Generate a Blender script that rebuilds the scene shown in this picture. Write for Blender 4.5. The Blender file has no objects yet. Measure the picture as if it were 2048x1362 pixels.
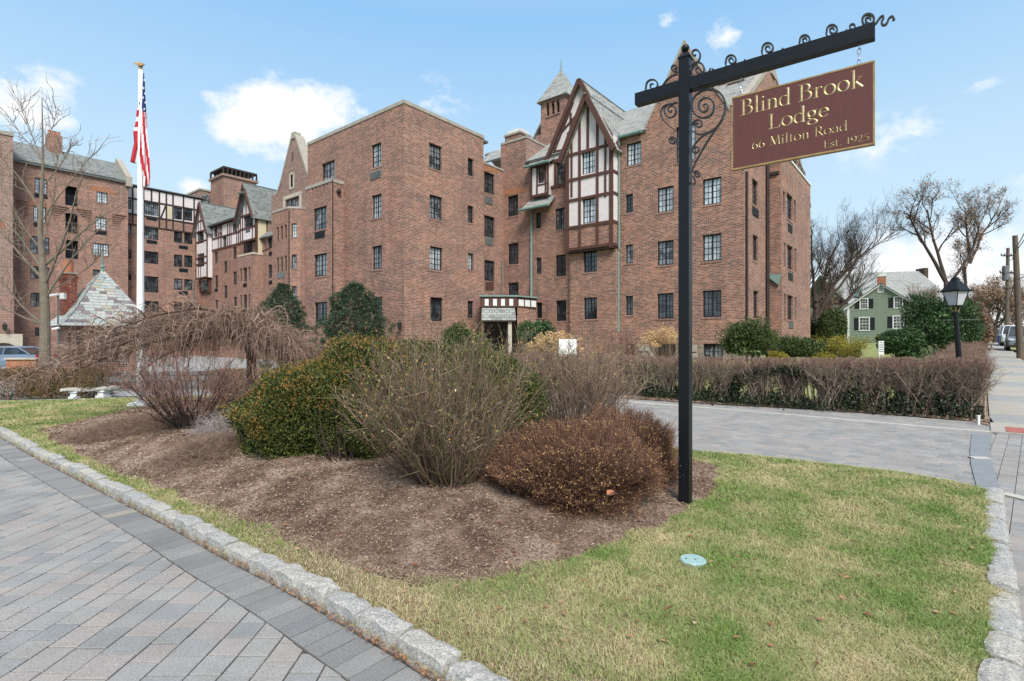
import bpy, math, random
import numpy as np
from mathutils import Vector
from mathutils.geometry import delaunay_2d_cdt

random.seed(11)
rng = np.random.default_rng(11)
scene = bpy.context.scene
COL = scene.collection

# ------------------------------------------------------------------ camera, sky, sun, exposure
F, HX, HY, CH = 1046.7, 1024.0, 681.0, 1.6      # focal length in photo pixels, principal point, eye height
cd = bpy.data.cameras.new('camera')
cam = bpy.data.objects.new('camera', cd)
COL.objects.link(cam)
cam.location = (0, 0, CH)
cam.rotation_euler = (math.radians(90), 0, 0)
cd.sensor_width = 36
cd.lens = F / 2048 * 36
cd.clip_start = 0.05
cd.clip_end = 3000
scene.camera = cam

SUN_AZ, SUN_EL = math.radians(166), math.radians(46)   # azimuth clockwise from +Y
world = bpy.data.worlds.new('World')
scene.world = world
world.use_nodes = True
wn, wl = world.node_tree.nodes, world.node_tree.links
wn.clear()


def WN(t, **k):
	n = wn.new(t)
	for a, b in k.items():
		if a in n.inputs.keys() if isinstance(a, str) else False:
			n.inputs[a].default_value = b
		else:
			setattr(n, a, b)
	return n


out = WN('ShaderNodeOutputWorld')
bg = WN('ShaderNodeBackground')
sky = WN('ShaderNodeTexSky')
sky.sky_type = 'NISHITA'
sky.sun_disc = False
sky.sun_elevation = SUN_EL
sky.sun_rotation = SUN_AZ
sky.altitude = 50
sky.air_density = 1.0
sky.dust_density = 0.6
sky.ozone_density = 1.4
tc = WN('ShaderNodeTexCoord')
# clouds: soft noise gated by the directions in which the photograph shows them
mp = WN('ShaderNodeMapping')
mp.inputs['Scale'].default_value = (1, 1, 1.7)
wl.new(tc.outputs['Generated'], mp.inputs['Vector'])
nz = WN('ShaderNodeTexNoise')
nz.inputs['Scale'].default_value = 6.5
nz.inputs['Detail'].default_value = 9
nz.inputs['Roughness'].default_value = 0.6
wl.new(mp.outputs[0], nz.inputs['Vector'])


def wmath(op, a, b=None, c=None, clamp=False):
	n = wn.new('ShaderNodeMath')
	n.operation = op
	n.use_clamp = clamp
	for i, v in enumerate((a, b, c)):
		if v is None:
			continue
		if isinstance(v, (int, float)):
			n.inputs[i].default_value = v
		else:
			wl.new(v, n.inputs[i])
	return n.outputs[0]


def pdir(px, py):
	v = Vector(((px - HX) / F, 1, (HY - py) / F))
	v.normalize()
	return v


CLOUDS = [((500, 262), 0.085, 1.0), ((575, 235), 0.12, 1.15), ((660, 225), 0.10, 0.75), ((745, 240), 0.09, 0.5), ((35, 215), 0.08, 0.85),
		  ((105, 172), 0.05, 0.6), ((1457, 68), 0.055, 0.42), ((1335, 38), 0.03, 0.33), ((1430, 60), 0.03, 0.4), ((1475, 65), 0.025, .5), ((1820, 545), 0.17, 1.1),
		  ((1960, 600), 0.18, 1.0), ((1660, 640), 0.15, 0.8), ((390, 375), 0.035, 0.8), ((1960, 170), 0.03, 0.25),
		  ((430, 205), 0.05, 0.5), ((1780, 270), 0.10, 0.3), ((860, 205), 0.08, 0.35),
		  ((-900, 300), 0.35, 0.9), ((3200, 200), 0.4, 0.9)]
acc = None
sep = WN('ShaderNodeVectorMath', operation='NORMALIZE')
wl.new(tc.outputs['Generated'], sep.inputs[0])
for (p, r, s) in CLOUDS:
	d = pdir(*p)
	vm = WN('ShaderNodeVectorMath', operation='SUBTRACT')
	wl.new(sep.outputs[0], vm.inputs[0])
	vm.inputs[1].default_value = d
	sc_ = WN('ShaderNodeVectorMath', operation='MULTIPLY')
	wl.new(vm.outputs[0], sc_.inputs[0])
	sc_.inputs[1].default_value = (1, 1, 1.7)
	ln = WN('ShaderNodeVectorMath', operation='LENGTH')
	wl.new(sc_.outputs[0], ln.inputs[0])
	q = wmath('MULTIPLY_ADD', ln.outputs['Value'], -1.0 / r, 1.0, clamp=True)
	q = wmath('MULTIPLY', q, s)
	acc = q if acc is None else wmath('MAXIMUM', acc, q)
nz3 = WN('ShaderNodeTexNoise')
nz3.inputs['Scale'].default_value = 24
nz3.inputs['Detail'].default_value = 8
nz3.inputs['Roughness'].default_value = 0.65
wl.new(mp.outputs[0], nz3.inputs['Vector'])
nmix = wmath('ADD', wmath('MULTIPLY', nz.outputs['Fac'], 0.55), wmath('MULTIPLY', nz3.outputs['Fac'], 0.45))
m1 = wmath('MULTIPLY_ADD', nmix, 4.0, -2.0)
m2 = wmath('ADD', wmath('MULTIPLY', acc, 1.5), m1)
m2 = wmath('MULTIPLY', wmath('ADD', m2, -0.25), 1.5, clamp=True)
gate = wmath('MULTIPLY', acc, 5.0, clamp=True)
m3 = wmath('MULTIPLY', m2, gate, clamp=True)
# thin veil of high cloud that whitens the lower sky
sx = WN('ShaderNodeSeparateXYZ')
wl.new(sep.outputs[0], sx.inputs[0])
veil = wmath('MULTIPLY_ADD', sx.outputs['Z'], -1.15, 0.82, clamp=True)
nz2 = WN('ShaderNodeTexNoise')
nz2.inputs['Scale'].default_value = 2.2
nz2.inputs['Detail'].default_value = 4
wl.new(mp.outputs[0], nz2.inputs['Vector'])
veil = wmath('MULTIPLY', veil, wmath('MULTIPLY_ADD', nz2.outputs['Fac'], 0.5, 0.55), clamp=True)
SKY_K = 0.12
scl = WN('ShaderNodeMixRGB', blend_type='MULTIPLY')
scl.inputs[0].default_value = 1
wl.new(sky.outputs[0], scl.inputs[1])
scl.inputs[2].default_value = (.7, .8, .85, 1)
mv = WN('ShaderNodeMixRGB')
wl.new(wmath('MULTIPLY_ADD', veil, 0.15, 0.80), mv.inputs[0])
wl.new(scl.outputs[0], mv.inputs[1])
gr = WN('ShaderNodeValToRGB')
for e_, (p_, c_) in zip([gr.color_ramp.elements[0], gr.color_ramp.elements[1], gr.color_ramp.elements.new(.28), gr.color_ramp.elements.new(.52)],
						[(0, (3.0, 3.55, 3.85)), (1, (.8, 1.7, 3.1)), (.28, (2.35, 3.2, 3.85)), (.52, (1.32, 2.5, 3.85))]):
	e_.position = p_
	e_.color = tuple(x / 4 for x in c_) + (1,)
wl.new(sx.outputs['Z'], gr.inputs[0])
g4 = WN('ShaderNodeMixRGB', blend_type='MULTIPLY')
g4.inputs[0].default_value = 1
wl.new(gr.outputs[0], g4.inputs[1])
g4.inputs[2].default_value = (4, 4, 4, 1)
wl.new(g4.outputs[0], mv.inputs[2])
mc = WN('ShaderNodeMixRGB')
wl.new(m3, mc.inputs[0])
wl.new(mv.outputs[0], mc.inputs[1])
mc.inputs[2].default_value = (4.0, 4.1, 4.2, 1)
wl.new(mc.outputs[0], bg.inputs['Color'])
bg.inputs['Strength'].default_value = SKY_K
wl.new(bg.outputs[0], out.inputs['Surface'])

sd = bpy.data.lights.new('sun', 'SUN')
sun = bpy.data.objects.new('sun', sd)
COL.objects.link(sun)
sd.energy = 2.4
sd.angle = math.radians(24)
sd.color = (1.0, 0.95, 0.88)
sv = Vector((math.sin(SUN_AZ) * math.cos(SUN_EL), math.cos(SUN_AZ) * math.cos(SUN_EL), math.sin(SUN_EL)))
sun.rotation_euler = sv.to_track_quat('Z', 'Y').to_euler()
sun.location = (0, -20, 60)

scene.view_settings.view_transform = 'Standard'
scene.view_settings.look = 'None'
scene.view_settings.exposure = 1.1
scene.view_settings.gamma = 1
scene.view_settings.use_curve_mapping = False

# ------------------------------------------------------------------ materials
MATS = {}


class NT:
	def __init__(s, name):
		s.m = bpy.data.materials.new(name)
		s.m.use_nodes = True
		s.n, s.l = s.m.node_tree.nodes, s.m.node_tree.links
		s.b = s.n['Principled BSDF']
		s.b.inputs['Roughness'].default_value = 0.8
		s.b.inputs['Specular IOR Level'].default_value = 0.25

	def tex(s, kind, vec=None, **k):
		n = s.n.new('ShaderNodeTex' + kind)
		for a, b in k.items():
			if a in n.inputs.keys():
				n.inputs[a].default_value = b
			else:
				setattr(n, a, b)
		if vec is not None:
			s.l.new(vec, n.inputs['Vector'])
		return n

	def co(s, which='Object'):
		n = s.n.new('ShaderNodeTexCoord')
		return n.outputs[which]

	def geo(s, which):
		return s.n.new('ShaderNodeNewGeometry').outputs[which]

	def ramp(s, fac, stops, interp='LINEAR'):
		n = s.n.new('ShaderNodeValToRGB')
		n.color_ramp.interpolation = interp
		el = n.color_ramp.elements
		while len(el) < len(stops):
			el.new(0.5)
		for e, (p, c) in zip(el, stops):
			e.position = p
			e.color = (*c, 1) if len(c) == 3 else c
		s.l.new(fac, n.inputs[0])
		return n.outputs[0]

	def mix(s, fac, a, b, bt='MIX'):
		n = s.n.new('ShaderNodeMixRGB')
		n.blend_type = bt
		for i, v in enumerate((fac, a, b)):
			if isinstance(v, (int, float)):
				n.inputs[i].default_value = v
			elif isinstance(v, tuple):
				n.inputs[i].default_value = (*v, 1) if len(v) == 3 else v
			else:
				s.l.new(v, n.inputs[i])
		return n.outputs[0]

	def math(s, op, a, b=None, clamp=False):
		n = s.n.new('ShaderNodeMath')
		n.operation = op
		n.use_clamp = clamp
		for i, v in enumerate((a, b)):
			if v is None:
				continue
			if isinstance(v, (int, float)):
				n.inputs[i].default_value = v
			else:
				s.l.new(v, n.inputs[i])
		return n.outputs[0]

	def mapv(s, vec, scale=(1, 1, 1), rot=(0, 0, 0)):
		n = s.n.new('ShaderNodeMapping')
		n.inputs['Scale'].default_value = scale
		n.inputs['Rotation'].default_value = rot
		s.l.new(vec, n.inputs[0])
		return n.outputs[0]

	def bump(s, h, strength=0.3, dist=0.01):
		n = s.n.new('ShaderNodeBump')
		n.inputs['Strength'].default_value = strength
		n.inputs['Distance'].default_value = dist
		s.l.new(h, n.inputs['Height'])
		s.l.new(n.outputs[0], s.b.inputs['Normal'])

	def color(s, c):
		if isinstance(c, tuple):
			s.b.inputs['Base Color'].default_value = (*c, 1)
		else:
			s.l.new(c, s.b.inputs['Base Color'])


def M_plain(key, c1, c2=None, scale=6.0, rough=0.7, bump=0.15, bd=0.005, spec=0.25, metal=0.0, detail=6, coords='Object'):
	t = NT(key)
	if c2 is None:
		c2 = tuple(x * 0.75 for x in c1)
	v = t.co(coords)
	n = t.tex('Noise', v, Scale=scale, Detail=detail, Roughness=0.6)
	f = t.ramp(n.outputs['Fac'], [(0.35, c1), (0.65, c2)])
	n2 = t.tex('Noise', v, Scale=scale * 9, Detail=3)
	f = t.mix(0.25, f, t.ramp(n2.outputs['Fac'], [(0.3, tuple(x * 0.6 for x in c1)), (0.7, tuple(min(1, x * 1.3) for x in c1))]))
	t.color(f)
	t.b.inputs['Roughness'].default_value = rough
	t.b.inputs['Specular IOR Level'].default_value = spec
	t.b.inputs['Metallic'].default_value = metal
	if bump:
		t.bump(n2.outputs['Fac'], bump, bd)
	MATS[key] = t.m
	return t.m


def M_brick(key, stops, mortar, bw=0.225, bh=0.084, ms=0.012, grime=0.35, fr=((0.05, 0.035, 0.03), (0.5, 0.3, 0.22))):
	t = NT(key)
	uv = t.co('UV')
	bk = t.tex('Brick', uv, **{'Scale': 1.0, 'Brick Width': bw, 'Row Height': bh, 'Mortar Size': ms, 'Mortar Smooth': 0.15,
							   'Color1': (0, 0, 0, 1), 'Color2': (1, 1, 1, 1), 'Mortar': (0.5, 0.5, 0.5, 1), 'Bias': 0.0})
	bk.offset = 0.5
	col = t.ramp(bk.outputs['Color'], stops, 'LINEAR')
	fine = t.tex('Noise', uv, Scale=70.0, Detail=3)
	col = t.mix(0.35, col, t.ramp(fine.outputs['Fac'], [(0.3, fr[0]), (0.7, fr[1])]))
	mn = t.tex('Noise', uv, Scale=14.0, Detail=3)
	mo = t.ramp(mn.outputs['Fac'], [(0.3, tuple(x * 0.7 for x in mortar)), (0.7, mortar)])
	col = t.mix(bk.outputs['Fac'], col, mo)
	big = t.tex('Noise', t.mapv(uv, (0.35, 0.6, 1)), Scale=1.0, Detail=5, Roughness=0.65)
	g = t.ramp(big.outputs['Fac'], [(0.34, (0.80, 0.80, 0.84)), (0.5, (1, 1, 1)), (0.68, (1.14, 1.06, 1.0))])
	col = t.mix(grime * 2, col, g, 'MULTIPLY')
	med = t.tex('Noise', t.mapv(uv, (.22, 2.6, 1)), Scale=1.3, Detail=6, Roughness=0.75)
	g2 = t.ramp(med.outputs['Fac'], [(0.35, (0.78, 0.75, 0.75)), (0.6, (1.12, 1.1, 1.08))])
	col = t.mix(0.55, col, g2, 'MULTIPLY')
	sk = t.tex('Noise', t.mapv(uv, (2.2, 0.16, 1)), Scale=1.0, Detail=5, Roughness=0.7)
	col = t.mix(grime, col, t.ramp(sk.outputs['Fac'], [(0.30, (0.70, 0.68, 0.68)), (0.5, (1.04, 1.03, 1.02))]), 'MULTIPLY')
	t.color(col)
	t.b.inputs['Roughness'].default_value = 0.9
	hh = t.math('SUBTRACT', 1.0, bk.outputs['Fac'])
	hh = t.math('ADD', hh, t.math('MULTIPLY', fine.outputs['Fac'], 0.5))
	t.bump(hh, 0.6, 0.008)
	MATS[key] = t.m
	return t.m


def M_leaf(key, stops, rough=0.55, spec=0.3, pos=None, trans=0.0):
	"""colour differs leaf by leaf (random per island) and, with pos, patch by patch"""
	t = NT(key)
	r = t.geo('Random Per Island')
	c = t.ramp(r, stops)
	if pos:
		n = t.tex('Noise', t.co('Object'), Scale=pos[0], Detail=3)
		c = t.mix(t.ramp(n.outputs['Fac'], [(pos[2], (0, 0, 0)), (pos[3], (1, 1, 1))]), c, t.ramp(r, pos[1]))
	t.color(c)
	t.b.inputs['Roughness'].default_value = rough
	t.b.inputs['Specular IOR Level'].default_value = spec
	MATS[key] = t.m
	return t.m


BR = [(0.0, (0.03, 0.015, 0.014)), (0.30, (0.07, 0.028, 0.022)), (0.42, (0.165, 0.052, 0.034)), (0.7, (0.245, 0.088, 0.056)), (1.0, (0.37, 0.18, 0.125))]
M_brick('brick_main', BR, (0.47, 0.35, 0.29), grime=.6)
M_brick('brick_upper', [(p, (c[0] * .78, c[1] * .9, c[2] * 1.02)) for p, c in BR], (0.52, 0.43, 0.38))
M_brick('brick_red', [(0, (0.11, 0.032, 0.022)), (0.5, (0.22, 0.06, 0.036)), (1, (0.32, 0.10, 0.06))], (0.42, 0.34, 0.29), grime=0.2)
M_brick('brick_orange', [(0, (0.30, 0.085, 0.032)), (0.5, (0.40, 0.13, 0.05)), (1, (0.46, 0.19, 0.085))], (0.36, 0.2, 0.12), bw=0.075, bh=0.22)
M_brick('brick_soldier', [(0, (0.09, 0.035, 0.03)), (0.5, (0.20, 0.07, 0.05)), (1, (0.29, 0.12, 0.085))], (0.45, 0.35, 0.3), bw=0.075, bh=0.22)
M_brick('slate_roof', [(0, (0.17, 0.16, 0.165)), (0.25, (0.28, 0.30, 0.28)), (0.55, (0.36, 0.39, 0.36)), (0.8, (0.40, 0.40, 0.37)), (1, (0.25, 0.22, 0.24))],
		(0.12, 0.12, 0.12), bw=0.30, bh=0.17, ms=0.012, grime=0.15, fr=((.08, .085, .085), (.42, .45, .44)))
M_brick('slate_dark', [(0, (0.12, 0.12, 0.125)), (0.4, (0.20, 0.23, 0.22)), (0.8, (0.27, 0.29, 0.27)), (1, (0.15, 0.14, 0.15))],
		(0.06, 0.06, 0.065), bw=0.32, bh=0.2, ms=0.012, grime=0.2, fr=((.06, .065, .065), (.30, .33, .32)))
M_brick('stone_base', [(0, (0.10, 0.10, 0.095)), (0.5, (0.24, 0.225, 0.19)), (1, (0.36, 0.33, 0.28))], (0.16, 0.15, 0.13), bw=0.6, bh=0.3, ms=0.03)
M_plain('stucco', (0.66, 0.605, 0.60), (0.58, 0.52, 0.51), scale=5, rough=0.9, bump=0.3)
M_plain('stucco_yellow', (0.56, 0.49, 0.34), (0.50, 0.43, 0.29), scale=5, rough=0.9)
M_plain('timber', (0.105, 0.048, 0.036), (0.060, 0.030, 0.026), scale=9, rough=0.7)
M_plain('timber_dark', (0.045, 0.030, 0.026), (0.028, 0.020, 0.018), scale=9, rough=0.7)
M_plain('coping', (0.38, 0.34, 0.29), (0.26, 0.24, 0.21), scale=3, rough=0.9)
M_plain('limestone', (0.50, 0.44, 0.36), (0.38, 0.34, 0.28), scale=3, rough=0.9)
M_plain('copper_green', (0.20, 0.295, 0.265), (0.12, 0.19, 0.18), scale=3, rough=0.7)
M_plain('window_metal', (0.016, 0.020, 0.026), (0.010, 0.012, 0.016), scale=4, rough=0.5, bump=0)
M_plain('pipe_dark', (0.045, 0.028, 0.026), (0.03, 0.02, 0.02), scale=4, rough=0.6)
M_plain('black_paint', (0.005, 0.006, 0.008), (0.008, 0.009, 0.012), scale=14, rough=0.42, bump=0.12, bd=0.002, spec=0.3)
M_plain('iron', (0.016, 0.015, 0.015), (0.04, 0.035, 0.032), scale=40, rough=0.45, bump=0, spec=0.5)
M_plain('white_paint', (0.80, 0.80, 0.80), (0.72, 0.73, 0.74), scale=6, rough=0.45, bump=0.05)
M_plain('cap_white', (0.72, 0.72, 0.70), (0.5, 0.5, 0.48), scale=3, rough=0.8)
M_plain('lead_grey', (0.16, 0.17, 0.17), (0.10, 0.11, 0.11), scale=3, rough=0.6)
M_plain('concrete', (0.36, 0.335, 0.29), (0.31, 0.29, 0.255), scale=1.4, rough=0.9, bump=0.3)
M_plain('concrete_grey', (0.29, 0.295, 0.29), (0.25, 0.255, 0.255), scale=1.4, rough=0.9, bump=0.3)
M_plain('strip_stone', (0.46, 0.44, 0.39), (0.36, 0.345, 0.31), scale=7, rough=0.9, bump=0.3)
M_plain('gutter_grey', (0.215, 0.23, 0.245), (0.18, 0.195, 0.205), scale=5, rough=0.85, bump=0.3)
M_plain('asphalt', (0.10, 0.10, 0.105), (0.075, 0.075, 0.08), scale=3, rough=0.9)
M_plain('joint_sand', (0.10, 0.085, 0.07), (0.055, 0.047, 0.04), scale=30, rough=0.95)
M_plain('terracotta', (0.42, 0.17, 0.09), (0.34, 0.14, 0.08), scale=5, rough=0.8)
M_plain('red_tile', (0.36, 0.12, 0.10), (0.28, 0.10, 0.085), scale=12, rough=0.8)
M_plain('wood_pole', (0.15, 0.115, 0.09), (0.09, 0.07, 0.058), scale=5, rough=0.9, bump=0.4, bd=0.01)
M_plain('bark_grey', (0.20, 0.165, 0.125), (0.12, 0.10, 0.08), scale=7, rough=0.9, bump=0.5, bd=0.02)
M_plain('bark_brown', (0.075, 0.055, 0.043), (0.045, 0.034, 0.028), scale=8, rough=0.9, bump=0.5, bd=0.02)
M_plain('bark_pale', (0.26, 0.20, 0.155), (0.17, 0.13, 0.10), scale=6, rough=0.9, bump=0.3)
M_plain('green_siding', (0.19, 0.23, 0.17), (0.17, 0.21, 0.155), scale=2, rough=0.7)
M_plain('shutter', (0.020, 0.022, 0.028), (0.015, 0.016, 0.02), scale=4, rough=0.5)
M_plain('blue_plastic', (0.02, 0.12, 0.45), (0.02, 0.10, 0.40), scale=4, rough=0.4)
M_plain('green_plastic', (0.30, 0.44, 0.43), (0.24, 0.36, 0.355), scale=10, rough=0.5)
M_plain('tyre', (0.02, 0.02, 0.02), (0.03, 0.03, 0.03), scale=9, rough=0.9)
M_plain('chrome', (0.5, 0.5, 0.5), (0.4, 0.4, 0.4), scale=9, rough=0.25, metal=0.8)


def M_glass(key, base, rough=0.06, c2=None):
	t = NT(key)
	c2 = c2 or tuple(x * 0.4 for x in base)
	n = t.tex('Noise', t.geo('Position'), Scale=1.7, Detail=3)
	t.color(t.ramp(n.outputs['Fac'], [(0.46, base), (0.53, c2)]))  # pane tones and patches carry painted sky reflections as well as curtains
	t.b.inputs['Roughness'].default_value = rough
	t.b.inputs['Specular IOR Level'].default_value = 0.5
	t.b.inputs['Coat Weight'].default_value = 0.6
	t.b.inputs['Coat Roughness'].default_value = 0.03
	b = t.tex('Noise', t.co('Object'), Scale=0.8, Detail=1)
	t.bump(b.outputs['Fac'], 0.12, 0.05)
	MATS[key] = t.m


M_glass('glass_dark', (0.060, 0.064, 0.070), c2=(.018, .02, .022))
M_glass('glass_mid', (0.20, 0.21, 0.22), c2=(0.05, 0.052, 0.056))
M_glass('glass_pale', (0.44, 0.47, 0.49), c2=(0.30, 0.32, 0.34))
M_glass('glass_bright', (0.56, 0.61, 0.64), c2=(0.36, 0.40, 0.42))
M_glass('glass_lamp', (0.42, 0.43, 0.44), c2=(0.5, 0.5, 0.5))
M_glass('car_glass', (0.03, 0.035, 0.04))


def M_car(key, c):
	t = NT(key)
	n = t.tex('Noise', t.co('Object'), Scale=3, Detail=2)
	t.color(t.ramp(n.outputs['Fac'], [(0.3, c), (0.7, tuple(x * 0.85 for x in c))]))
	t.b.inputs['Roughness'].default_value = 0.3
	t.b.inputs['Coat Weight'].default_value = 0.8
	t.b.inputs['Coat Roughness'].default_value = 0.05
	MATS[key] = t.m


M_car('car_white', (0.6, 0.62, 0.63))
M_car('car_grey', (0.16, 0.18, 0.20))
M_car('car_blue', (0.14, 0.19, 0.25))
M_car('car_black', (0.03, 0.032, 0.035))
M_plain('tail_red', (0.35, 0.02, 0.02), rough=0.3, bump=0)

# sign: maroon panel, gold
t = NT('maroon')
v = t.co('Object')
n = t.tex('Noise', t.mapv(v, (60, 60, 4)), Scale=1.0, Detail=4)
t.color(t.ramp(n.outputs['Fac'], [(0.35, (0.110, 0.036, 0.029)), (0.65, (0.126, 0.040, 0.033))]))
t.b.inputs['Roughness'].default_value = 0.42
t.b.inputs['Specular IOR Level'].default_value = 0.4
MATS['maroon'] = t.m
t = NT('gold')
n = t.tex('Noise', t.co('Object'), Scale=22, Detail=5)
t.color(t.ramp(n.outputs['Fac'], [(0.25, (0.30, 0.20, 0.075)), (0.48, (0.46, 0.37, 0.18)), (0.62, (0.56, 0.50, 0.30)), (0.8, (0.46, 0.25, 0.05))]))
t.b.inputs['Metallic'].default_value = 0.35
t.b.inputs['Roughness'].default_value = 0.35
MATS['gold'] = t.m
t = NT('gold_border')
n = t.tex('Noise', t.co('Object'), Scale=12, Detail=4)
t.color(t.ramp(n.outputs['Fac'], [(0.3, (0.26, 0.16, 0.07)), (0.7, (0.42, 0.29, 0.13))]))
t.b.inputs['Metallic'].default_value = 0.2
t.b.inputs['Roughness'].default_value = 0.45
MATS['gold_border'] = t.m
M_plain('flag_red', (0.50, 0.025, 0.04), (0.44, 0.02, 0.035), scale=3, rough=0.8, bump=0)
M_plain('flag_white', (0.72, 0.70, 0.71), (0.66, 0.64, 0.66), scale=3, rough=0.8, bump=0)
M_plain('flag_blue', (0.02, 0.04, 0.17), (0.016, 0.03, 0.13), scale=3, rough=0.8, bump=0)


def M_paver(key, tints, dark=1.0):
	"""concrete paver: one tint per piece (random per object / island) plus aggregate speckle"""
	t = NT(key)
	oi = t.n.new('ShaderNodeObjectInfo')
	r = t.math('FRACT', t.math('ADD', oi.outputs['Random'], t.geo('Random Per Island')))
	v = t.geo('Position')
	c = t.ramp(r, tints)
	sp = t.tex('Noise', v, Scale=120, Detail=3, Roughness=0.8)
	c = t.mix(0.55, c, t.ramp(sp.outputs['Fac'], [(0.30, (0.30, 0.30, 0.32)), (0.5, (1, 1, 1)), (0.70, (1.75, 1.75, 1.75))]), 'MULTIPLY')
	md = t.tex('Noise', v, Scale=2.0, Detail=6, Roughness=0.65)
	c = t.mix(0.6, c, t.ramp(md.outputs['Fac'], [(0.35, (0.78, 0.76, 0.74)), (0.62, (1.08, 1.08, 1.08))]), 'MULTIPLY')
	t.color(c)
	t.b.inputs['Roughness'].default_value = 0.88
	t.bump(sp.outputs['Fac'], 0.5, 0.004)
	MATS[key] = t.m


M_paver('paver', [(0, (0.210, 0.218, 0.222)), (0.25, (0.272, 0.264, 0.252)), (0.45, (0.292, 0.264, 0.248)), (0.65, (0.236, 0.238, 0.238)), (0.85, (0.282, 0.272, 0.260)), (1, (0.305, 0.278, 0.256))])
M_paver('paver_border', [(0, (0.172, 0.173, 0.175)), (0.5, (0.205, 0.205, 0.203)), (0.985, (0.235, 0.231, 0.225)), (1.0, (0.32, 0.29, 0.22))])
t = NT('granite')
v = t.co('Object')
n = t.tex('Noise', v, Scale=75, Detail=4, Roughness=0.75)
c = t.ramp(n.outputs['Fac'], [(0.32, (0.15, 0.152, 0.153)), (0.5, (0.36, 0.35, 0.33)), (0.68, (0.56, 0.545, 0.505))])
oi = t.n.new('ShaderNodeObjectInfo')
c = t.mix(0.7, c, t.ramp(oi.outputs['Random'], [(0, (0.82, 0.84, 0.88)), (0.6, (1.02, 1.0, 0.97)), (1, (1.15, 1.08, 0.97))]), 'MULTIPLY')
n2 = t.tex('Noise', v, Scale=8, Detail=6)
sz = t.n.new('ShaderNodeSeparateXYZ')
t.l.new(v, sz.inputs[0])
low = t.math('MULTIPLY', t.math('SUBTRACT', 0.045, sz.outputs['Z'], clamp=True), 22.0, clamp=True)
st = t.math('MULTIPLY', low, t.ramp(n2.outputs['Fac'], [(0.45, (0, 0, 0)), (0.6, (0.9, 0.9, 0.9))]), clamp=True)
c = t.mix(st, c, (0.27, 0.16, 0.085))
t.color(c)
t.bump(t.math('ADD', n.outputs['Fac'], t.math('MULTIPLY', n2.outputs['Fac'], 2.5)), 0.7, 0.012)
t.b.inputs['Roughness'].default_value = 0.85
MATS['granite'] = t.m

# lawn soil and mulch base
t = NT('lawn_soil')
v = t.co('Object')
n = t.tex('Noise', v, Scale=1.1, Detail=7, Roughness=0.62)
n2 = t.tex('Noise', v, Scale=45, Detail=4)
c = t.ramp(n.outputs['Fac'], [(0.36, (0.24, 0.18, 0.115)), (0.50, (0.20, 0.165, 0.085)), (0.64, (0.13, 0.14, 0.05))])
c = t.mix(0.5, c, t.ramp(n2.outputs['Fac'], [(0.3, (0.55, 0.5, 0.5)), (0.7, (1.4, 1.35, 1.3))]), 'MULTIPLY')
t.color(c)
t.bump(n2.outputs['Fac'], 0.8, 0.03)
MATS['lawn_soil'] = t.m
t = NT('far_lawn')
n = t.tex('Noise', v := t.co('Object'), Scale=0.35, Detail=8, Roughness=0.7)
n2 = t.tex('Noise', v, Scale=9, Detail=6)
c = t.ramp(n.outputs['Fac'], [(0.35, (0.26, 0.23, 0.105)), (0.5, (0.24, 0.26, 0.09)), (0.65, (0.15, 0.20, 0.055))])
c = t.mix(0.5, c, t.ramp(n2.outputs['Fac'], [(0.3, (0.6, 0.6, 0.6)), (0.7, (1.3, 1.3, 1.3))]), 'MULTIPLY')
t.color(c)
t.bump(n2.outputs['Fac'], 0.6, 0.05)
MATS['far_lawn'] = t.m
t = NT('mulch_soil')
v = t.co('Object')
n = t.tex('Noise', v, Scale=2.2, Detail=8, Roughness=0.72)
n2 = t.tex('Noise', v, Scale=55, Detail=5, Roughness=0.75)
c = t.ramp(n.outputs['Fac'], [(0.38, (0.10, 0.064, 0.045)), (0.50, (0.24, 0.168, 0.128)), (0.60, (0.42, 0.33, 0.27))])
c = t.mix(0.65, c, t.ramp(n2.outputs['Fac'], [(0.32, (0.45, 0.42, 0.40)), (0.68, (1.7, 1.6, 1.5))]), 'MULTIPLY')
t.color(c)
t.bump(n2.outputs['Fac'], 1.0, 0.03)
t.b.inputs['Roughness'].default_value = 0.95
MATS['mulch_soil'] = t.m
for key, s0, s1 in (('grass_blade', (0.085, 0.155, 0.030), (0.16, 0.26, 0.058)),):
	t = NT(key)
	v = t.geo('Position')
	n = t.tex('Noise', v, Scale=1.5, Detail=8, Roughness=0.74)
	r = t.geo('Random Per Island')
	g = t.ramp(r, [(0, s0), (0.6, s1), (1, (0.28, 0.35, 0.11))])
	d = t.ramp(r, [(0, (0.34, 0.27, 0.13)), (0.55, (0.54, 0.45, 0.25)), (1, (0.68, 0.59, 0.38))])
	f = t.math('ADD', t.math('MULTIPLY', t.math('SUBTRACT', n.outputs['Fac'], 0.5), 4.2), t.math('MULTIPLY_ADD' if False else 'MULTIPLY', r, 0.6))
	f = t.math('SUBTRACT', 0.74, f, clamp=True)
	t.color(t.mix(f, g, d))
	t.b.inputs['Roughness'].default_value = 0.65
	MATS[key] = t.m
M_leaf('mulch_chip', [(0, (0.075, 0.045, 0.03)), (0.35, (0.20, 0.13, 0.09)), (0.8, (0.30, 0.215, 0.16)), (1, (0.44, 0.36, 0.29))], rough=0.9, spec=0.1)
M_leaf('dead_leaf', [(0, (0.14, 0.055, 0.03)), (0.5, (0.26, 0.12, 0.06)), (0.85, (0.36, 0.20, 0.11)), (1, (0.46, 0.37, 0.25))], rough=0.7)
M_leaf('boxwood', [(0, (0.018, 0.030, 0.007)), (0.5, (0.052, 0.072, 0.014)), (1, (0.13, 0.14, 0.028))],
	   pos=(2.2, [(0, (0.10, 0.080, 0.016)), (0.5, (0.18, 0.115, 0.026)), (1, (0.28, 0.13, 0.035))], 0.60, 0.82))
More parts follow.
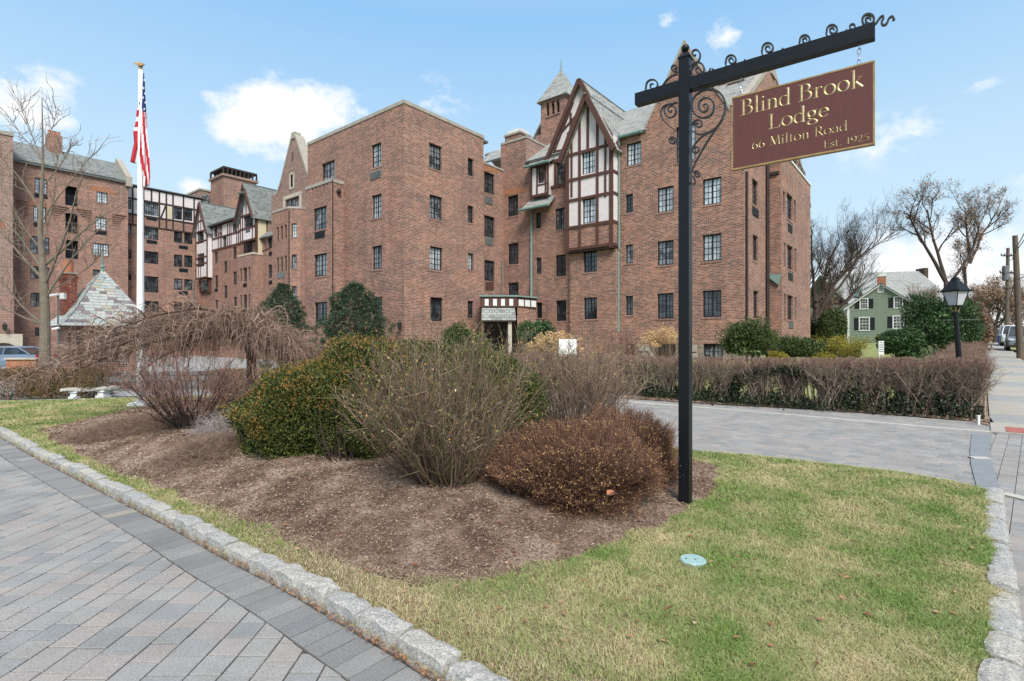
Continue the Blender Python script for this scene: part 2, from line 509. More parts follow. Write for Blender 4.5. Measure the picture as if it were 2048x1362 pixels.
M_leaf('rust_leaf', [(0, (0.10, 0.085, 0.018)), (0.5, (0.19, 0.12, 0.028)), (1, (0.30, 0.15, 0.04))])
M_leaf('conifer', [(0, (0.016, 0.032, 0.020)), (0.5, (0.038, 0.062, 0.038)), (1, (0.13, 0.165, 0.095))], rough=.85, spec=.1)
M_leaf('yew', [(0, (0.020, 0.038, 0.012)), (0.5, (0.050, 0.080, 0.022)), (1, (0.13, 0.15, 0.045))])
M_leaf('holly', [(0, (0.014, 0.035, 0.012)), (0.5, (0.035, 0.075, 0.024)), (1, (0.10, 0.17, 0.06))], rough=0.4)
M_leaf('gold_leaf', [(0, (0.09, 0.085, 0.012)), (0.5, (0.23, 0.20, 0.025)), (1, (0.42, 0.34, 0.045))])
M_leaf('dry_grass', [(0, (0.22, 0.165, 0.10)), (0.5, (0.40, 0.32, 0.20)), (1, (0.55, 0.46, 0.31))])
M_leaf('ivy', [(0, (0.008, 0.016, 0.008)), (0.6, (0.020, 0.032, 0.013)), (1, (0.05, 0.055, 0.022))], rough=0.4)
M_leaf('hydrangea', [(0, (0.36, 0.21, 0.095)), (0.5, (0.56, 0.36, 0.185)), (1, (0.70, 0.52, 0.30))], rough=0.8)
M_leaf('spirea_head', [(0, (0.14, 0.065, 0.03)), (0.5, (0.25, 0.13, 0.06)), (1, (0.50, 0.32, 0.15))], rough=0.9)
M_leaf('spirea_twig', [(0, (0.065, 0.032, 0.022)), (0.5, (0.135, 0.068, 0.046)), (1, (0.24, 0.13, 0.09))], rough=0.85)
M_leaf('rose_twig', [(0, (0.07, 0.045, 0.032)), (0.45, (0.16, 0.10, 0.075)), (0.7, (0.13, 0.125, 0.05)), (1, (0.28, 0.19, 0.15))], rough=0.8)
M_leaf('brown_twig', [(0, (0.12, 0.080, 0.058)), (0.5, (0.20, 0.135, 0.100)), (1, (0.32, 0.225, 0.17))], rough=0.85)
M_leaf('red_twig', [(0, (0.11, 0.055, 0.045)), (0.5, (0.19, 0.10, 0.08)), (1, (0.28, 0.165, 0.13))], rough=0.85)
M_leaf('hedge_twig', [(0, (0.11, 0.08, 0.058)), (0.5, (0.21, 0.155, 0.115)), (1, (0.35, 0.275, 0.215))], rough=0.85)
M_leaf('hedge_bud', [(0, (0.15, 0.07, 0.06)), (0.5, (0.24, 0.11, 0.09)), (1, (0.34, 0.19, 0.15))], rough=0.85)
M_leaf('rust_hedge', [(0, (0.05, 0.05, 0.015)), (0.4, (0.10, 0.085, 0.025)), (0.7, (0.20, 0.11, 0.035)), (1, (0.28, 0.13, 0.05))])
M_leaf('weep_twig', [(0, (0.10, 0.062, 0.045)), (0.5, (0.20, 0.128, 0.096)), (1, (0.36, 0.255, 0.20))], rough=0.8)
M_leaf('grey_twig', [(0, (0.20, 0.16, 0.145)), (0.5, (0.32, 0.265, 0.245)), (1, (0.45, 0.39, 0.37))], rough=0.9)
M_leaf('mixed_leaf', [(0, (0.10, 0.12, 0.025)), (0.35, (0.16, 0.20, 0.035)), (0.6, (0.36, 0.22, 0.08)), (0.85, (0.42, 0.20, 0.06)), (1, (0.6, 0.45, 0.3))])
M_leaf('tan_leaf', [(0, (0.24, 0.15, 0.085)), (0.5, (0.36, 0.225, 0.14)), (1, (0.48, 0.34, 0.23))], rough=0.8)
M_leaf('beech_leaf', [(0, (0.09, 0.05, 0.03)), (0.5, (0.15, 0.088, 0.055)), (1, (0.24, 0.15, 0.095))], rough=0.8)

# ------------------------------------------------------------------ object helpers
ORG = {}


def link(o, parent=None, origin=(0, 0, 0)):
	COL.objects.link(o)
	origin = np.array(origin, float)
	if parent is not None:
		o.parent = parent
		o.location = origin - ORG[parent.name]
	else:
		o.location = origin
	ORG[o.name] = origin
	return o


def tag(o, label=None, cat=None, group=None, kind=None):
	if label:
		o['label'] = label
	if cat:
		o['category'] = cat
	if group:
		o['group'] = group
	if kind:
		o['kind'] = kind
	return o


def empty(name, loc, label=None, cat=None, group=None, parent=None):
	o = bpy.data.objects.new(name, None)
	link(o, parent, loc)
	return tag(o, label, cat, group)


def box_uv(me, V):
	"""metre-true UVs from each face's own tangent frame"""
	nl = len(me.loops)
	li = np.empty(nl, np.int32)
	me.loops.foreach_get('vertex_index', li)
	npoly = len(me.polygons)
	nrm = np.empty(npoly * 3)
	me.polygons.foreach_get('normal', nrm)
	nrm = nrm.reshape(-1, 3)
	tot = np.empty(npoly, np.int32)
	me.polygons.foreach_get('loop_total', tot)
	N = np.repeat(nrm, tot, axis=0)
	P = V[li]
	h = np.hypot(N[:, 0], N[:, 1])
	flat = h < 0.15
	hs = np.where(h < 1e-6, 1, h)
	T = np.stack([-N[:, 1] / hs, N[:, 0] / hs, np.zeros(nl)], 1)
	T[flat] = (1, 0, 0)
	B = np.cross(N, T)
	u = (P * T).sum(1)
	v = (P * B).sum(1)
	uv = np.stack([u, v], 1)
	lay = me.uv_layers.new(name='UVMap')
	lay.data.foreach_set('uv', uv.astype(np.float32).ravel())


def mesh_np(name, V, Fc, mats, midx=None, smooth=False, uv=False):
	"""V (N,3); Fc: (M,k) array or a list of index tuples"""
	me = bpy.data.meshes.new(name)
	V = np.asarray(V, float).reshape(-1, 3)
	me.vertices.add(len(V))
	me.vertices.foreach_set('co', V.astype(np.float32).ravel())
	if isinstance(Fc, np.ndarray):
		k = Fc.shape[1]
		tot = np.full(len(Fc), k, np.int32)
		idx = Fc.astype(np.int32).ravel()
	else:
		tot = np.array([len(f) for f in Fc], np.int32)
		idx = np.array([i for f in Fc for i in f], np.int32)
	me.loops.add(len(idx))
	me.loops.foreach_set('vertex_index', idx)
	me.polygons.add(len(tot))
	st = np.concatenate([[0], np.cumsum(tot)[:-1]]).astype(np.int32)
	me.polygons.foreach_set('loop_start', st)
	me.polygons.foreach_set('loop_total', tot)
	if not isinstance(mats, (list, tuple)):
		mats = [mats]
	for m in mats:
		me.materials.append(MATS[m] if isinstance(m, str) else m)
	if midx is not None:
		me.polygons.foreach_set('material_index', np.asarray(midx, np.int32))
	me.polygons.foreach_set('use_smooth', np.full(len(tot), smooth, bool))
	me.update(calc_edges=True)
	me.validate()
	if uv:
		box_uv(me, np.array([c for c in V]) if len(me.vertices) == len(V) else V)
	return me


ORDN = 'first second third fourth fifth sixth seventh eighth ninth tenth eleventh twelfth thirteenth fourteenth fifteenth sixteenth seventeenth eighteenth nineteenth twentieth'.split()


def mk(name, V, Fc, mat, parent=None, origin=None, label=None, cat=None, group=None, kind=None, midx=None, smooth=False, uv=False):
	V = np.asarray(V, float).reshape(-1, 3)
	if origin is None:
		lo, hi = V.min(0), V.max(0)
		origin = np.array([(lo[0] + hi[0]) / 2, (lo[1] + hi[1]) / 2, lo[2]])
	me = mesh_np(name, V, Fc, mat, midx, smooth, uv)
	co = np.empty(len(me.vertices) * 3, np.float32)
	me.vertices.foreach_get('co', co)
	co = co.reshape(-1, 3) - np.array(origin, np.float32)
	me.vertices.foreach_set('co', co.ravel())
	me.update()
	o = bpy.data.objects.new(name, me)
	link(o, parent, origin)
	return tag(o, label, cat, group, kind)


class MB:
	"""collects simple solids in world space"""

	def __init__(s):
		s.v, s.f, s.m = [], [], []
		s.n = 0

	def add(s, V, Fc, mi=0):
		V = np.asarray(V, float).reshape(-1, 3)
		s.v.append(V)
		for f in Fc:
			s.f.append(tuple(int(i) + s.n for i in f))
			s.m.append(mi)
		s.n += len(V)
		return s

	def hexa(s, bottom, top, mi=0):
		"""prism between two equal-length loops"""
		n = len(bottom)
		V = list(bottom) + list(top)
		Fc = [tuple(range(n))[::-1], tuple(range(n, 2 * n))]
		for i in range(n):
			j = (i + 1) % n
			Fc.append((i, j, n + j, n + i))
		return s.add(V, Fc, mi)

	def box(s, lo, hi, mi=0, rz=0, c=None):
		x0, y0, z0 = lo
		x1, y1, z1 = hi
		b = np.array([(x0, y0, z0), (x1, y0, z0), (x1, y1, z0), (x0, y1, z0)], float)
		t_ = b.copy()
		t_[:, 2] = z1
		if rz:
			cc = np.array(c if c is not None else ((x0 + x1) / 2, (y0 + y1) / 2))
			R = np.array([[math.cos(rz), -math.sin(rz)], [math.sin(rz), math.cos(rz)]])
			for q in (b, t_):
				q[:, :2] = (q[:, :2] - cc) @ R.T + cc
		return s.hexa(b, t_, mi)

	def tube(s, pts, r, sides=6, mi=0, cap=True):
		P = np.asarray(pts, float)
		n = len(P)
		r = np.full(n, r, float) if np.isscalar(r) else np.asarray(r, float)
		T = np.gradient(P, axis=0)
		T /= np.linalg.norm(T, axis=1)[:, None] + 1e-9
		ref = np.array([0, 0, 1.0]) if abs(T[0, 2]) < 0.9 else np.array([1.0, 0, 0])
		rings = []
		for i in range(n):
			U = np.cross(T[i], ref)
			U /= np.linalg.norm(U) + 1e-9
			W = np.cross(U, T[i])
			ref = W
			for k in range(sides):
				a = 2 * math.pi * k / sides
				rings.append(P[i] + r[i] * (math.cos(a) * U + math.sin(a) * W))
		Fc = []
		for i in range(n - 1):
			for k in range(sides):
				k2 = (k + 1) % sides
				Fc.append((i * sides + k, i * sides + k2, (i + 1) * sides + k2, (i + 1) * sides + k))
		if cap:
			Fc.append(tuple(range(sides))[::-1])
			Fc.append(tuple((n - 1) * sides + k for k in range(sides)))
		return s.add(rings, Fc, mi)

	def lathe(s, c, prof, sides=12, mi=0, rot0=0.0):
		V = []
		for (r, z) in prof:
			for k in range(sides):
				a = rot0 + 2 * math.pi * k / sides
				V.append((c[0] + r * math.cos(a), c[1] + r * math.sin(a), c[2] + z))
		Fc = []
		for i in range(len(prof) - 1):
			for k in range(sides):
				k2 = (k + 1) % sides
				Fc.append((i * sides + k, i * sides + k2, (i + 1) * sides + k2, (i + 1) * sides + k))
		Fc.append(tuple(range(sides))[::-1])
		Fc.append(tuple((len(prof) - 1) * sides + k for k in range(sides)))
		return s.add(V, Fc, mi)

	def build(s, name, mat, parent=None, **k):
		return mk(name, np.concatenate(s.v), s.f, mat, parent, midx=s.m if isinstance(mat, (list, tuple)) else None, **k)


def tube_arrays(P, R, sides=3):
	"""P (N,K,3) polylines, R (N,K) radii -> vertices, quads"""
	N, K, _ = P.shape
	T = np.gradient(P, axis=1)
	T /= np.linalg.norm(T, axis=2, keepdims=True) + 1e-9
	ref = rng.normal(size=(N, 1, 3))
	U = np.cross(T, ref)
	U /= np.linalg.norm(U, axis=2, keepdims=True) + 1e-9
	W = np.cross(T, U)
	ang = np.arange(sides) * 2 * np.pi / sides
	V = P[:, :, None, :] + R[:, :, None, None] * (np.cos(ang)[None, None, :, None] * U[:, :, None, :] + np.sin(ang)[None, None, :, None] * W[:, :, None, :])
	V = V.reshape(-1, 3)
	base = (np.arange(N) * K * sides)[:, None, None]
	i = (np.arange(K - 1) * sides)[None, :, None]
	k = np.arange(sides)[None, None, :]
	k2 = (k + 1) % sides
	a = base + i + k
	b = base + i + k2
	Fq = np.stack([a, b, b + sides, a + sides], -1).reshape(-1, 4)
	return V, Fq


def leaf_arrays(C, size, aspect=2.0, out_dir=None, jitter=0.7, droop=0.0):
	"""rhombic leaf quads at centres C"""
	N = len(C)
	size = np.full(N, size) if np.isscalar(size) else size
	D = rng.normal(size=(N, 3))
	D /= np.linalg.norm(D, axis=1, keepdims=True)
	if out_dir is not None:
		D = out_dir * (1 - jitter) + D * jitter
		D /= np.linalg.norm(D, axis=1, keepdims=True) + 1e-9
	S = np.cross(D, rng.normal(size=(N, 3)))
	S /= np.linalg.norm(S, axis=1, keepdims=True) + 1e-9
	L = (D * size[:, None])
	Wd = S * (size / aspect)[:, None]
	nrm = np.cross(D, S) * (size * 0.18)[:, None]
	V = np.stack([C - L * .5, C + Wd * .5 + nrm, C + L * .5, C - Wd * .5 + nrm], 1).reshape(-1, 3)
	Fq = np.arange(N * 4).reshape(N, 4)
	return V, Fq


def joinA(*va):
	Vs, Fs, Ms, n = [], [], [], 0
	for i, (V, Fq) in enumerate(va):
		Vs.append(V)
		Fs.append(Fq + n)
		Ms.append(np.full(len(Fq), i))
		n += len(V)
	return np.concatenate(Vs), np.concatenate(Fs), np.concatenate(Ms)


# ------------------------------------------------------------------ terrain and pixel -> place helpers
def sstep(x):
	x = np.clip(x, 0, 1)
	return x * x * (3 - 2 * x)


def T(x, y):
	x, y = np.asarray(x, float), np.asarray(y, float)
	s = sstep((x + 9) / 13)
	return np.minimum(0.037 * np.maximum(0, y - 13), 1.35) * s - np.minimum(0.014 * np.maximum(0, y - 15), 0.4) * (1 - s)


def ray(px, py, t):
	return np.array([(px - HX) / F * t, t, CH + (HY - py) / F * t])


def inpoly(x, y, poly):
	x, y = np.asarray(x, float), np.asarray(y, float)
	r = np.zeros(x.shape, bool)
	n = len(poly)
	for i in range(n):
		x1, y1 = poly[i]
		x2, y2 = poly[(i + 1) % n]
		c = ((y1 > y) != (y2 > y)) & (x < (x2 - x1) * (y - y1) / (y2 - y1 + 1e-12) + x1)
		r ^= c
	return r


def dist_line(x, y, pts, closed=False):
	x, y = np.asarray(x, float), np.asarray(y, float)
	d = np.full(x.shape, 1e9)
	n = len(pts)
	for i in range(n if closed else n - 1):
		x1, y1 = pts[i]
		x2, y2 = pts[(i + 1) % n]
		dx, dy = x2 - x1, y2 - y1
		tt = np.clip(((x - x1) * dx + (y - y1) * dy) / (dx * dx + dy * dy + 1e-12), 0, 1)
		d = np.minimum(d, np.hypot(x - x1 - tt * dx, y - y1 - tt * dy))
	return d


def gflat(px, py, z=0.0):
	t_ = (CH - z) * F / (py - HY)
	return ((px - HX) / F * t_, t_)


KERB1 = [(-14.2, 12.9), (-11.3, 10.8)] + [gflat(*p) for p in
		 [(0, 873), (78, 920), (129, 944), (199, 981), (273, 1018), (363, 1065), (449, 1116), (562, 1174), (617, 1205), (700, 1256), (790, 1308), (868, 1360)]] + [(0.75, 1.62), (1.16, 1.29)]
KERB2 = [(1.16, 1.29)] + [gflat(*p) for p in [(2060, 1357), (2045, 1214), (2036, 1173), (2023, 1103), (2014, 1044), (2008, 990)]]
BACK = [gflat(*p, 0.03) for p in [(1985, 985), (1900, 966), (1800, 949), (1650, 931), (1500, 914), (1390, 906), (1250, 890), (1110, 872), (960, 855)]] + \
	   [(-3.9, 12.0), (-7.5, 14.6), (-9.6, 14.3), (-11.4, 13.5), (-13.0, 13.2)]
ISLAND = KERB1 + KERB2[1:] + BACK
BED = [gflat(*p, 0.12) for p in [(75, 858), (100, 880), (200, 930), (350, 990), (480, 1040), (600, 1085), (700, 1120), (830, 1163), (880, 1158), (1050, 1138),
								 (1200, 1093), (1300, 1058), (1380, 1020), (1430, 980), (1447, 937), (1420, 922), (1300, 905), (1150, 885), (1000, 866), (800, 830), (600, 808), (450, 806), (340, 808), (170, 836)]]


def Z(x, y):
	"""surface height: terrain, the kerbed island, the mulch mound"""
	x, y = np.asarray(x, float), np.asarray(y, float)
	z = T(x, y)
	ins = inpoly(x, y, ISLAND)
	d = dist_line(x, y, ISLAND, True)
	z = z + np.where(ins, 0.02 + 0.065 * sstep(d / 0.25), 0)
	ib = inpoly(x, y, BED)
	db = dist_line(x, y, BED, True)
	z = z + np.where(ib & ins, 0.20 * sstep(db / 1.1) + 0.02 * np.minimum(db * 8, 1), 0)
	return z


def gp(px, py):
	"""photo pixel -> point on the ground surface"""
	t_ = (CH) * F / (py - HY)
	for _ in range(12):
		p = ray(px, py, t_)
		z = float(Z(p[0], p[1]))
		t2 = (CH - z) * F / (py - HY)
		t_ = 0.5 * t_ + 0.5 * t2
	p = ray(px, py, t_)
	p[2] = float(Z(p[0], p[1]))
	return p


def sheet(name, poly, zf, mat, step=0.5, kind='structure', label=None, lift=0.0, **k):
	"""triangulated surface over a plan polygon"""
	poly = [tuple(map(float, p)) for p in poly]
	pts = []
	n = len(poly)
	for i in range(n):
		a, b = np.array(poly[i]), np.array(poly[(i + 1) % n])
		m = max(1, int(np.linalg.norm(b - a) / step))
		for j in range(m):
			pts.append(a + (b - a) * j / m)
	nb = len(pts)
	P = np.array(pts)
	lo, hi = P.min(0), P.max(0)
	gx, gy = np.meshgrid(np.arange(lo[0], hi[0], step), np.arange(lo[1], hi[1], step))
	gx, gy = gx.ravel() + rng.uniform(-.1, .1, gx.size) * step, gy.ravel() + rng.uniform(-.1, .1, gy.size) * step
	ok = inpoly(gx, gy, poly) & (dist_line(gx, gy, poly, True) > step * 0.4)
	allp = [Vector((float(a), float(b))) for a, b in P] + [Vector((float(a), float(b))) for a, b in zip(gx[ok], gy[ok])]
	r = delaunay_2d_cdt(allp, [(i, (i + 1) % nb) for i in range(nb)], [], 1, 1e-6)
	V2 = np.array([(v.x, v.y) for v in r[0]])
	Fc = [tuple(f) for f in r[2]]
	z = zf(V2[:, 0], V2[:, 1]) + lift
	V = np.column_stack([V2, z])
	out_f = []
	for f in Fc:
		a, b, c = V[f[0]], V[f[1]], V[f[2]]
		if np.cross(b - a, c - a)[2] < 0:
			f = f[::-1]
		out_f.append(f)
	return mk(name, V, out_f, mat, kind=kind, origin=(0, 0, 0), label=label, smooth=True, **k)


# building grid: a runs along UR (to the right-hand vanishing point), b along UL
UR = np.array([0.6293, 0.7771])
UL = np.array([-0.7771, 0.6293])


def W(a, b, z):
	return np.array([a * UR[0] + b * UL[0], a * UR[1] + b * UL[1], z])
# ------------------------------------------------------------------ GROUND
HEDGE_A = np.array([9.62, 10.75])       # near right end of the hedge, by the sidewalk
HEDGE_B = np.array([-1.6, 18.2])        # its far left end
SW_DIR = np.array([0.669, 0.744])       # direction of the sidewalk
sp = np.array([8.33, 9.10])
nsl = np.array([0.744, -0.669])
# base terrain: one polar sheet out to the horizon
rr = np.concatenate([np.linspace(0.0, 60, 61)[1:], np.geomspace(64, 1500, 26)])
aa = np.linspace(0, 2 * np.pi, 145)[:-1]
V = [(0, 0, -0.06)]
for r_ in rr:
	x, y = r_ * np.sin(aa), r_ * np.cos(aa)
	V += list(zip(x, y, T(x, y) - 0.06))
Fc = []
na = len(aa)
for k in range(na):
	Fc.append((0, 1 + (k + 1) % na, 1 + k))
for i in range(len(rr) - 1):
	for k in range(na):
		a, b = 1 + i * na + k, 1 + i * na + (k + 1) % na
		Fc.append((a, b, b + na, a + na))
mk('ground', V, Fc, 'far_lawn', kind='structure', origin=(0, 0, 0), smooth=True)

# lawn behind the hedge, in front of the lodge
HN = np.array([SW_DIR[0], SW_DIR[1]])
lawn_poly = [HEDGE_A + (-0.25, 0.1), HEDGE_B + (0, 0.4), (-1.5, 24), (4, 29), (14, 28), (26, 33), (27.5, 31.2)]
sheet('lawn', lawn_poly, T, 'far_lawn', 1.0, lift=-0.01)

# paved court and driveway bed (joint sand under the pavers)
court = [(9.35, 10.3), (-1.75, 17.9), (-1.8, 24), (-4, 28.5), (-9, 33), (-18, 60), (-45, 72), (-80, 60), (-60, 20), (-16, 12.6), (-13.8, 6.0), (-9, 0.5), (-3, -3), (6, -3), (9, -2), (14.5, 3.6), (8.36, 9.08)]
sheet('driveway', court, T, 'joint_sand', 0.8, lift=-0.012)


def clip_half(poly, p, nrm):
	"""keep the part of a convex polygon with (q-p).n >= 0"""
	outp = []
	n = len(poly)
	for i in range(n):
		a, b = poly[i], poly[(i + 1) % n]
		da, db = (a - p) @ nrm, (b - p) @ nrm
		if da >= 0:
			outp.append(a)
		if (da >= 0) != (db >= 0):
			outp.append(a + (b - a) * (da / (da - db)))
	return outp


def offset_line(pts, d):
	"""polyline offset to its right-hand side by d"""
	P = np.array(pts, float)
	Tn = np.gradient(P, axis=0)
	Tn /= np.linalg.norm(Tn, axis=1)[:, None]
	Nn = np.column_stack([Tn[:, 1], -Tn[:, 0]])
	return P + Nn * d


def resample(pts, step, jit=0.0):
	P = np.array(pts, float)
	seg = np.linalg.norm(np.diff(P, axis=0), axis=1)
	s = np.concatenate([[0], np.cumsum(seg)])
	q, cur = [0.0], 0.0
	while cur < s[-1]:
		cur += step * (1 + random.uniform(-jit, jit))
		q.append(min(cur, s[-1]))
	q = np.array(q)
	return np.column_stack([np.interp(q, s, P[:, 0]), np.interp(q, s, P[:, 1])])


def smooth_line(pts, it=2):
	P = np.array(pts, float)
	for _ in range(it):
		Q = [P[0]]
		for i in range(len(P) - 1):
			Q += [P[i] * .75 + P[i + 1] * .25, P[i] * .25 + P[i + 1] * .75]
		Q.append(P[-1])
		P = np.array(Q)
	return P


K1 = smooth_line(KERB1[:-2] + [(0.75, 1.62)], 2)      # foot of the left kerb, far -> near; driveway lies to its right side
BORD = offset_line(K1, 0.27)


def paver_solid(poly, z, th=0.03, bev=0.0035, gap=0.0055):
	"""one paver: outline shrunk for the joint, small chamfer round the top"""
	P = np.array(poly)
	c = P.mean(0)
	d = np.linalg.norm(P - c, axis=1)[:, None] + 1e-9
	o = P - (P - c) / d * gap
	i_ = P - (P - c) / d * (gap + bev)
	n = len(P)
	V = [(*p, z - th) for p in o] + [(*p, z - bev * 0.7) for p in o] + [(*p, z) for p in i_]
	Fc = []
	for k in range(n):
		j = (k + 1) % n
		Fc += [(k, j, n + j, n + k), (n + k, n + j, 2 * n + j, 2 * n + k)]
	Fc.append(tuple(range(2 * n, 3 * n)))
	return V, Fc


def lay_pavers(holder, polys, mat, n_single=300, part='paver', gap=.0055):
	"""the pavers that show largest become parts, the others one joined part"""
	key = [(-(p.mean(0)[0] ** 2 + p.mean(0)[1] ** 2), i) for i, p in enumerate(polys)]

	def vis(p):
		c = p.mean(0)
		if c[1] < 1.2:
			return 1e6
		px, py = HX + F * c[0] / c[1], HY + F * CH / c[1]
		return c[1] + (0 if (-60 < px < 2110 and py < 1420) else 1e3)
	order = sorted(range(len(polys)), key=lambda i: vis(polys[i]))
	mb = MB()
	for r_, i in enumerate(order):
		c = polys[i].mean(0)
		z = float(T(c[0], c[1])) + random.uniform(-0.0015, 0.0025)
		Vp, Fp = paver_solid(polys[i], z, gap=gap)
		if r_ < n_single:
			mk(part, Vp, Fp, mat, holder)
		else:
			mb.add(Vp, Fp)
	if mb.n:
		o = mb.build(part + '_field', mat, holder)
		o['kind'] = 'stuff'


# --- field pavers of the near driveway: courses along Y, mixed lengths
def field(region, xr, yr, cut=None):
	polys = []
	x = xr[0]
	while x < xr[1]:
		w = random.choice([0.158, 0.158, 0.158, 0.158, 0.2])
		y = yr[0] + random.uniform(-0.2, 0)
		while y < yr[1]:
			h = random.choice([0.158, 0.158, 0.158, 0.2])
			p = [np.array(q) for q in ((x, y), (x + w, y), (x + w, y + h), (x, y + h))]
			c = np.array((x + w / 2, y + h / 2))
			y += h
			if cut is not None:
				d = np.linalg.norm(cut - c, axis=1)
				k = int(np.argmin(d))
				k = min(max(k, 1), len(cut) - 2)
				tn = cut[k + 1] - cut[k - 1]
				tn /= np.linalg.norm(tn)
				nr = np.array([tn[1], -tn[0]])
				if (c - cut[k]) @ nr < -0.22:
					continue
				if d[k] < 0.3:
					p = clip_half(p, cut[k], nr)
					if len(p) < 3:
						continue
					q = np.array(p)
					ar = 0.5 * abs(np.dot(q[:, 0], np.roll(q[:, 1], 1)) - np.dot(q[:, 1], np.roll(q[:, 0], 1)))
					if ar < 0.0015:
						continue
			if region(c):
				polys.append(np.array(p))
		x += w
	return polys


holder = empty('paved_driveway', (-2, 4, 0))
holder['kind'] = 'structure'
def near_region(c):
	# only what can show: in front of the camera and left of the kerb
	return c[1] > 1.6 and c[0] > -1.12 * c[1] - 0.9 and c[1] < 12.5


polys = field(near_region, (-14.0, 0.6), (1.7, 12.4), BORD)
lay_pavers(holder, polys, 'paver', 300, gap=.006)
# --- soldier border along the kerb
A = resample(offset_line(K1, 0.008), 0.135)
tn = np.gradient(A, axis=0)
tn /= np.linalg.norm(tn, axis=1)[:, None]
nr = np.column_stack([tn[:, 1], -tn[:, 0]])
bp = []
for i in range(len(A) - 1):
	bp.append(np.array([A[i], A[i + 1], A[i + 1] + nr[i + 1] * 0.262, A[i] + nr[i] * 0.262])[::-1])
lay_pavers(holder, bp, 'paver_border', 90, 'border_paver', gap=.0105)


# --- the driveway beyond the island
def region2(c):
	if inpoly(c[0], c[1], ISLAND) and dist_line(c[0], c[1], ISLAND, True) > 0.15:
		return False
	hl = (c - HEDGE_A) @ np.array([0.553, 0.833])
	return hl < -0.55 and c[1] > 4.2 and c[1] < 20


def rot_field(region, xr, yr, ang):
	ca, sa = math.cos(ang), math.sin(ang)
	R = np.array([[ca, -sa], [sa, ca]])
	res = field(lambda c: region(R @ c), xr, yr)
	return [p @ R.T for p in res]


h2 = empty('far_paved_driveway', (5, 9, 0))
h2['kind'] = 'structure'
POLY2 = [gflat(*p) for p in [(1984, 850), (1976, 846), (1800, 832), (1600, 818), (1400, 808), (1240, 800)]] + [(-1.8, 18), (-4.6, 12.9), (-3.9, 12.0)] + \
		[gflat(*p, 0.03) for p in [(960, 855), (1110, 872), (1250, 890), (1390, 906), (1500, 914), (1650, 931), (1800, 949), (1900, 966), (1960, 986)]] + [gflat(*p) for p in [(1945, 955), (1934, 900), (1944, 868)]]
p2 = rot_field(lambda c: inpoly(c[0], c[1], POLY2) or dist_line(c[0], c[1], POLY2, True) < .16, (-12, 26), (-16, 24), math.radians(42))
lay_pavers(h2, p2, 'paver', 0, gap=.0035)
# court beyond, too far for single pieces: plain paved sheet on the bed
def court_z(x, y):
	return T(x, y)


sheet('court_paving', [(-4.6, 12.9), (-1.9, 17.6), (-1.9, 24), (-5, 28), (-9, 33), (-18, 60), (-45, 72), (-80, 60), (-60, 20.5), (-16, 14.2), (-12.8, 14.6), (-9.3, 15.6), (-7.2, 15.7)], court_z, 'concrete_grey', 1.2, lift=-0.004)
sheet('footpath', [(-16, 12.75), (-13.2, 13.25), (-11.3, 13.56), (-9.5, 14.36), (-7.4, 14.66), (-4.4, 12.4), (-4.6, 12.95), (-7.2, 15.65), (-9.3, 15.5), (-11.4, 14.55), (-13.0, 14.1), (-16, 13.6)], T, 'concrete_grey', 0.7, lift=0.004)

# --- gutter strip and pale bands crossing the mouth of the driveway
g = [gflat(*p) for p in [(1944, 868), (1983, 868), (1980, 900), (1985, 930), (1993, 958), (2003, 986), (1957, 986), (1949, 958), (1942, 930), (1940, 900)]]
sheet('gutter_strip', g, T, 'gutter_grey', 0.3, lift=0.012)
for nm, q in (('stone_band', [(1250, 805), (1389, 814), (1600, 832), (1800, 850), (1982, 865)]), ('stone_band', [(1942, 917), (1978, 918)]), ('stone_band', [(2006, 989), (2048, 999), (2200, 1040)])):
	L = smooth_line([gflat(*p) for p in q], 1) if len(q) > 2 else np.array([gflat(*p) for p in q])
	w_ = 0.06
	up, dn = offset_line(L, w_), offset_line(L, -w_)
	pl = list(map(tuple, up)) + list(map(tuple, dn[::-1]))
	V, Fq = [], []
	for i in range(len(up)):
		V += [(*up[i], float(T(*up[i])) + 0.018), (*dn[i], float(T(*dn[i])) + 0.018), (*up[i], float(T(*up[i])) - .02), (*dn[i], float(T(*dn[i])) - .02)]
	for i in range(len(up) - 1):
		a, b = 4 * i, 4 * i + 4
		Fq += [(a, a + 1, b + 1, b), (a + 2, a, b, b + 2), (a + 1, a + 3, b + 3, b + 1)]
	mk(nm, V, Fq, 'strip_stone', kind='structure')
# --- apron pavers right of the kerb, laid as a running bond
def apron(c):
	if inpoly(c[0], c[1], ISLAND):
		return False
	k = (c - np.array(KERB2[-1])) @ np.array([0.70, -0.71])
	return k > 0.03 and c[1] > 1.8 and c[1] < 11 and c[0] < 1.06 * c[1] + .6


h3 = empty('apron_paving', (6, 5, 0))
h3['kind'] = 'structure'
APR = [gflat(*p) for p in [(1982, 869), (1984, 930), (1992, 955), (2005, 988), (2016, 1044), (2025, 1103), (2038, 1173), (2047, 1214), (2062, 1357)]] + [(1.4, 1.0), (5, -1)] + [tuple(sp + nsl * 5.5), tuple(sp)]
p3 = rot_field(lambda c: inpoly(c[0], c[1], APR) or dist_line(c[0], c[1], APR[:9]) < .10, (-8, 16), (-8, 16), math.radians(-45))
lay_pavers(h3, p3, 'paver', 120, gap=.0035)

# --- granite kerb stones
kh = empty('granite_kerb', (-3, 5, 0))
kh['kind'] = 'structure'


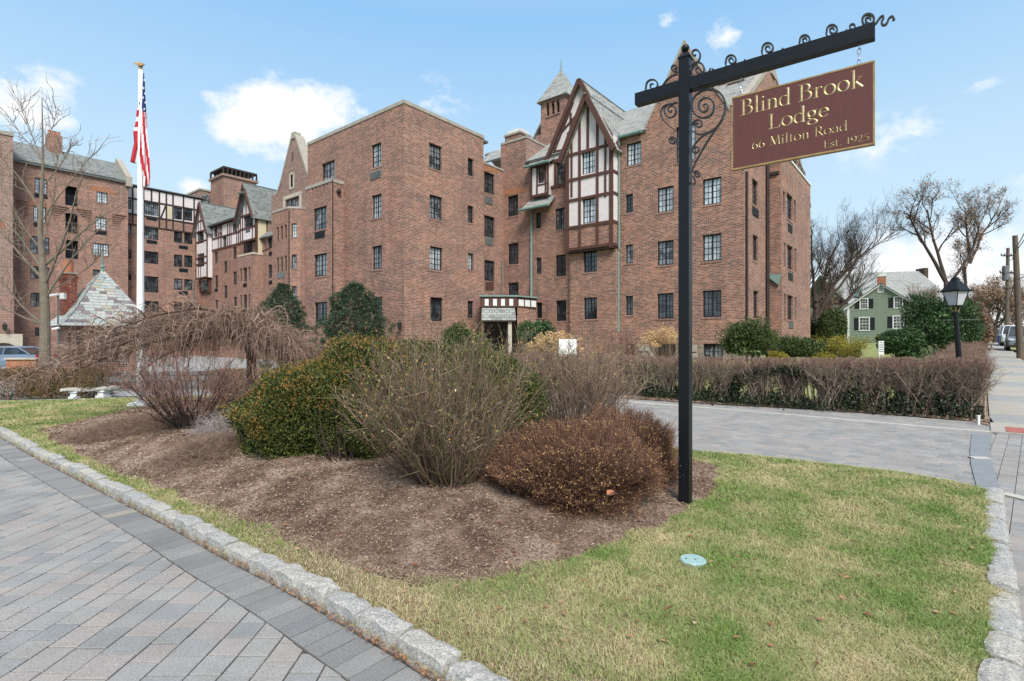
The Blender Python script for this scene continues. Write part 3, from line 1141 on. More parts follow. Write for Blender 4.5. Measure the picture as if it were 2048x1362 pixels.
def kerb_stones(line, lengths, width, side, hgt=0.095, jit=0.018):
	P = np.array(line)
	seg = np.linalg.norm(np.diff(P, axis=0), axis=1)
	s = np.concatenate([[0], np.cumsum(seg)])
	cur = 0.0
	at_ = lambda q: np.array([np.interp(q, s, P[:, 0]), np.interp(q, s, P[:, 1])])
	while cur < s[-1] - 0.1:
		L = random.uniform(*lengths)
		e = min(cur + L, s[-1])
		a, b = at_(cur + 0.009), at_(e - 0.009)
		d = (b - a) / (np.linalg.norm(b - a) + 1e-9)
		n_ = np.array([d[1], -d[0]]) * side
		sh_ = n_ * random.uniform(-.009, .009)
		a, b = a + sh_, b + sh_ * random.uniform(-1, 1)
		h_ = hgt + random.uniform(-jit, jit)
		z0 = float(T(*a))
		# grid of the stone: rough rounded block
		nx, ny, nzz = 6, 4, 3
		ln = np.linalg.norm(b - a)
		V, idx = [], {}
		ph = random.uniform(0, 50)
		for i in range(nx + 1):
			for j in range(ny + 1):
				for k in range(nzz + 1):
					if 0 < i < nx and 0 < j < ny and k < nzz:
						continue
					u, v_, w_ = i / nx * 2 - 1, j / ny * 2 - 1, k / nzz
					ru = u * (1 - 0.025 * (abs(v_) ** 5) - 0.03 * w_ ** 6)
					rv = v_ * (1 - 0.03 * (abs(u) ** 6) - 0.07 * w_ ** 5)
					zz = -0.06 + (h_ + 0.06) * w_
					if k == nzz:
						zz -= 0.010 * (abs(u) ** 8) + 0.008 * abs(v_) ** 5
						zz += 0.005 * math.sin(5 * u + ph) * math.cos(3 * v_ + ph) + random.uniform(-.004, .004)
					jx = random.uniform(-.0045, .0045)
					p = (a + b) / 2 + d * ru * ln / 2 + n_ * (rv * width / 2 + jx + 0.006 * math.sin(4 * u + ph))
					idx[(i, j, k)] = len(V)
					V.append((p[0], p[1], z0 + zz))
		Fq = []

		def q(*c):
			Fq.append(tuple(idx[t_] for t_ in c))
		for i in range(nx):
			for j in range(ny):
				q((i, j, nzz), (i + 1, j, nzz), (i + 1, j + 1, nzz), (i, j + 1, nzz))
			for k in range(nzz):
				q((i, 0, k), (i + 1, 0, k), (i + 1, 0, k + 1), (i, 0, k + 1))
				q((i, ny, k + 1), (i + 1, ny, k + 1), (i + 1, ny, k), (i, ny, k))
		for j in range(ny):
			for k in range(nzz):
				q((0, j, k + 1), (0, j + 1, k + 1), (0, j + 1, k), (0, j, k))
				q((nx, j, k), (nx, j + 1, k), (nx, j + 1, k + 1), (nx, j, k + 1))
		if side < 0:
			Fq = Fq
		else:
			Fq = [f[::-1] for f in Fq]
		o = mk('kerb_stone', V, Fq, 'granite', kh, origin=((a + b)[0] / 2, (a + b)[1] / 2, z0))
		cur = e


kerb_stones(offset_line(K1, -0.072), (0.27, 0.38), 0.135, -1, hgt=.092)
K2 = smooth_line(KERB2[:-1] + [KERB2[-1]], 1)
kerb_stones(offset_line(K2, -0.08), (0.26, 0.42), 0.145, -1, hgt=0.08)
bk = smooth_line(BACK[:6], 1)
kerb_stones(offset_line(bk, 0.055), (0.5, 0.9), 0.10, -1, hgt=0.03, jit=0.004)

# --- island lawn and mulch bed
def island_z(x, y):
	d = dist_line(x, y, ISLAND, True)
	z = T(x, y) + 0.02 + 0.065 * sstep(d / 0.25)
	ib = inpoly(x, y, BED)
	db = dist_line(x, y, BED, True)
	return z + np.where(ib, 0.20 * sstep(db / 1.1), 0)


isl_in = [tuple(p) for p in offset_line(K1, -0.04)][::1] + [(1.16, 1.33)] + [tuple(p) for p in offset_line(K2[1:], -0.06)] + BACK
sheet('island_lawn', isl_in, lambda x, y: island_z(x, y) - 0.004, 'lawn_soil', 0.22)
sheet('mulch_bed', BED, lambda x, y: Z(x, y), 'mulch_soil', 0.14, lift=0.004)
# hedge bed along the far edge of the driveway
hb = [gflat(*p) for p in [(1240, 800), (1400, 808), (1600, 818), (1800, 832), (1976, 846)]]
sheet('hedge_bed', hb + [(9.3, 10.1), (10.3, 11.35), (9.3, 11.7), (3.0, 15.9), (-1.6, 18.8), (-2.0, 18.0), (0.5, 16.0)], T, 'mulch_soil', 0.35, lift=0.02)

sheet('verge_soil', [tuple(p) for p in (sp + SW_DIR * .9 - nsl * .02, sp + SW_DIR * 42 - nsl * .02, sp + SW_DIR * 42 - nsl * 1.2, sp + SW_DIR * 3 - nsl * 1.2)], T, 'mulch_soil', .8, lift=.012)
# --- sidewalk slabs, right
sh = empty('sidewalk', (12, 12, 0))
sh['kind'] = 'structure'
cur = 0.0
i = 0
ew = None
while cur < 75:
	L = 1.52
	a = sp + SW_DIR * (cur + 0.006)
	b = sp + SW_DIR * (cur + L - 0.006)
	w_ = 1.45 if cur > 6 else 1.45 + 1.2 * (1 - cur / 6)
	q = [a, b, b + nsl * w_, a + nsl * w_]
	mb = MB()
	zt = [float(T(*p)) + 0.02 for p in q]
	mb.hexa([(q[k][0], q[k][1], zt[k] - 0.08) for k in (0, 3, 2, 1)], [(q[k][0], q[k][1], zt[k]) for k in (0, 3, 2, 1)])
	mb.build('slab', 'concrete' if i % 3 != 1 else 'concrete_grey', sh)
	cur += L
	i += 1
q = [sp + SW_DIR * 0.10 + nsl * 0.2, sp + SW_DIR * 0.80 + nsl * 0.2, sp + SW_DIR * 0.80 + nsl * 1.65, sp + SW_DIR * 0.10 + nsl * 1.65]
mb = MB()
mb.hexa([(p[0], p[1], 0.015) for p in (q[0], q[3], q[2], q[1])], [(p[0], p[1], 0.028) for p in (q[0], q[3], q[2], q[1])])
for iu in range(5):
	for iv in range(10):
		c = q[0] + SW_DIR * (0.07 + iu * 0.14) + nsl * (0.07 + iv * 0.145)
		mb.lathe((c[0], c[1], 0.028), [(0.025, 0), (0.016, 0.006)], 6)
mb.build('tactile_pad', 'red_tile', sh)
# road and verge beyond the sidewalk
mo = nsl * 3.1
mo2 = nsl * 12
rd = [sp - SW_DIR * 20 + mo, sp + SW_DIR * 95 + mo, sp + SW_DIR * 95 + mo2, sp - SW_DIR * 20 + mo2]
sheet('road', [tuple(p) for p in rd][::-1], T, 'asphalt', 3.0, lift=-0.02)

# ------------------------------------------------------------------ grass, chips, leaves
def scatter(region, n, weight):
	"""n points in the frustum with density falling with distance"""
	res = []
	tot = 0
	while tot < n:
		m = n
		py = rng.uniform(0, 1, m)
		t_ = weight[0] * (weight[1] / weight[0]) ** py
		px = rng.uniform(-70, 2118, m)
		x, y = (px - HX) / F * t_, t_
		ok = region(x, y)
		res.append(np.column_stack([x, y])[ok])
		tot += int(ok.sum())
	return np.concatenate(res)[:n]


def on_lawn(x, y):
	bare = 0.5 + 0.5 * np.sin(x * 2.3 + 1.0) * np.sin(y * 2.9 + 2.0 + x)
	near_tip = sstep((1.15 - dist_line(x, y, [(-2.1, 4.2), (-1.0, 3.5), (0.1, 2.75)], False)) / .8)
	d = dist_line(x, y, ISLAND, True)
	db = dist_line(x, y, BED, True)
	keep = rng.uniform(0, 1, x.shape) > near_tip * (0.55 + 0.45 * bare)
	keep &= rng.uniform(0, 1, x.shape) < 0.35 + d / 0.18
	keep &= dist_line(x, y, KERB2) > .10 + .05 * np.sin(y * 11) + .03 * np.sin(y * 29)
	edge = 0.03 * np.sin(x * 9) + 0.03 * np.sin(y * 13 + x * 5)
	return inpoly(x, y, ISLAND) & (~inpoly(x, y, BED) | (db < 0.03 + edge)) & keep


def grass(name, n, w, hgt, wid, mat='grass_blade', region=on_lawn, **k):
	P = scatter(region, n, w)
	z = Z(P[:, 0], P[:, 1]) - 0.003
	N = len(P)
	sc_ = (P[:, 1] / 3.0) ** 0.5
	h = rng.uniform(0.45, 1.15, N) * hgt * np.clip(sc_, .85, 1.3)
	a = rng.uniform(0, 2 * np.pi, N)
	lean = rng.uniform(0.3, 1.5, N) * h
	wv = wid * rng.uniform(0.7, 1.3, N) * np.clip(sc_ ** 1.6, 1, 4)
	dx, dy = np.cos(a), np.sin(a)
	b = rng.uniform(0, 2 * np.pi, N)
	bx, by = np.cos(b) * wv, np.sin(b) * wv
	p0 = np.column_stack([P[:, 0] - bx, P[:, 1] - by, z])
	p1 = np.column_stack([P[:, 0] + bx, P[:, 1] + by, z])
	m0 = np.column_stack([P[:, 0] + dx * lean * .35 + bx * .8, P[:, 1] + dy * lean * .35 + by * .8, z + h * .6])
	m1 = np.column_stack([P[:, 0] + dx * lean * .35 - bx * .8, P[:, 1] + dy * lean * .35 - by * .8, z + h * .6])
	tp = np.column_stack([P[:, 0] + dx * lean, P[:, 1] + dy * lean, z + h * 0.85])
	V = np.stack([p0, p1, m0, m1, tp], 1).reshape(-1, 3)
	b0 = (np.arange(N) * 5)[:, None]
	Fq = np.concatenate([b0 + np.array([0, 1, 2]), b0 + np.array([0, 2, 3]), b0 + np.array([3, 2, 4])], 1).reshape(-1, 3)
	return mk(name, V, Fq, mat, kind='stuff', origin=(0, 0, 0), **k)


grass('lawn_grass', 330000, (2.3, 14.5), 0.038, 0.0016)
TIP = [(-2.6, 4.75), (-2.1, 4.2), (-1.0, 3.5), (0.1, 2.75)]
grass('worn_grass', 34000, (2.3, 6), 0.022, 0.0016, 'dry_grass', lambda x, y: inpoly(x, y, ISLAND) & ~(inpoly(x, y, BED) & (dist_line(x, y, BED, True) > .10)) & (dist_line(x, y, TIP) < .9 * rng.uniform(.2, 1, np.shape(x))))


def chips(name, n, w, region, mat, smin, smax, lift=0.0):
	P = scatter(region, n, w)
	z = Z(P[:, 0], P[:, 1]) + 0.006 + rng.uniform(0, 0.012, len(P))
	C = np.column_stack([P, z + lift])
	od = rng.normal(size=(len(P), 3))
	od[:, 2] *= 0.25
	od /= np.linalg.norm(od, axis=1)[:, None]
	s = rng.uniform(smin, smax, len(P)) * np.clip((P[:, 1] / 4) ** 0.7, 0.8, 2.2)
	V, Fq = leaf_arrays(C, s, 3.4, od, 0.0)
	return mk(name, V, Fq, mat, kind='stuff', origin=(0, 0, 0))


chips('mulch_chips', 95000, (2.6, 13.5), lambda x, y: inpoly(x, y, BED), 'mulch_chip', 0.008, 0.032)
chips('hedge_mulch', 3500, (9.5, 19), lambda x, y: inpoly(x, y, hb + [(9.7, 11.6), (3.0, 15.9)]), 'mulch_chip', 0.02, 0.05, 0.02)


def leaves(name, n, w, region, smin, smax):
	P = scatter(region, n, w)
	z = Z(P[:, 0], P[:, 1]) + 0.03
	V, Fq = [], []
	for i in range(len(P)):
		a = random.uniform(0, 6.28)
		s = random.uniform(smin, smax)
		tilt = random.uniform(-.5, .5)
		d = np.array([math.cos(a), math.sin(a), tilt * .5])
		e = np.array([-math.sin(a), math.cos(a), random.uniform(-.3, .3)])
		c = np.array([P[i, 0], P[i, 1], z[i]])
		b = len(V)
		up = np.array([0, 0, s * 0.12])
		V += [c - d * s * .5, c - d * s * .1 + e * s * .3 + up, c + d * s * .25 + e * s * .22 + up, c + d * s * .55, c + d * s * .25 - e * s * .22 + up, c - d * s * .1 - e * s * .3 + up]
		Fq += [(b, b + 1, b + 2, b + 3), (b, b + 3, b + 4, b + 5)]
	return mk(name, V, Fq, 'dead_leaf', kind='stuff', origin=(0, 0, 0))


leaves('fallen_leaves', 300, (2.4, 12), lambda x, y: inpoly(x, y, ISLAND), 0.016, 0.045)
leaves('hedge_leaf_litter', 260, (9, 17), lambda x, y: inpoly(x, y, hb + [(9.7, 11.6), (3.0, 15.9)]), .05, .10)
leaves('leaf_litter', 420, (7.6, 9.9), lambda x, y: dist_line(x, y, [gflat(330, 868, .2), gflat(250, 884, .2)]) < 0.28, 0.04, 0.075)
leaves('kerb_leaf_litter', 500, (2.2, 8), lambda x, y: (dist_line(x, y, K1[::3]) < 0.05) & (~inpoly(x, y, ISLAND)), 0.008, 0.022)
# ------------------------------------------------------------------ THE LODGE
class Pl:
	"""a vertical wall plane in the building grid: point (a,b), unit direction d along the wall, outward normal n"""

	def __init__(s, a, b, da, db, na, nb):
		s.o = np.array([a, b], float)
		s.d = np.array([da, db], float)
		s.n = np.array([na, nb], float)
		s.holes = []

	def px(s, px, py):
		dx = (px - HX) / F
		r = np.array([dx * UR[0] + UR[1], dx * UL[0] + UL[1]])
		t_ = (s.o @ s.n) / (r @ s.n)
		p = r * t_
		return float((p - s.o) @ s.d), CH + (HY - py) / F * t_

	def P(s, u, z, out=0.0):
		q = s.o + s.d * u + s.n * out
		return W(q[0], q[1], z)


def PA(a):
	return Pl(a, 0, 0, 1, -1, 0)      # faces the camera-left; u = b


def PB(b):
	return Pl(0, b, 1, 0, 0, -1)      # faces the camera-right; u = a


GZ = -0.6
lodge = empty('lodge', W(24, 20, 0), 'large red brick Tudor apartment lodge with half-timbered gables behind the hedge', 'building')
frame_cache = {}


def quad_on(mb, pl, u0, u1, z0, z1, o0, o1, mi=0):
	"""box on a wall plane between outward offsets o0 < o1"""
	b = [pl.P(u0, z0, o0), pl.P(u1, z0, o0), pl.P(u1, z0, o1), pl.P(u0, z0, o1)]
	t_ = [pl.P(u0, z1, o0), pl.P(u1, z1, o0), pl.P(u1, z1, o1), pl.P(u0, z1, o1)]
	mb.hexa(b, t_, mi)


def window(pl, x0, x1, yt, yb, cols=4, rows=4, glass='glass_dark', rec=0.13, parent=None, sill=True, ac=None, hole=True, name='window', fm='window_metal', arch=False, clamp=None):
	xc = (x0 + x1) / 2
	u0, _ = pl.px(x0, yt)
	u1, _ = pl.px(x1, yt)
	if u0 > u1:
		u0, u1 = u1, u0
	_, z1 = pl.px(xc, yt)
	_, z0 = pl.px(xc, yb)
	if clamp is not None:
		z0 = max(z0, clamp)
	return window_uz(pl, u0, u1, z0, z1, cols, rows, glass, rec, parent, sill, hole, name, fm)


def window_uz(pl, u0, u1, z0, z1, cols=4, rows=4, glass='glass_dark', rec=0.10, parent=None, sill=True, hole=True, name='window', fm='window_metal'):
	parent = parent or lodge
	if hole:
		pl.holes.append((u0, u1, z0, z1))
	mb = MB()
	w, h = u1 - u0, z1 - z0
	fw = min(0.065, w * 0.12)
	f0, f1 = -rec - 0.04, -rec + 0.02
	quad_on(mb, pl, u0, u0 + fw, z0, z1, f0, f1)
	quad_on(mb, pl, u1 - fw, u1, z0, z1, f0, f1)
	quad_on(mb, pl, u0 + fw, u1 - fw, z0, z0 + fw, f0, f1 - .002)
	quad_on(mb, pl, u0 + fw, u1 - fw, z1 - fw, z1, f0, f1 - .002)
	iu0, iu1, iz0, iz1 = u0 + fw, u1 - fw, z0 + fw, z1 - fw
	for c in range(1, cols):
		x = iu0 + (iu1 - iu0) * c / cols
		big = (cols % 2 == 0 and c == cols // 2 and cols > 2) or (cols == 6 and c % 2 == 0)
		t_ = 0.038 if big else 0.013
		quad_on(mb, pl, x - t_, x + t_, iz0, iz1, f0, f1 - (0.004 if big else 0.02))
	for r_ in range(1, rows):
		z = iz0 + (iz1 - iz0) * r_ / rows
		quad_on(mb, pl, iu0, iu1, z - 0.012, z + 0.012, f0, f1 - 0.024)
	o = mb.build(name, fm, parent)
	g = MB()
	quad_on(g, pl, iu0 - .01, iu1 + .01, iz0 - .01, iz1 + .01, -rec - 0.06, -rec - 0.02)
	g.build('pane', glass, o)
	if sill:
		s_ = MB()
		quad_on(s_, pl, u0 - 0.06, u1 + 0.06, z0 - 0.10, z0 - 0.004, -0.05, 0.028)
		s_.build('sill', 'brick_soldier', o, uv=True)
	return o


def acunit(pl, x0, x1, yt, yb, mat='window_metal'):
	xc = (x0 + x1) / 2
	u0, _ = pl.px(x0, yt)
	u1, _ = pl.px(x1, yt)
	u0, u1 = min(u0, u1), max(u0, u1)
	_, z1 = pl.px(xc, yt)
	_, z0 = pl.px(xc, yb)
	mb = MB()
	quad_on(mb, pl, u0, u1, z0, z1, -0.1, 0.03)
	n = 6
	for i in range(n):
		z = z0 + (z1 - z0) * (i + 0.5) / n
		quad_on(mb, pl, u0 + .04, u1 - .04, z - 0.012, z + 0.012, 0.03, 0.045)
	return mb.build('air_conditioner', mat, lodge)


def wall(pl, u0, u1, z0, z1, mat='brick_main', name='wall', parent=None, depth=0.16, top=None):
	"""wall face with real openings and reveals; top = list of (u,z) gable points above z1"""
	hs = [h for h in pl.holes if h[0] < u1 and h[1] > u0 and h[2] < z1 and h[3] > z0]
	us = sorted({u0, u1} | {min(max(x, u0), u1) for h in hs for x in h[:2]})
	zs = sorted({z0, z1} | {min(max(x, z0), z1) for h in hs for x in h[2:]})
	V, Fc, idx = [], [], {}

	def vi(u, z, o=0.0):
		k = (round(u, 4), round(z, 4), o)
		if k not in idx:
			idx[k] = len(V)
			V.append(pl.P(u, z, o))
		return idx[k]

	def inside(u, z):
		return any(h[0] < u < h[1] and h[2] < z < h[3] for h in hs)
	# orientation
	e = np.cross(pl.P(1, 0) - pl.P(0, 0), np.array([0, 0, 1.0]))
	nout = pl.P(0, 0, 1) - pl.P(0, 0, 0)
	fl = e @ nout < 0
	for i in range(len(us) - 1):
		for j in range(len(zs) - 1):
			if us[i + 1] - us[i] < 1e-4 or zs[j + 1] - zs[j] < 1e-4:
				continue
			if inside((us[i] + us[i + 1]) / 2, (zs[j] + zs[j + 1]) / 2):
				continue
			f = (vi(us[i], zs[j]), vi(us[i + 1], zs[j]), vi(us[i + 1], zs[j + 1]), vi(us[i], zs[j + 1]))
			Fc.append(f[::-1] if fl else f)
	for (a, b, c, d) in hs:
		a, b, c, d = max(a, u0), min(b, u1), max(c, z0), min(d, z1)
		for (p, q) in (((a, c), (b, c)), ((b, c), (b, d)), ((b, d), (a, d)), ((a, d), (a, c))):
			k = len(V)
			V += [pl.P(*p), pl.P(*q), pl.P(*q, -depth), pl.P(*p, -depth)]
			f = (k, k + 1, k + 2, k + 3)
			Fc.append(f[::-1] if not fl else f)
	if top:
		k = len(V)
		pts = [(u0, z1)] + list(top) + [(u1, z1)]
		V += [pl.P(*p) for p in pts]
		f = tuple(range(k, k + len(pts)))
		Fc.append(f if fl else f[::-1])
	return mk(name, V, Fc, mat, parent or lodge, uv=True)


def prism(foot, z0, z1, mat, name, parent=None, uv=True, **k):
	"""vertical prism on a footprint of (a,b) points"""
	b = [W(a, b_, z0) for a, b_ in foot]
	t_ = [W(a, b_, z1) for a, b_ in foot]
	ar = sum(b[i][0] * b[(i + 1) % len(b)][1] - b[(i + 1) % len(b)][0] * b[i][1] for i in range(len(b)))
	if ar < 0:
		b, t_ = b[::-1], t_[::-1]
	mb = MB()
	mb.hexa(b, t_)
	return mb.build(name, mat, parent or lodge, uv=uv, **k)


def pbox(a0, a1, b0, b1, z0, z1, mat, name, parent=None, **k):
	return prism([(a0, b0), (a1, b0), (a1, b1), (a0, b1)], z0, z1, mat, name, parent, **k)


def slab(pts, th, mat, name, parent=None):
	"""sloping roof slab from world points (top surface), given thickness downwards"""
	P = np.array(pts)
	n = np.cross(P[1] - P[0], P[2] - P[0])
	n /= np.linalg.norm(n)
	if n[2] < 0:
		P = P[::-1]
		n = -n
	mb = MB()
	mb.hexa(P - n * th, P)
	return mb.build(name, mat, parent or lodge, uv=True)


def bar(pl, p, q, w=0.16, out=0.05, mat='timber', px=True, name='timber', base=-0.03):
	"""timber bar on a plane between two points (pixels or (u,z))"""
	if px:
		p, q = pl.px(*p), pl.px(*q)
	p, q = np.array(p), np.array(q)
	d = (q - p) / (np.linalg.norm(q - p) + 1e-9)
	n = np.array([-d[1], d[0]]) * w / 2
	c = [p - n, q - n, q + n, p + n]
	mb = MB()
	mb.hexa([pl.P(*x, base) for x in c], [pl.P(*x, out) for x in c])
	return mb.build(name, mat, lodge)


def panel(pl, pts, mat, o0, o1, name, px=True):
	c = [pl.px(*p) if px else p for p in pts]
	mb = MB()
	mb.hexa([pl.P(*x, o0) for x in c], [pl.P(*x, o1) for x in c])
	return mb.build(name, mat, lodge, uv=True)


def pipe(pl, x, y0, y1, r=0.055, mat='copper_green', out=0.09):
	u, z0 = pl.px(x, y0)
	u, z1 = pl.px(x, y1)
	mb = MB()
	q = [pl.P(u, z0, out), pl.P(u, (z0 + z1) / 2, out), pl.P(u, z1, out)]
	mb.tube(q, r, 8)
	return mb.build('downpipe', mat, lodge)


# ======== corner block ========
A0, B0 = 18.74, 22.87
pa0, pb0 = PA(A0), PB(B0)
TOP0 = 14.93
a0r = 25.3
b0l = 32.9
# left face
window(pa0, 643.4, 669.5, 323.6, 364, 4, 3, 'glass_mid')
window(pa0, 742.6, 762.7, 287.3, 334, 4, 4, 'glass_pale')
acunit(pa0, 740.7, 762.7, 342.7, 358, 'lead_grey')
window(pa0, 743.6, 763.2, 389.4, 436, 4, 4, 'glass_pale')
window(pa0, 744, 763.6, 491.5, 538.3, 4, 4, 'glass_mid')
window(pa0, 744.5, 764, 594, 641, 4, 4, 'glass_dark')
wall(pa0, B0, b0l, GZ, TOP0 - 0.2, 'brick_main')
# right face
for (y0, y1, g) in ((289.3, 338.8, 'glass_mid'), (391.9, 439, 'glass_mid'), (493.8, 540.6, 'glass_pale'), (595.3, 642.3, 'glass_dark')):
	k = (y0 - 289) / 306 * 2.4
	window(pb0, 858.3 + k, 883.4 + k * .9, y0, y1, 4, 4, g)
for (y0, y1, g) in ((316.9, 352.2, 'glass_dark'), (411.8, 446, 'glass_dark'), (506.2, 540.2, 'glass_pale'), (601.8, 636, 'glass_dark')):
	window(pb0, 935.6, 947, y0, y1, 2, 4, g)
wall(pb0, A0, a0r, GZ, TOP0 - 0.2, 'brick_main')
pbox(A0 + 0.02, a0r + 0.5, B0 + 0.02, b0l, TOP0 - 0.35, TOP0 - 0.22, 'lead_grey', 'flat_roof', uv=False)
wall(Pl(0, b0l, 1, 0, 0, 1), A0, a0r + .5, GZ, TOP0 - .2)
# coping
for (f) in ([(A0 - .04, B0 - .04), (A0 + .32, B0 - .04), (A0 + .32, b0l), (A0 - .04, b0l)], [(A0 + .321, B0 - .04), (a0r + .04, B0 - .04), (a0r + .04, B0 + .32), (A0 + .321, B0 + .32)]):
	prism(f, TOP0 - 0.199, TOP0, 'coping', 'coping')
# bay on the left face
ba, bb0, bb1 = 17.88, 28.66, 31.6
pbay = PA(ba)
window(pbay, 627, 653, 414.2, 459, 4, 4, 'glass_mid')
acunit(pbay, 630, 649.7, 463, 476)
window(pbay, 627.7, 653.9, 507.7, 552.6, 4, 4, 'glass_mid')
window(pbay, 628.7, 654.8, 604, 650, 4, 4, 'glass_dark')
for (x, y0, y1) in ((624.9, 374, 396), (632.5, 369, 387), (639.6, 368, 391), (647.2, 361, 383), (655.2, 363, 385)):
	u, z1 = pbay.px(x, y0)
	u, z0 = pbay.px(x, y1)
	pbay.holes.append((u - .05, u + .05, z0, z1))
	panel(pbay, [(u - .06, z0), (u + .06, z0), (u + .06, z1), (u - .06, z1)], 'brick_red', -0.2, -0.12, 'slot', px=False)
wall(pbay, bb0, bb1, GZ, 11.3)
pbs = PB(bb0)
wall(pbs, ba, A0, GZ, 11.3)
wall(Pl(0, bb1, 1, 0, 0, 1), ba, A0, GZ, 11.3)
prism([(ba - .04, bb0 - .04), (A0, bb0 - .04), (A0, bb1 + .04), (ba - .04, bb1 + .04)], 11.301, 11.5, 'coping', 'coping')
mb = MB()
q = pbs.px(676, 384)
mb.lathe(pbs.P(q[0], q[1] - .1, .1), [(0.02, 0), (0.13, 0.04), (0.15, 0.14), (0.09, 0.26), (0.02, 0.3)], 10)
mb.build('round_vent', 'timber_dark', lodge)
pipe(pbs, 664.5, 358, 700, 0.03, 'timber_dark', out=0.05)

# ======== recess and stair wall ========
B1 = 23.6
pb1 = PB(B1)
window(pb1, 968.5, 989, 345.5, 387.5, 4, 4, 'glass_dark')
acunit(pb1, 969.5, 985.5, 393.3, 408, 'lead_grey')
window(pb1, 968.8, 989.3, 432.4, 475.3, 4, 4, 'glass_dark')
acunit(pb1, 970, 986, 476, 491, 'lead_grey')
window(pb1, 969, 989.5, 521, 562, 4, 4, 'glass_dark')
panel(pb1, [(970.5, 580), (986.5, 580), (986.5, 563.5), (970.5, 563.5)], 'timber', -.02, .03, 'door_panel')
panel(pb1, [(968.5, 342), (998, 345), (990, 331), (968.5, 330)], 'brick_orange', -.01, .015, 'soldier_course')
A1 = 28.2
wall(pb1, a0r - 1.5, A1, GZ, 13.55, 'brick_main')
slab([W(a0r, B1 - .05, 13.6), W(A1, B1 - .05, 13.6), W(A1, B1 + .35, 13.6), W(a0r, B1 + .35, 13.6)], .12, 'coping', 'coping')
wall(Pl(a0r, 0, 0, 1, 1, 0), B0, b0l, GZ, TOP0 - .2)
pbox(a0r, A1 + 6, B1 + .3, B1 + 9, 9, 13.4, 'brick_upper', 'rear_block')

pa1 = PA(A1)
window(pa1, 1014.8, 1036.2, 391, 432, 4, 4, 'glass_dark')
window(pa1, 1015.9, 1037, 486.6, 528.4, 4, 4, 'glass_dark')
window(pa1, 1015.9, 1037, 565.4, 592, 4, 2, 'glass_dark')
panel(pa1, [(1003.5, 393), (1050, 384), (1052, 373), (1010, 379)], 'brick_orange', -.01, .015, 'soldier_course')
UB = 21.6
wall(pa1, UB, B1 + .25, GZ, 15.35, 'brick_main')
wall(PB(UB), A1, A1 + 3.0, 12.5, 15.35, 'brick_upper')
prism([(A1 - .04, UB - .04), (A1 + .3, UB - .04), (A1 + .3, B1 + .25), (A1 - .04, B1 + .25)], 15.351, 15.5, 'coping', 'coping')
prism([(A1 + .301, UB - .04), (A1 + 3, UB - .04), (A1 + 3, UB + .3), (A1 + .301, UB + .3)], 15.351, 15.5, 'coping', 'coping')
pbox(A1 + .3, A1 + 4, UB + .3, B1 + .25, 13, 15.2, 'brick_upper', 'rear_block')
# chimney with white cap
c0 = Pl(31.5, 0, 0, 1, -1, 0)
ub0, zt = c0.px(1040, 262)
ub1, _ = c0.px(1010, 262)
pbox(31.5, 32.8, ub0, ub1, 13, 17.5, 'brick_main', 'chimney')
pbox(31.42, 32.88, ub0 - .08, ub1 + .08, 17.501, 17.65, 'coping', 'chimney_cap')
pbox(31.6, 32.7, ub0 + .1, ub1 - .1, 17.651, 17.95, 'cap_white', 'chimney_cap')
pipe(pb1, 1002, 522, 592, 0.05, 'lead_grey')

# ======== main east wall with gables ========
GC, GW = 17.27, 2.53       # rear gable centre and half width
# column 2 (under the rear gable)
for (x0, x1, y0, y1, g) in ((1113, 1128.5, 322, 368, 'glass_mid'),):
	window(pa1, x0, x1, y0, y1, 2, 4, g)
window(pa1, 1110.5, 1130.3, 416, 459.7, 4, 4, 'glass_mid')
window(pa1, 1111.3, 1132, 509.3, 553, 4, 4, 'glass_dark')
window(pa1, 1111.8, 1132.6, 600.5, 642, 4, 4, 'glass_dark')
# narrow lights near the bump
window(pa1, 1071.5, 1082, 425, 457, 2, 3, 'glass_dark')
window(pa1, 1072, 1083, 515, 548, 2, 3, 'glass_dark')
window(pa1, 1072.5, 1084, 605, 636, 2, 3, 'glass_dark')
# right column windows
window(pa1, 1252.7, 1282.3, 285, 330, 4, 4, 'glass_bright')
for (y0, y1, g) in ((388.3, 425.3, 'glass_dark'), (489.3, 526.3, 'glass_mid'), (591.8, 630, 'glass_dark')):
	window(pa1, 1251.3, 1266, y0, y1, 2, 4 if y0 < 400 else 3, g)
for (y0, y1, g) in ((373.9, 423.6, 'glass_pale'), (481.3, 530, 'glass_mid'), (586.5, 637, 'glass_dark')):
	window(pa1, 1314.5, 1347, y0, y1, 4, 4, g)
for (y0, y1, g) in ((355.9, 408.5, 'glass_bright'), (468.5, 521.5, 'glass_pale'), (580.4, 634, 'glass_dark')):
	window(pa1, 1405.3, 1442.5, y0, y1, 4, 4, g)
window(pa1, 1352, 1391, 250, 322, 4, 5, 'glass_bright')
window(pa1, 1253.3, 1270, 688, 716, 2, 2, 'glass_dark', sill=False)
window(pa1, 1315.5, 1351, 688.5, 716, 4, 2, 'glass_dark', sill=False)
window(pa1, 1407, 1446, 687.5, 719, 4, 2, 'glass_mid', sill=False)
EA = 7.61           # end wall plane b
G2C, G2W, G2Z = 10.7, 2.3, 17.9
EV = 13.67
ZS = 1.38
wall(pa1, EA, UB, ZS + 0.20, EV, 'brick_main', top=[(G2C - G2W, EV), (G2C, G2Z), (G2C + G2W, EV)][::1])
wall(pa1, EA, UB, ZS, ZS + .199, 'brick_soldier', name='soldier_course')
wall(pa1, EA, UB, GZ, ZS - .001, 'stone_base', name='stone_plinth')
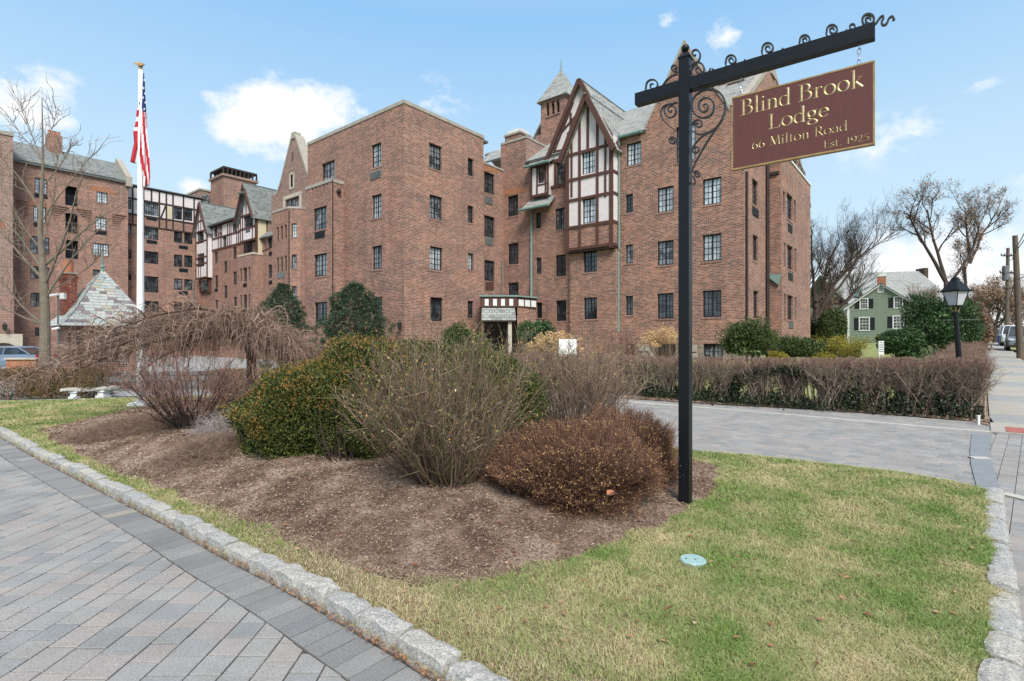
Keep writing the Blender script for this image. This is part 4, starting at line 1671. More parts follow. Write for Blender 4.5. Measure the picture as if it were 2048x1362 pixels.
# foundation stones that show between the basement windows
for seg in ((8.0, 9.6), (10.75, 12.3), (13.45, 14.6)):
	pass
sh_ = MB()
stones = []
u = EA + 0.05
for row, (z0, z1) in enumerate(((0.35, 0.62), (0.63, 0.95), (0.96, ZS - .01))):
	u = EA + 0.05 + row * .13
	while u < 14.6:
		w_ = random.uniform(0.28, 0.62)
		if not any(h[0] - .02 < u + w_ and h[1] + .02 > u and h[2] < z1 and h[3] > z0 for h in pa1.holes):
			q = MB()
			c = [(u + random.uniform(0, .04), z0 + random.uniform(0, .04)), (u + w_ - .03, z0 + random.uniform(0, .05)), (u + w_ - .03 - random.uniform(0, .04), z1 - .02 - random.uniform(0, .05)), (u + random.uniform(0, .05), z1 - .02)]
			q.hexa([pa1.P(*x, -.05) for x in c], [pa1.P(x[0] * .94 + (u + w_ / 2) * .06, x[1], .03 + random.uniform(0, .03)) for x in c])
			q.build('foundation_stone', random.choice(['stone_base', 'coping', 'lead_grey', 'coping']), lodge, uv=True)
		u += w_

# main roof: front slope, ridge along b
RZ, RA = 17.9, 34.0
ov = 0.35


def zroof(a):
	return EV + (RZ - EV) * (a - A1) / (RA - A1)


slab([W(A1 - .15, G2C + G2W - .1, EV + .02), W(A1 - .15, UB, EV + .02), W(RA, UB, RZ), W(RA, G2C + G2W - .1 - 0, RZ)], .14, 'slate_roof', 'roof')
slab([W(A1 + .4, EA + .1, zroof(A1 + .4)), W(A1 + .4, G2C + G2W - .101, zroof(A1 + .4)), W(RA, G2C + G2W - .101, RZ), W(RA, EA + .1, RZ)], .14, 'slate_roof', 'roof')
slab([W(RA + .001, EA + .1, RZ), W(RA + .001, UB + 9, RZ), W(44.6, UB + 9, EV), W(44.6, EA + .1, EV)], .14, 'slate_roof', 'roof')
slab([W(RA, UB, RZ), W(RA, UB + 8, RZ), W(A1 + 3.2, UB + 8, zroof(A1 + 3.2)), W(A1 + 3.2, UB, zroof(A1 + 3.2))], .14, 'slate_roof', 'roof')


def gable_roof(ac, back, c, hw, ez, pz, mat='slate_roof', th=.14, over=0.0):
	"""pitched roof with ridge along a, from a=ac back"""
	k = (pz - ez) / hw
	e = hw + over
	slab([W(ac, c, pz), W(back, c, pz), W(back, c - e, pz - k * e), W(ac, c - e, pz - k * e)], th, mat, 'roof')
	slab([W(ac, c + .001, pz), W(back, c + .001, pz), W(back, c + e, pz - k * e), W(ac, c + e, pz - k * e)], th, mat, 'roof')


# right brick gable with raised coping
gable_roof(A1 + .25, RA + 1, G2C, G2W - .1, EV + .05, G2Z - .2)
for s_ in (1, -1):
	d = G2W + .05
	mb = MB()
	p, q = (G2C, G2Z + .12), (G2C + s_ * d, EV + .05)
	n_ = np.array([-(q[1] - p[1]), q[0] - p[0]])
	n_ = n_ / np.linalg.norm(n_) * .18 * (-s_)
	c = [(p[0], p[1] - .25), (q[0], q[1] - .12), (q[0] + abs(n_[0]) * 0, q[1] + .12), (p[0], p[1] + .06)]
	mb.hexa([pa1.P(*x, -.28) for x in c], [pa1.P(*x, .06) for x in c])
	mb.build('gable_coping', 'coping', lodge)
# rear timber gable
prear = Pl(A1 - .02, 0, 0, 1, -1, 0)
REZ, RPZ = 13.3, 17.95
panel(prear, [(GC - GW, REZ), (GC + GW, REZ), (GC, RPZ - .1)], 'stucco', -.1, 0.0, 'stucco_panel', px=False)
gable_roof(A1 - .30, RA + 1.5, GC, GW, REZ, RPZ, over=.25)
for s_ in (1, -1):
	bar(prear, (GC, RPZ - .12), (GC + s_ * (GW + .22), REZ - .45), .26, .32, px=False, name='bargeboard', base=.16)
for p in (((1108, 306), (1147, 205)), ((1126, 262), (1155, 228)), ((1105, 304), (1128, 300)), ((1135, 268), (1151, 255)), ((1142, 226), (1142, 262))):
	bar(prear, *p, w=.13)
bar(prear, (1096, 326), (1134, 316), .2, .07)
# timbered band with the stucco below the rear gable
panel(pa1, [(1097, 374), (1112, 372), (1112, 326), (1097, 328)], 'stucco', -.01, .03, 'stucco_panel')
for x in (1098, 1111, 1130):
	bar(pa1, (x, 376), (x, 324), .15, .07)
bar(pa1, (1097, 377), (1133, 368), .18, .075)

# front gable oriel
OA, OB0, OB1 = 27.5, 14.67, 17.93
poa = PA(OA)
pob = PB(OB0)
OZ0, OZ1 = 7.35, 13.25
_, OZ0 = poa.px(1180, 497)
_, OZm = poa.px(1180, 451)
window(poa, 1163.4, 1190.6, 297.6, 346.8, 4, 4, 'glass_bright', sill=False)
window(poa, 1164.7, 1191.6, 396.2, 445.7, 4, 4, 'glass_bright', sill=False)
OPK = 16.45
OC = (OB0 + OB1) / 2
wall(poa, OB0, OB1, OZm, OZ1, 'stucco', name='stucco_wall', top=[(OC, OPK - .1)])
wall(poa, OB0, OB1, OZ0, OZm - .001, 'brick_main')
wall(pob, OA, A1, OZm, OZ1 + .4, 'stucco', name='stucco_wall')
wall(pob, OA, A1, OZ0, OZm - .001, 'brick_main')
wall(Pl(0, OB1, 1, 0, 0, 1), OA, A1, OZ0, OZ1, 'stucco', name='stucco_wall')
pbox(OA, A1, OB0, OB1, OZ0 - .12, OZ0 - .001, 'timber_dark', 'oriel_floor')
gable_roof(OA - .45, A1 + 4.2, OC, (OB1 - OB0) / 2, OZ1, OPK, over=.28)
for s_ in (1, -1):
	hw = (OB1 - OB0) / 2
	k = (OPK - OZ1) / hw
	bar(poa, (OC, OPK - .12), (OC + s_ * (hw + .26), OZ1 - .26 * k - .12), .30, .46, px=False, name='bargeboard', base=.30)
for s_ in (0, 1):
	u_ = (OB0 + .11, OB1 - .11)[s_]
	bar(poa, (u_, OZ0 - .1), (u_, OZ1 + .1), .24, .05, px=False)
for (ya, yb) in ((298, 276), (345, 333), (392, 372), (453, 441)):
	# horizontals follow the level of the wall
	pass
for y in (300, 352, 394, 449.5, 494):
	z = poa.px(1180, y)[1]
	bar(poa, (OB0, z), (OB1, z), .17, .06, px=False)
	bar(pob, (OA, z), (A1, z), .17, .04, px=False)
for x in (1143.5, 1159.5, 1195, 1211):
	lim = 449.5 if x in (1143.5, 1211) else 494
	if x in (1143.5, 1211):
		bar(poa, (x, 394), (x, 262 if x < 1150 else 268), .13, .045)
	else:
		bar(poa, (x, lim), (x, 226 if x < 1170 else 235), .16, .05)
bar(poa, (1176, 300), (1176, 214), .16, .05)
bar(pob, (A1 - .06, OZ0), (A1 - .06, OZ1), .12, .04, px=False)
# nogging: herringbone brick panels are the brick wall seen between timbers
# brick base of the oriel bay
PBA = 27.85
pbb = PA(PBA)
window(pbb, 1166.8, 1193.8, 501.5, 543.7, 4, 4, 'glass_dark')
window(pbb, 1167.3, 1193.8, 595, 638, 4, 4, 'glass_dark')
wall(pbb, OB0, OB1 - .05, GZ, OZ0 - .12, 'brick_main')
wall(PB(OB0), PBA, A1, GZ, OZ0 - .12, 'brick_main')
wall(Pl(0, OB1 - .05, 1, 0, 0, 1), PBA, A1, GZ, OZ0 - .12)
mb = MB()
q = pbb.px(1224, 492)
mb.lathe(pbb.P(q[0], q[1] - .2, .02), [(.02, 0), (.1, .06), (.11, .16), (.03, .22)], 8)
mb.build('round_vent', 'timber_dark', lodge)

# small timber bump and copper gutters
bu = PA(A1 - .35)
u1_, _ = bu.px(1062, 350)
u0_, _ = bu.px(1096.5, 350)
_, zt_ = bu.px(1079, 330)
_, zb_ = bu.px(1079, 392)
window(bu, 1075.3, 1090, 330, 366, 2, 4, 'glass_mid', sill=False)
wall(bu, u0_, u1_, zb_, zt_, 'stucco', name='stucco_wall')
wall(PB(u0_), A1 - .35, A1, zb_, zt_, 'stucco', name='stucco_wall')
wall(Pl(0, u1_, 1, 0, 0, 1), A1 - .35, A1, zb_, zt_, 'stucco', name='stucco_wall')
for x in (1063.5, 1074.3, 1091.5, 1095.8):
	bar(bu, (x, 392), (x, 328), .11, .04)
for z in (zb_ + .06, zt_ - .05):
	bar(bu, (u0_, z), (u1_, z), .16, .045, px=False)
zq = bu.px(1083, 366)[1]
bar(bu, (bu.px(1074, 300)[0], zq - .1), (bu.px(1096, 300)[0], zq - .1), .09, .04, px=False)
slab([W(A1 - .75, u0_ - .3, zb_ - .75), W(A1 - .75, u1_ + .55, zb_ - .75), W(A1, u1_ + .3, zb_ - .02), W(A1, u0_ - .3, zb_ - .02)], .1, 'slate_roof', 'roof')
slab([W(A1 - .6, u0_ - .25, zt_ + .04), W(A1 - .6, u1_ + .3, zt_ + .04), W(A1 + .9, u1_ + .3, zt_ + 1.0), W(A1 + .9, u0_ - .25, zt_ + 1.0)], .1, 'slate_roof', 'roof')


def gutter(a, b0, b1, z, r=.11):
	mb = MB()
	mb.tube([W(a, b0, z), W(a, (b0 + b1) / 2, z), W(a, b1, z)], r, 8)
	return mb.build('gutter', 'copper_green', lodge)


gutter(A1 - .68, u0_ - .25, u1_ + .35, zt_ - .02, .10)
gutter(A1 - .82, u0_ - .3, u1_ + .6, zb_ - .82, .09)
gutter(A1 - .22, G2C + G2W + .1, OB0 - .15, EV - .06, .11)
pipe(pa1, 1064, 420, 660, .07)
pipe(pa1, 1240, 268, 500, .06, out=.12)
pipe(pa1, 1238.5, 500, 665, .06, out=.09)

# pyramid-roofed tower
ta0, ta1, tb0, tb1 = 31.0, 33.2, 20.3, 22.4
ptw = PA(ta0)
TZ = 18.95
for (x0, x1, yt, yb) in ((1092.3, 1098.3, 207, 233), (1102.8, 1108.8, 203.5, 229.5), (1112.6, 1118.8, 199.5, 225.5)):
	u0, u1 = ptw.px(x1, yt)[0], ptw.px(x0, yt)[0]
	z1, z0 = ptw.px((x0 + x1) / 2, yt)[1], ptw.px((x0 + x1) / 2, yb)[1]
	ptw.holes.append((u0, u1, z0, z1 - .12))
	uc, hw = (u0 + u1) / 2, (u1 - u0) / 2
	# arched head: small dark recess pieces
	ptw.holes.append((uc - hw * .6, uc + hw * .6, z1 - .1201, z1 + .05))
	o = MB()
	quad_on(o, ptw, u0 - .02, u1 + .02, z0 - .02, z1 + .06, -.4, -.22)
	for k in range(5):
		zz = z0 + (z1 - z0) * (k + .5) / 5
		quad_on(o, ptw, u0, u1, zz - .02, zz + .02, -.22, -.12)
	o.build('louvre', 'timber_dark', lodge)
	s2 = MB()
	quad_on(s2, ptw, u0 - .06, u1 + .06, z0 - .1, z0 - .003, -.03, .06)
	s2.build('sill', 'brick_soldier', lodge, uv=True)
wall(ptw, tb0, tb1, 11, TZ, 'brick_main', depth=.24)
wall(PB(tb0), ta0, ta1, 11, TZ, 'brick_main')
wall(Pl(0, tb1, 1, 0, 0, 1), ta0, ta1, 11, TZ)
wall(Pl(ta1, 0, 0, 1, 1, 0), tb0, tb1, 11, TZ)
ap = ((ta0 + ta1) / 2, (tb0 + tb1) / 2)
tv = []
rings = [(1.32, -.02), (1.24, .12), (.95, .62), (0.02, 2.55)]
for (k, z) in rings:
	for (sa, sb) in ((-1, -1), (1, -1), (1, 1), (-1, 1)):
		tv.append(W(ap[0] + sa * k, ap[1] + sb * k, TZ + z))
tf = []
for i in range(len(rings) - 1):
	for j in range(4):
		tf.append((i * 4 + j, i * 4 + (j + 1) % 4, i * 4 + 4 + (j + 1) % 4, i * 4 + 4 + j))
tf.append((3, 2, 1, 0))
mk('roof', tv, tf, 'slate_roof', lodge, uv=True)
mb = MB()
mb.lathe(W(ap[0], ap[1], TZ + 2.3), [(.16, 0), (.06, .3), (.05, .5), (.02, .95)], 8)
mb.build('finial', 'copper_green', lodge)
# sloping buttress at the left foot of the tower
prism([(ta0 + .1, tb1), (ta1, tb1), (ta1, tb1 + .8), (ta0 + .1, tb1 + .8)], 11, 16.7, 'brick_upper', 'buttress')
slab([W(ta0, tb1, 17.6), W(ta1, tb1, 17.6), W(ta1, tb1 + .95, 16.3), W(ta0, tb1 + .95, 16.3)], .1, 'slate_roof', 'roof')

# chimneys and far gable behind the sign
def chim(a, px0, px1, ytop, d, zb, pots=0, mat='brick_main', cap='coping'):
	p = PA(a)
	b1_, zt_ = p.px(px0, ytop)
	b0_, _ = p.px(px1, ytop)
	pbox(a, a + d, b0_, b1_, zb, zt_, mat, 'chimney')
	pbox(a - .06, a + d + .06, b0_ - .06, b1_ + .06, zt_ + .001, zt_ + .14, cap, 'chimney_cap')


chim(33.2, 1432, 1466, 152, 1.0, 14, cap='cap_white')
chim(32.6, 1456, 1486, 168, 1.0, 14, mat='brick_upper')

# ======== end wall (towards the road) ========
pe = PB(EA)
window(pe, 1504.7, 1516, 360, 411.6, 2, 5, 'glass_dark')
acunit(pe, 1504.5, 1516.5, 416.5, 433)
window(pe, 1505.7, 1516.2, 471, 522, 2, 5, 'glass_dark')
window(pe, 1506.8, 1516.8, 582, 636, 2, 5, 'glass_dark')
AE = 44.6
for (y0, y1) in ((384, 397), (426, 485), (515, 559), (598, 640)):
	window(pe, 1596, 1599.6, y0, y1, 1, 3, 'glass_dark', sill=False)
wall(pe, A1, AE, ZS + .2, EV, 'brick_main', top=[(RA, RZ + .3), (RA + 3.5, RZ - .9)])
wall(pe, A1, AE, GZ, ZS + .199, 'stone_base', name='stone_plinth')
for s_ in (0, 1):
	p, q = ((RA, RZ + .42), (A1 - .1, EV + .1)) if s_ else ((RA, RZ + .42), (AE, EV - .1))
	mb = MB()
	c = [(p[0], p[1] - .3), (q[0], q[1] - .25), (q[0], q[1] + .1), (p[0], p[1] + .05)]
	mb.hexa([pe.P(*x, -.3) for x in c], [pe.P(*x, .05) for x in c])
	mb.build('gable_coping', 'coping', lodge)
prism([(RA - .35, EA - .1), (RA + .75, EA - .1), (RA + .75, EA + .5), (RA - .35, EA + .5)], RZ - .5, RZ + .6, 'coping', 'gable_pier')
pipe(pe, 1491, 344, 700, .07, 'pipe_dark', out=.07)
pipe(pe, 1531.5, 326, 700, .11, 'pipe_dark', out=.10)
wall(Pl(AE, 0, 0, 1, 1, 0), EA, UB + 9, GZ, EV)
pbox(AE - .1, AE + .5, EA + .1, EA + .9, 12.0, 14.4, 'brick_main', 'corner_turret')
pbox(AE - .2, AE + .6, EA - .25, EA + .9, 11.7, 12.0, 'lead_grey', 'corner_gutter')
pipe(pe, 1611, 395, 700, .08, 'pipe_dark', out=.08)
# bay on the end wall
BA, BB = 32.75, 6.82
BAE = 41.6
pbf = PB(BB)
ZBT = 12.4
cop = []
_, zct = PA(BA).px(1550, 548)
for (cx, sl, sr, rows_) in ((0, 0, 0, None),):
	pass
for (x0, x1, y0, y1, c, r_) in ((1566, 1570.5, 383, 430, 1, 4), (1573.5, 1585.4, 389.5, 440, 3, 4), (1588, 1592, 400.5, 445, 1, 4),
								(1567.6, 1571.3, 485.3, 533, 1, 4), (1574.3, 1585.7, 491.5, 539, 3, 4), (1589, 1592.8, 496.7, 541.7, 1, 4),
								(1568.5, 1572.3, 588, 641, 1, 4), (1575, 1585.7, 591, 639.5, 3, 4), (1589.4, 1592.8, 594, 640, 1, 4)):
	window(pbf, x0, x1, y0, y1, c, r_, 'glass_dark' if c == 3 else 'glass_mid', sill=c == 3)
acunit(pbf, 1576, 1584, 449, 464.5)
acunit(pbf, 1576.3, 1585, 546, 560.5)
acunit(pbf, 1577, 1586, 644, 657, 'lead_grey')
for i, x in enumerate((1566, 1570.5, 1575, 1580, 1585, 1590)):
	y0 = 337 + (x - 1566) * 1.1
	u, z1 = pbf.px(x, y0)
	u, z0 = pbf.px(x, y0 + (20 if i % 2 else 26))
	pbf.holes.append((u - .07, u + .07, z0, z1))
	panel(pbf, [(u - .08, z0), (u + .08, z0), (u + .08, z1), (u - .08, z1)], 'brick_red', -.25, -.13, 'slot', px=False)
wall(pbf, BA, BAE, GZ, ZBT)
wall(PA(BA), BB, EA, zct, ZBT)
wall(Pl(BAE, 0, 0, 1, 1, 0), BB, EA, GZ, ZBT)
# below the copper weathering the corner is cut back
wall(PA(BA + .02), BB, EA, GZ, zct)
panel(PA(BA), [(1529.5, 548.5), (1563, 548.5), (1558.5, 571)], 'copper_green', 0.02, .12, 'copper_weathering')
prism([(BA - .05, BB - .05), (BAE + .05, BB - .05), (BAE + .05, BB + .2), (BA - .05, BB + .2)], ZBT + .001, ZBT + .13, 'cap_white', 'coping')
prism([(BA - .05, BB + .2), (BA + .2, BB + .2), (BA + .2, EA), (BA - .05, EA)], ZBT + .001, ZBT + .13, 'coping', 'coping')
mb = MB()
for i in range(9):
	p = W(BA + .8 + i * .9, BB + .25, ZBT)
	mb.box(p - (.02, .02, 0), p + (.02, .02, .9))
mb.tube([W(BA + .8, BB + .25, ZBT + .9), W(BA + 8, BB + .25, ZBT + .9)], .025, 6)
mb.build('balcony_rail', 'iron', lodge)
window(pe, 1583, 1590, 322, 345, 2, 2, 'glass_bright', hole=False, rec=-.06, sill=False)
mb = MB()
q = PA(BA).px(1545, 348)
p = PA(BA).P(q[0], q[1], .02)
mb.box(p - (.35, .1, .08), p + (.35, .1, .08), rz=math.radians(140))
mb.build('flood_light', 'iron', lodge)

# ======== entrance porch ========
def wbox(x0, x1, y0, y1, z0, z1, mat, name, parent=None, **k):
	mb = MB()
	mb.box((x0, y0, z0), (x1, y1, z1))
	return mb.build(name, mat, parent or lodge, **k)


pf = 31.0
X0, X1 = (960 - HX) / F * pf, (1033 - HX) / F * pf
zp = lambda y: CH + (HY - y) / F * pf
foot = [(X0, pf), (X1, pf), (X1 + 1.25, pf + 1.35), (X1 + 1.25, pf + 4), (X0, pf + 3)]
mb = MB()
mb.hexa([(x, y, zp(614)) for x, y in foot], [(x, y, zp(593.5)) for x, y in foot])
mb.build('porch_canopy', 'timber', lodge)
mb = MB()
mb.hexa([(x - .06 if x < 0 else x + .06, y - .08, zp(593.5) + .002) for x, y in foot], [(x - .06 if x < 0 else x + .06, y - .08, zp(590.5)) for x, y in foot])
mb.build('porch_roof', 'copper_green', lodge)
for x in (973.5, 990, 1006, 1022.5):
	xx = (x - HX) / F * pf
	wbox(xx - .115, xx + .115, pf - .035, pf + .02, zp(611.5), zp(598), 'cap_white', 'porch_panel')
for k in range(3):
	t0 = .1 + k * .31
	c = np.array([(X1 + 1.25 * t0, pf + 1.35 * t0), (X1 + 1.25 * (t0 + .24), pf + 1.35 * (t0 + .24))])
	nn = np.array([.73, -.68]) * .03
	mb = MB()
	q = [c[0] - nn, c[1] - nn, c[1] + nn, c[0] + nn]
	mb.hexa([(*p, zp(611.5)) for p in q], [(*p, zp(598.5)) for p in q])
	mb.build('porch_panel', 'cap_white', lodge)
mb = MB()
mb.hexa([(X0 + .1, pf - .35, zp(641)), (X1 - .02, pf - .35, zp(641)), (X1 - .02, pf - .3, zp(641)), (X0 + .1, pf - .3, zp(641))],
		[(X0 + .12, pf - .06, zp(616)), (X1 - .1, pf - .06, zp(616)), (X1 - .1, pf + .02, zp(616)), (X0 + .12, pf + .02, zp(616))])
mb.build('porch_skirt', 'slate_roof', lodge, uv=True)
wbox(X0 + .05, X1 - .05, pf - .36, pf + .02, zp(643.5), zp(641) - .002, 'timber_dark', 'porch_beam')
wbox(X0 + .2, X1 + .4, pf + 1.2, pf + 1.3, .2, zp(614) - .01, 'timber_dark', 'porch_back')
wbox(X1 - .5, X1 - .28, pf - .2, pf + .0, .3, zp(643.5) - .002, 'limestone', 'porch_column')
wbox(X0 + .05, X0 + .25, pf - .2, pf + .0, .3, zp(643.5) - .002, 'timber', 'porch_column')
mb = MB()
foot2 = [(X1 + .05, pf + .1), (X1 + 1.2, pf + 1.4), (X1 + 1.2, pf + 3.5), (X1 + .05, pf + 3.5)]
mb.hexa([(x, y, 0) for x, y in foot2], [(x, y, zp(614) - .01) for x, y in foot2])
mb.build('porch_wall', 'brick_main', lodge, uv=True)
# wall lantern on the corner
p = pa0.P(pa0.px(806, 645)[0], 2.2, .25)
mb = MB()
mb.lathe(p, [(.03, 0), (.10, .08), (.13, .35), (.15, .36), (.03, .5)], 6)
mb.build('wall_lantern', 'iron', lodge)

# ======== far left wings ========
AM = 27.0
pam = PA(AM)
E1, M1, S1 = 15.75, 14.1, 12.6
# windows of the long timbered wing
for (x0, x1, y0, y1) in ((427, 435, 450.7, 474.6), (464, 472.5, 438, 464), (445, 453, 471, 495), (428.7, 436, 504, 526), (447.4, 454.2, 522.4, 546), (465.6, 473, 494, 518),
						 (429.6, 436, 551, 576), (448, 454.7, 571, 596), (466, 473.6, 543, 569), (430, 436, 600, 624), (467, 473.6, 594, 619)):
	window(pam, x0, x1, y0, y1, 2, 3, 'glass_dark', sill=False)
acunit(pam, 430, 435.6, 577, 583.5)
wall(pam, 60.3, 74.8, -1, S1, 'brick_main')
wall(pam, 60.3, 74.8, S1 + .001, E1, 'stucco', name='stucco_wall')
for z, w_ in ((S1 + .1, .25), (M1, .2), (E1 - .12, .28)):
	bar(pam, (60.3, z), (70, z), w_, .06, px=False)
for x in (420.5, 424.5, 437, 441, 444, 455.5, 459, 462.5, 474, 477.5):
	u = pam.px(x, 450)[0]
	bar(pam, (u, S1), (u, E1), .13, .05, px=False)
for (xa, xb) in ((419.5, 427), (437, 444), (473, 479)):
	ua, ub = pam.px(xa, 450)[0], pam.px(xb, 450)[0]
	bar(pam, (ua, M1), (ub, E1), .12, .045, px=False)
	bar(pam, (ub, M1), (ua, E1), .12, .04, px=False)
slab([W(AM - .5, 60.5, E1), W(AM - .5, 74, E1), W(AM + 4.2, 74, 19.0), W(AM + 4.2, 60.5, 19.0)], .2, 'slate_dark', 'roof')
slab([W(AM + 4.2, 47, 19.0), W(AM + 4.2, 74, 19.0), W(AM + 12, 74, 14), W(AM + 12, 47, 14)], .2, 'slate_dark', 'roof')
pbox(AM + .5, AM + 9, 47, 74, -1, 14, 'brick_upper', 'rear_block')
# corner oriel tower with gable
q0, q1, qa = 69.6, 73.2, 26.45
pq = PA(qa)
window(pq, 393.5, 407.5, 460, 487, 4, 3, 'glass_dark', sill=False)
window(pq, 393.5, 408.5, 507.6, 533.8, 4, 3, 'glass_dark', sill=False)
wall(pq, q0, q1, 9.4, 15.4, 'stucco', name='stucco_wall', top=[((q0 + q1) / 2, 18.8)])
wall(PB(q0), qa, AM, 9.4, 15.4, 'stucco', name='stucco_wall')
pbox(qa + .3, AM, q0 + .3, q1 - .3, 7.6, 9.39, 'timber', 'oriel_base')
pbox(qa + .2, qa + .299, q0 + .75, q1 - .75, 7.8, 9.3, 'glass_dark', 'oriel_base_window')
gable_roof(qa - .35, AM + 5, (q0 + q1) / 2, (q1 - q0) / 2, 15.4, 18.95, 'slate_dark', over=.35)
for u in (q0 + .1, q1 - .1):
	bar(pq, (u, 9.3), (u, 15.5), .22, .05, px=False)
for z in (9.45, 11.2, 12.0, 14.0, 15.3, 16.6):
	dd = max(0, (z - 15.4) / 3.4) * (q1 - q0) / 2
	bar(pq, (q0 + dd, z), (q1 - dd, z), .17, .045, px=False)
for x in (391.5, 397, 401.5, 410.5):
	u = pq.px(x, 500)[0]
	if x in (397, 401.5):
		bar(pq, (u, 9.4), (u, 11.2), .12, .04, px=False)
		bar(pq, (u, 12), (u, 12.6), .12, .04, px=False)
		bar(pq, (u, 15.4), (u, 17.5), .12, .04, px=False)
for s_ in (1, -1):
	c = (q0 + q1) / 2
	bar(pq, (c, 18.75), (c + s_ * 2.15, 14.75), .26, .4, px=False, name='bargeboard', base=.25)

# second timber gable
g0, g1, ga = 56.6, 60.3, 26.3
pg = PA(ga)
gc = (g0 + g1) / 2
window(pg, 486.8, 506.3, 425.7, 453.6, 6, 4, 'glass_dark', sill=False)
wall(pg, g0, g1, 12.5, 15.3, 'stucco', name='stucco_wall', top=[(gc, 18.6)])
wall(PB(g0), ga, ga + 3, 11, 15.3, 'stucco_yellow', name='stucco_wall')
gable_roof(ga - .6, AM + 7, gc, (g1 - g0) / 2, 15.3, 18.8, 'slate_dark', over=.35)
for u in (g0 + .1, g0 + .75, g1 - .6, g1 - .1):
	bar(pg, (u, 12.5), (u, 15.3 + (.9 if .3 < u - g0 < 3.3 else 0)), .15, .05, px=False)
for z in (12.55, 14.0 - .1, 15.35):
	bar(pg, (g0, z), (g1, z), .2, .05, px=False)
for u in (gc - .4, gc + .4):
	bar(pg, (u, 15.3), (u, 17.6), .13, .045, px=False)
for a in (1.2, 2.6):
	bar(PB(g0), (ga + a, 11.2), (ga + a, 15.3), .16, .04, px=False)
bar(PB(g0), (ga + .08, 11), (ga + .08, 15.3), .2, .05, px=False)
for s_ in (1, -1):
	bar(pg, (gc, 18.5), (gc + s_ * 2.1, 14.7), .26, .62, px=False, name='bargeboard', base=.45)
pbox(ga - .9, ga + .4, gc - .5, gc + .5, 17.5, 17.65, 'slate_dark', 'gable_hood')
acunit(pg, 491.5, 500.5, 456.5, 464.5, 'lead_grey')
wall(pam, g0 - .1, g1, -1, 12.5, 'brick_main')
window(pam, 489.5, 504, 483, 507, 4, 3, 'glass_dark', hole=False, rec=-.05, sill=False)
# crenellated bay under it
ka, k0, k1 = 25.9, 56.5, 59.85
pk = PA(ka)
for (y0, y1) in ((535, 562), (589.5, 616)):
	window(pk, 480, 483.6, y0, y1, 1, 3, 'glass_dark', sill=False)
	window(pk, 486.6, 493.8, y0, y1 + 1, 2, 4, 'glass_dark', sill=False)
	window(pk, 496.7, 500.2, y0 - 1.5, y1 - 1.5, 1, 3, 'glass_dark', sill=False)
acunit(pk, 486.5, 493.8, 566.5, 574)
acunit(pk, 486.5, 493.8, 618, 625)
wall(pk, k0, k1, -1, 10.8)
wall(PB(k0), ka, AM, -1, 10.8)
wall(Pl(0, k1, 1, 0, 0, 1), ka, AM, -1, 10.8)
prism([(ka - .06, k0 - .06), (AM, k0 - .06), (AM, k1 + .06), (ka - .06, k1 + .06)], 10.801, 11.0, 'limestone', 'coping')
panel(pk, [(k0 + .02, 9.5), (k1 - .02, 9.5), (k1 - .02, 10.75), (k0 + .02, 10.75)], 'brick_soldier', 0.004, .02, 'parapet_band', px=False)
# wall between bay and gabled tower with lean-to roof
window(pam, 536, 544, 472.5, 497, 2, 4, 'glass_dark', sill=False)
window(pam, 536.2, 544.2, 529, 556, 2, 4, 'glass_dark', sill=False)
acunit(pam, 538, 544, 503, 511)
acunit(pam, 538.3, 544.3, 561, 568.5)
wall(pam, 47.0, g0 - .101, -1, 12.6, 'brick_main')
slab([W(AM - .4, 53.5, 12.6), W(AM - .4, g0 - .05, 12.6), W(AM + 2.6, g0 - .05, 15.4), W(AM + 2.6, 53.5, 15.4)], .16, 'slate_dark', 'roof')
for (p_, q_) in (((518, 503), (526, 475)), ((534, 499), (526, 475)), ((517, 505), (541, 497)), ((518, 504), (518, 478))):
	bar(pam, p_, q_, .14, .03)

# stone-trimmed gabled tower with polygonal bay
wa = 27.2
pw = PA(wa)
wc = 50.4
u0, z1 = pw.px(598, 396)
u1, z0 = pw.px(571.5, 412)
_, z1 = pw.px(585, 396.5)
z0 = 14.5
window_uz(pw, u0, u1, z0, z1, 6, 2, 'glass_mid', sill=False)
_, a1_ = pw.px(584, 350)
_, a0_ = pw.px(584, 374)
us0, us1 = pw.px(586.3, 360)[0], pw.px(581.6, 360)[0]
window_uz(pw, us0, us1, a0_, a1_, 1, 3, 'glass_dark', sill=False)
_, s1_ = pw.px(584, 304)
_, s0_ = pw.px(584, 324)
usl = pw.px(584.3, 310)[0]
pw.holes.append((usl - .08, usl + .08, s0_, s1_))
panel(pw, [(usl - .1, s0_), (usl + .1, s0_), (usl + .1, s1_), (usl - .1, s1_)], 'brick_red', -.3, -.16, 'slot', px=False)
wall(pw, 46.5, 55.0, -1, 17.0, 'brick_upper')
# gable triangle split around its openings (thin front wall above the shoulders)
G = [(wc - 3.3, 17.001), (wc - 2.55, 18.0), (wc - .28, 22.2), (wc + .28, 22.2), (wc + 2.55, 18.0), (wc + 3.3, 17.001)]
h_ = [h for h in pw.holes if h[3] > 17]
# build the triangle as strips between opening edges
def tri_w(z):
	zs_ = [17.0, 18.0, 22.2]
	ws_ = [3.3, 2.55, .28]
	return float(np.interp(z, zs_, ws_))


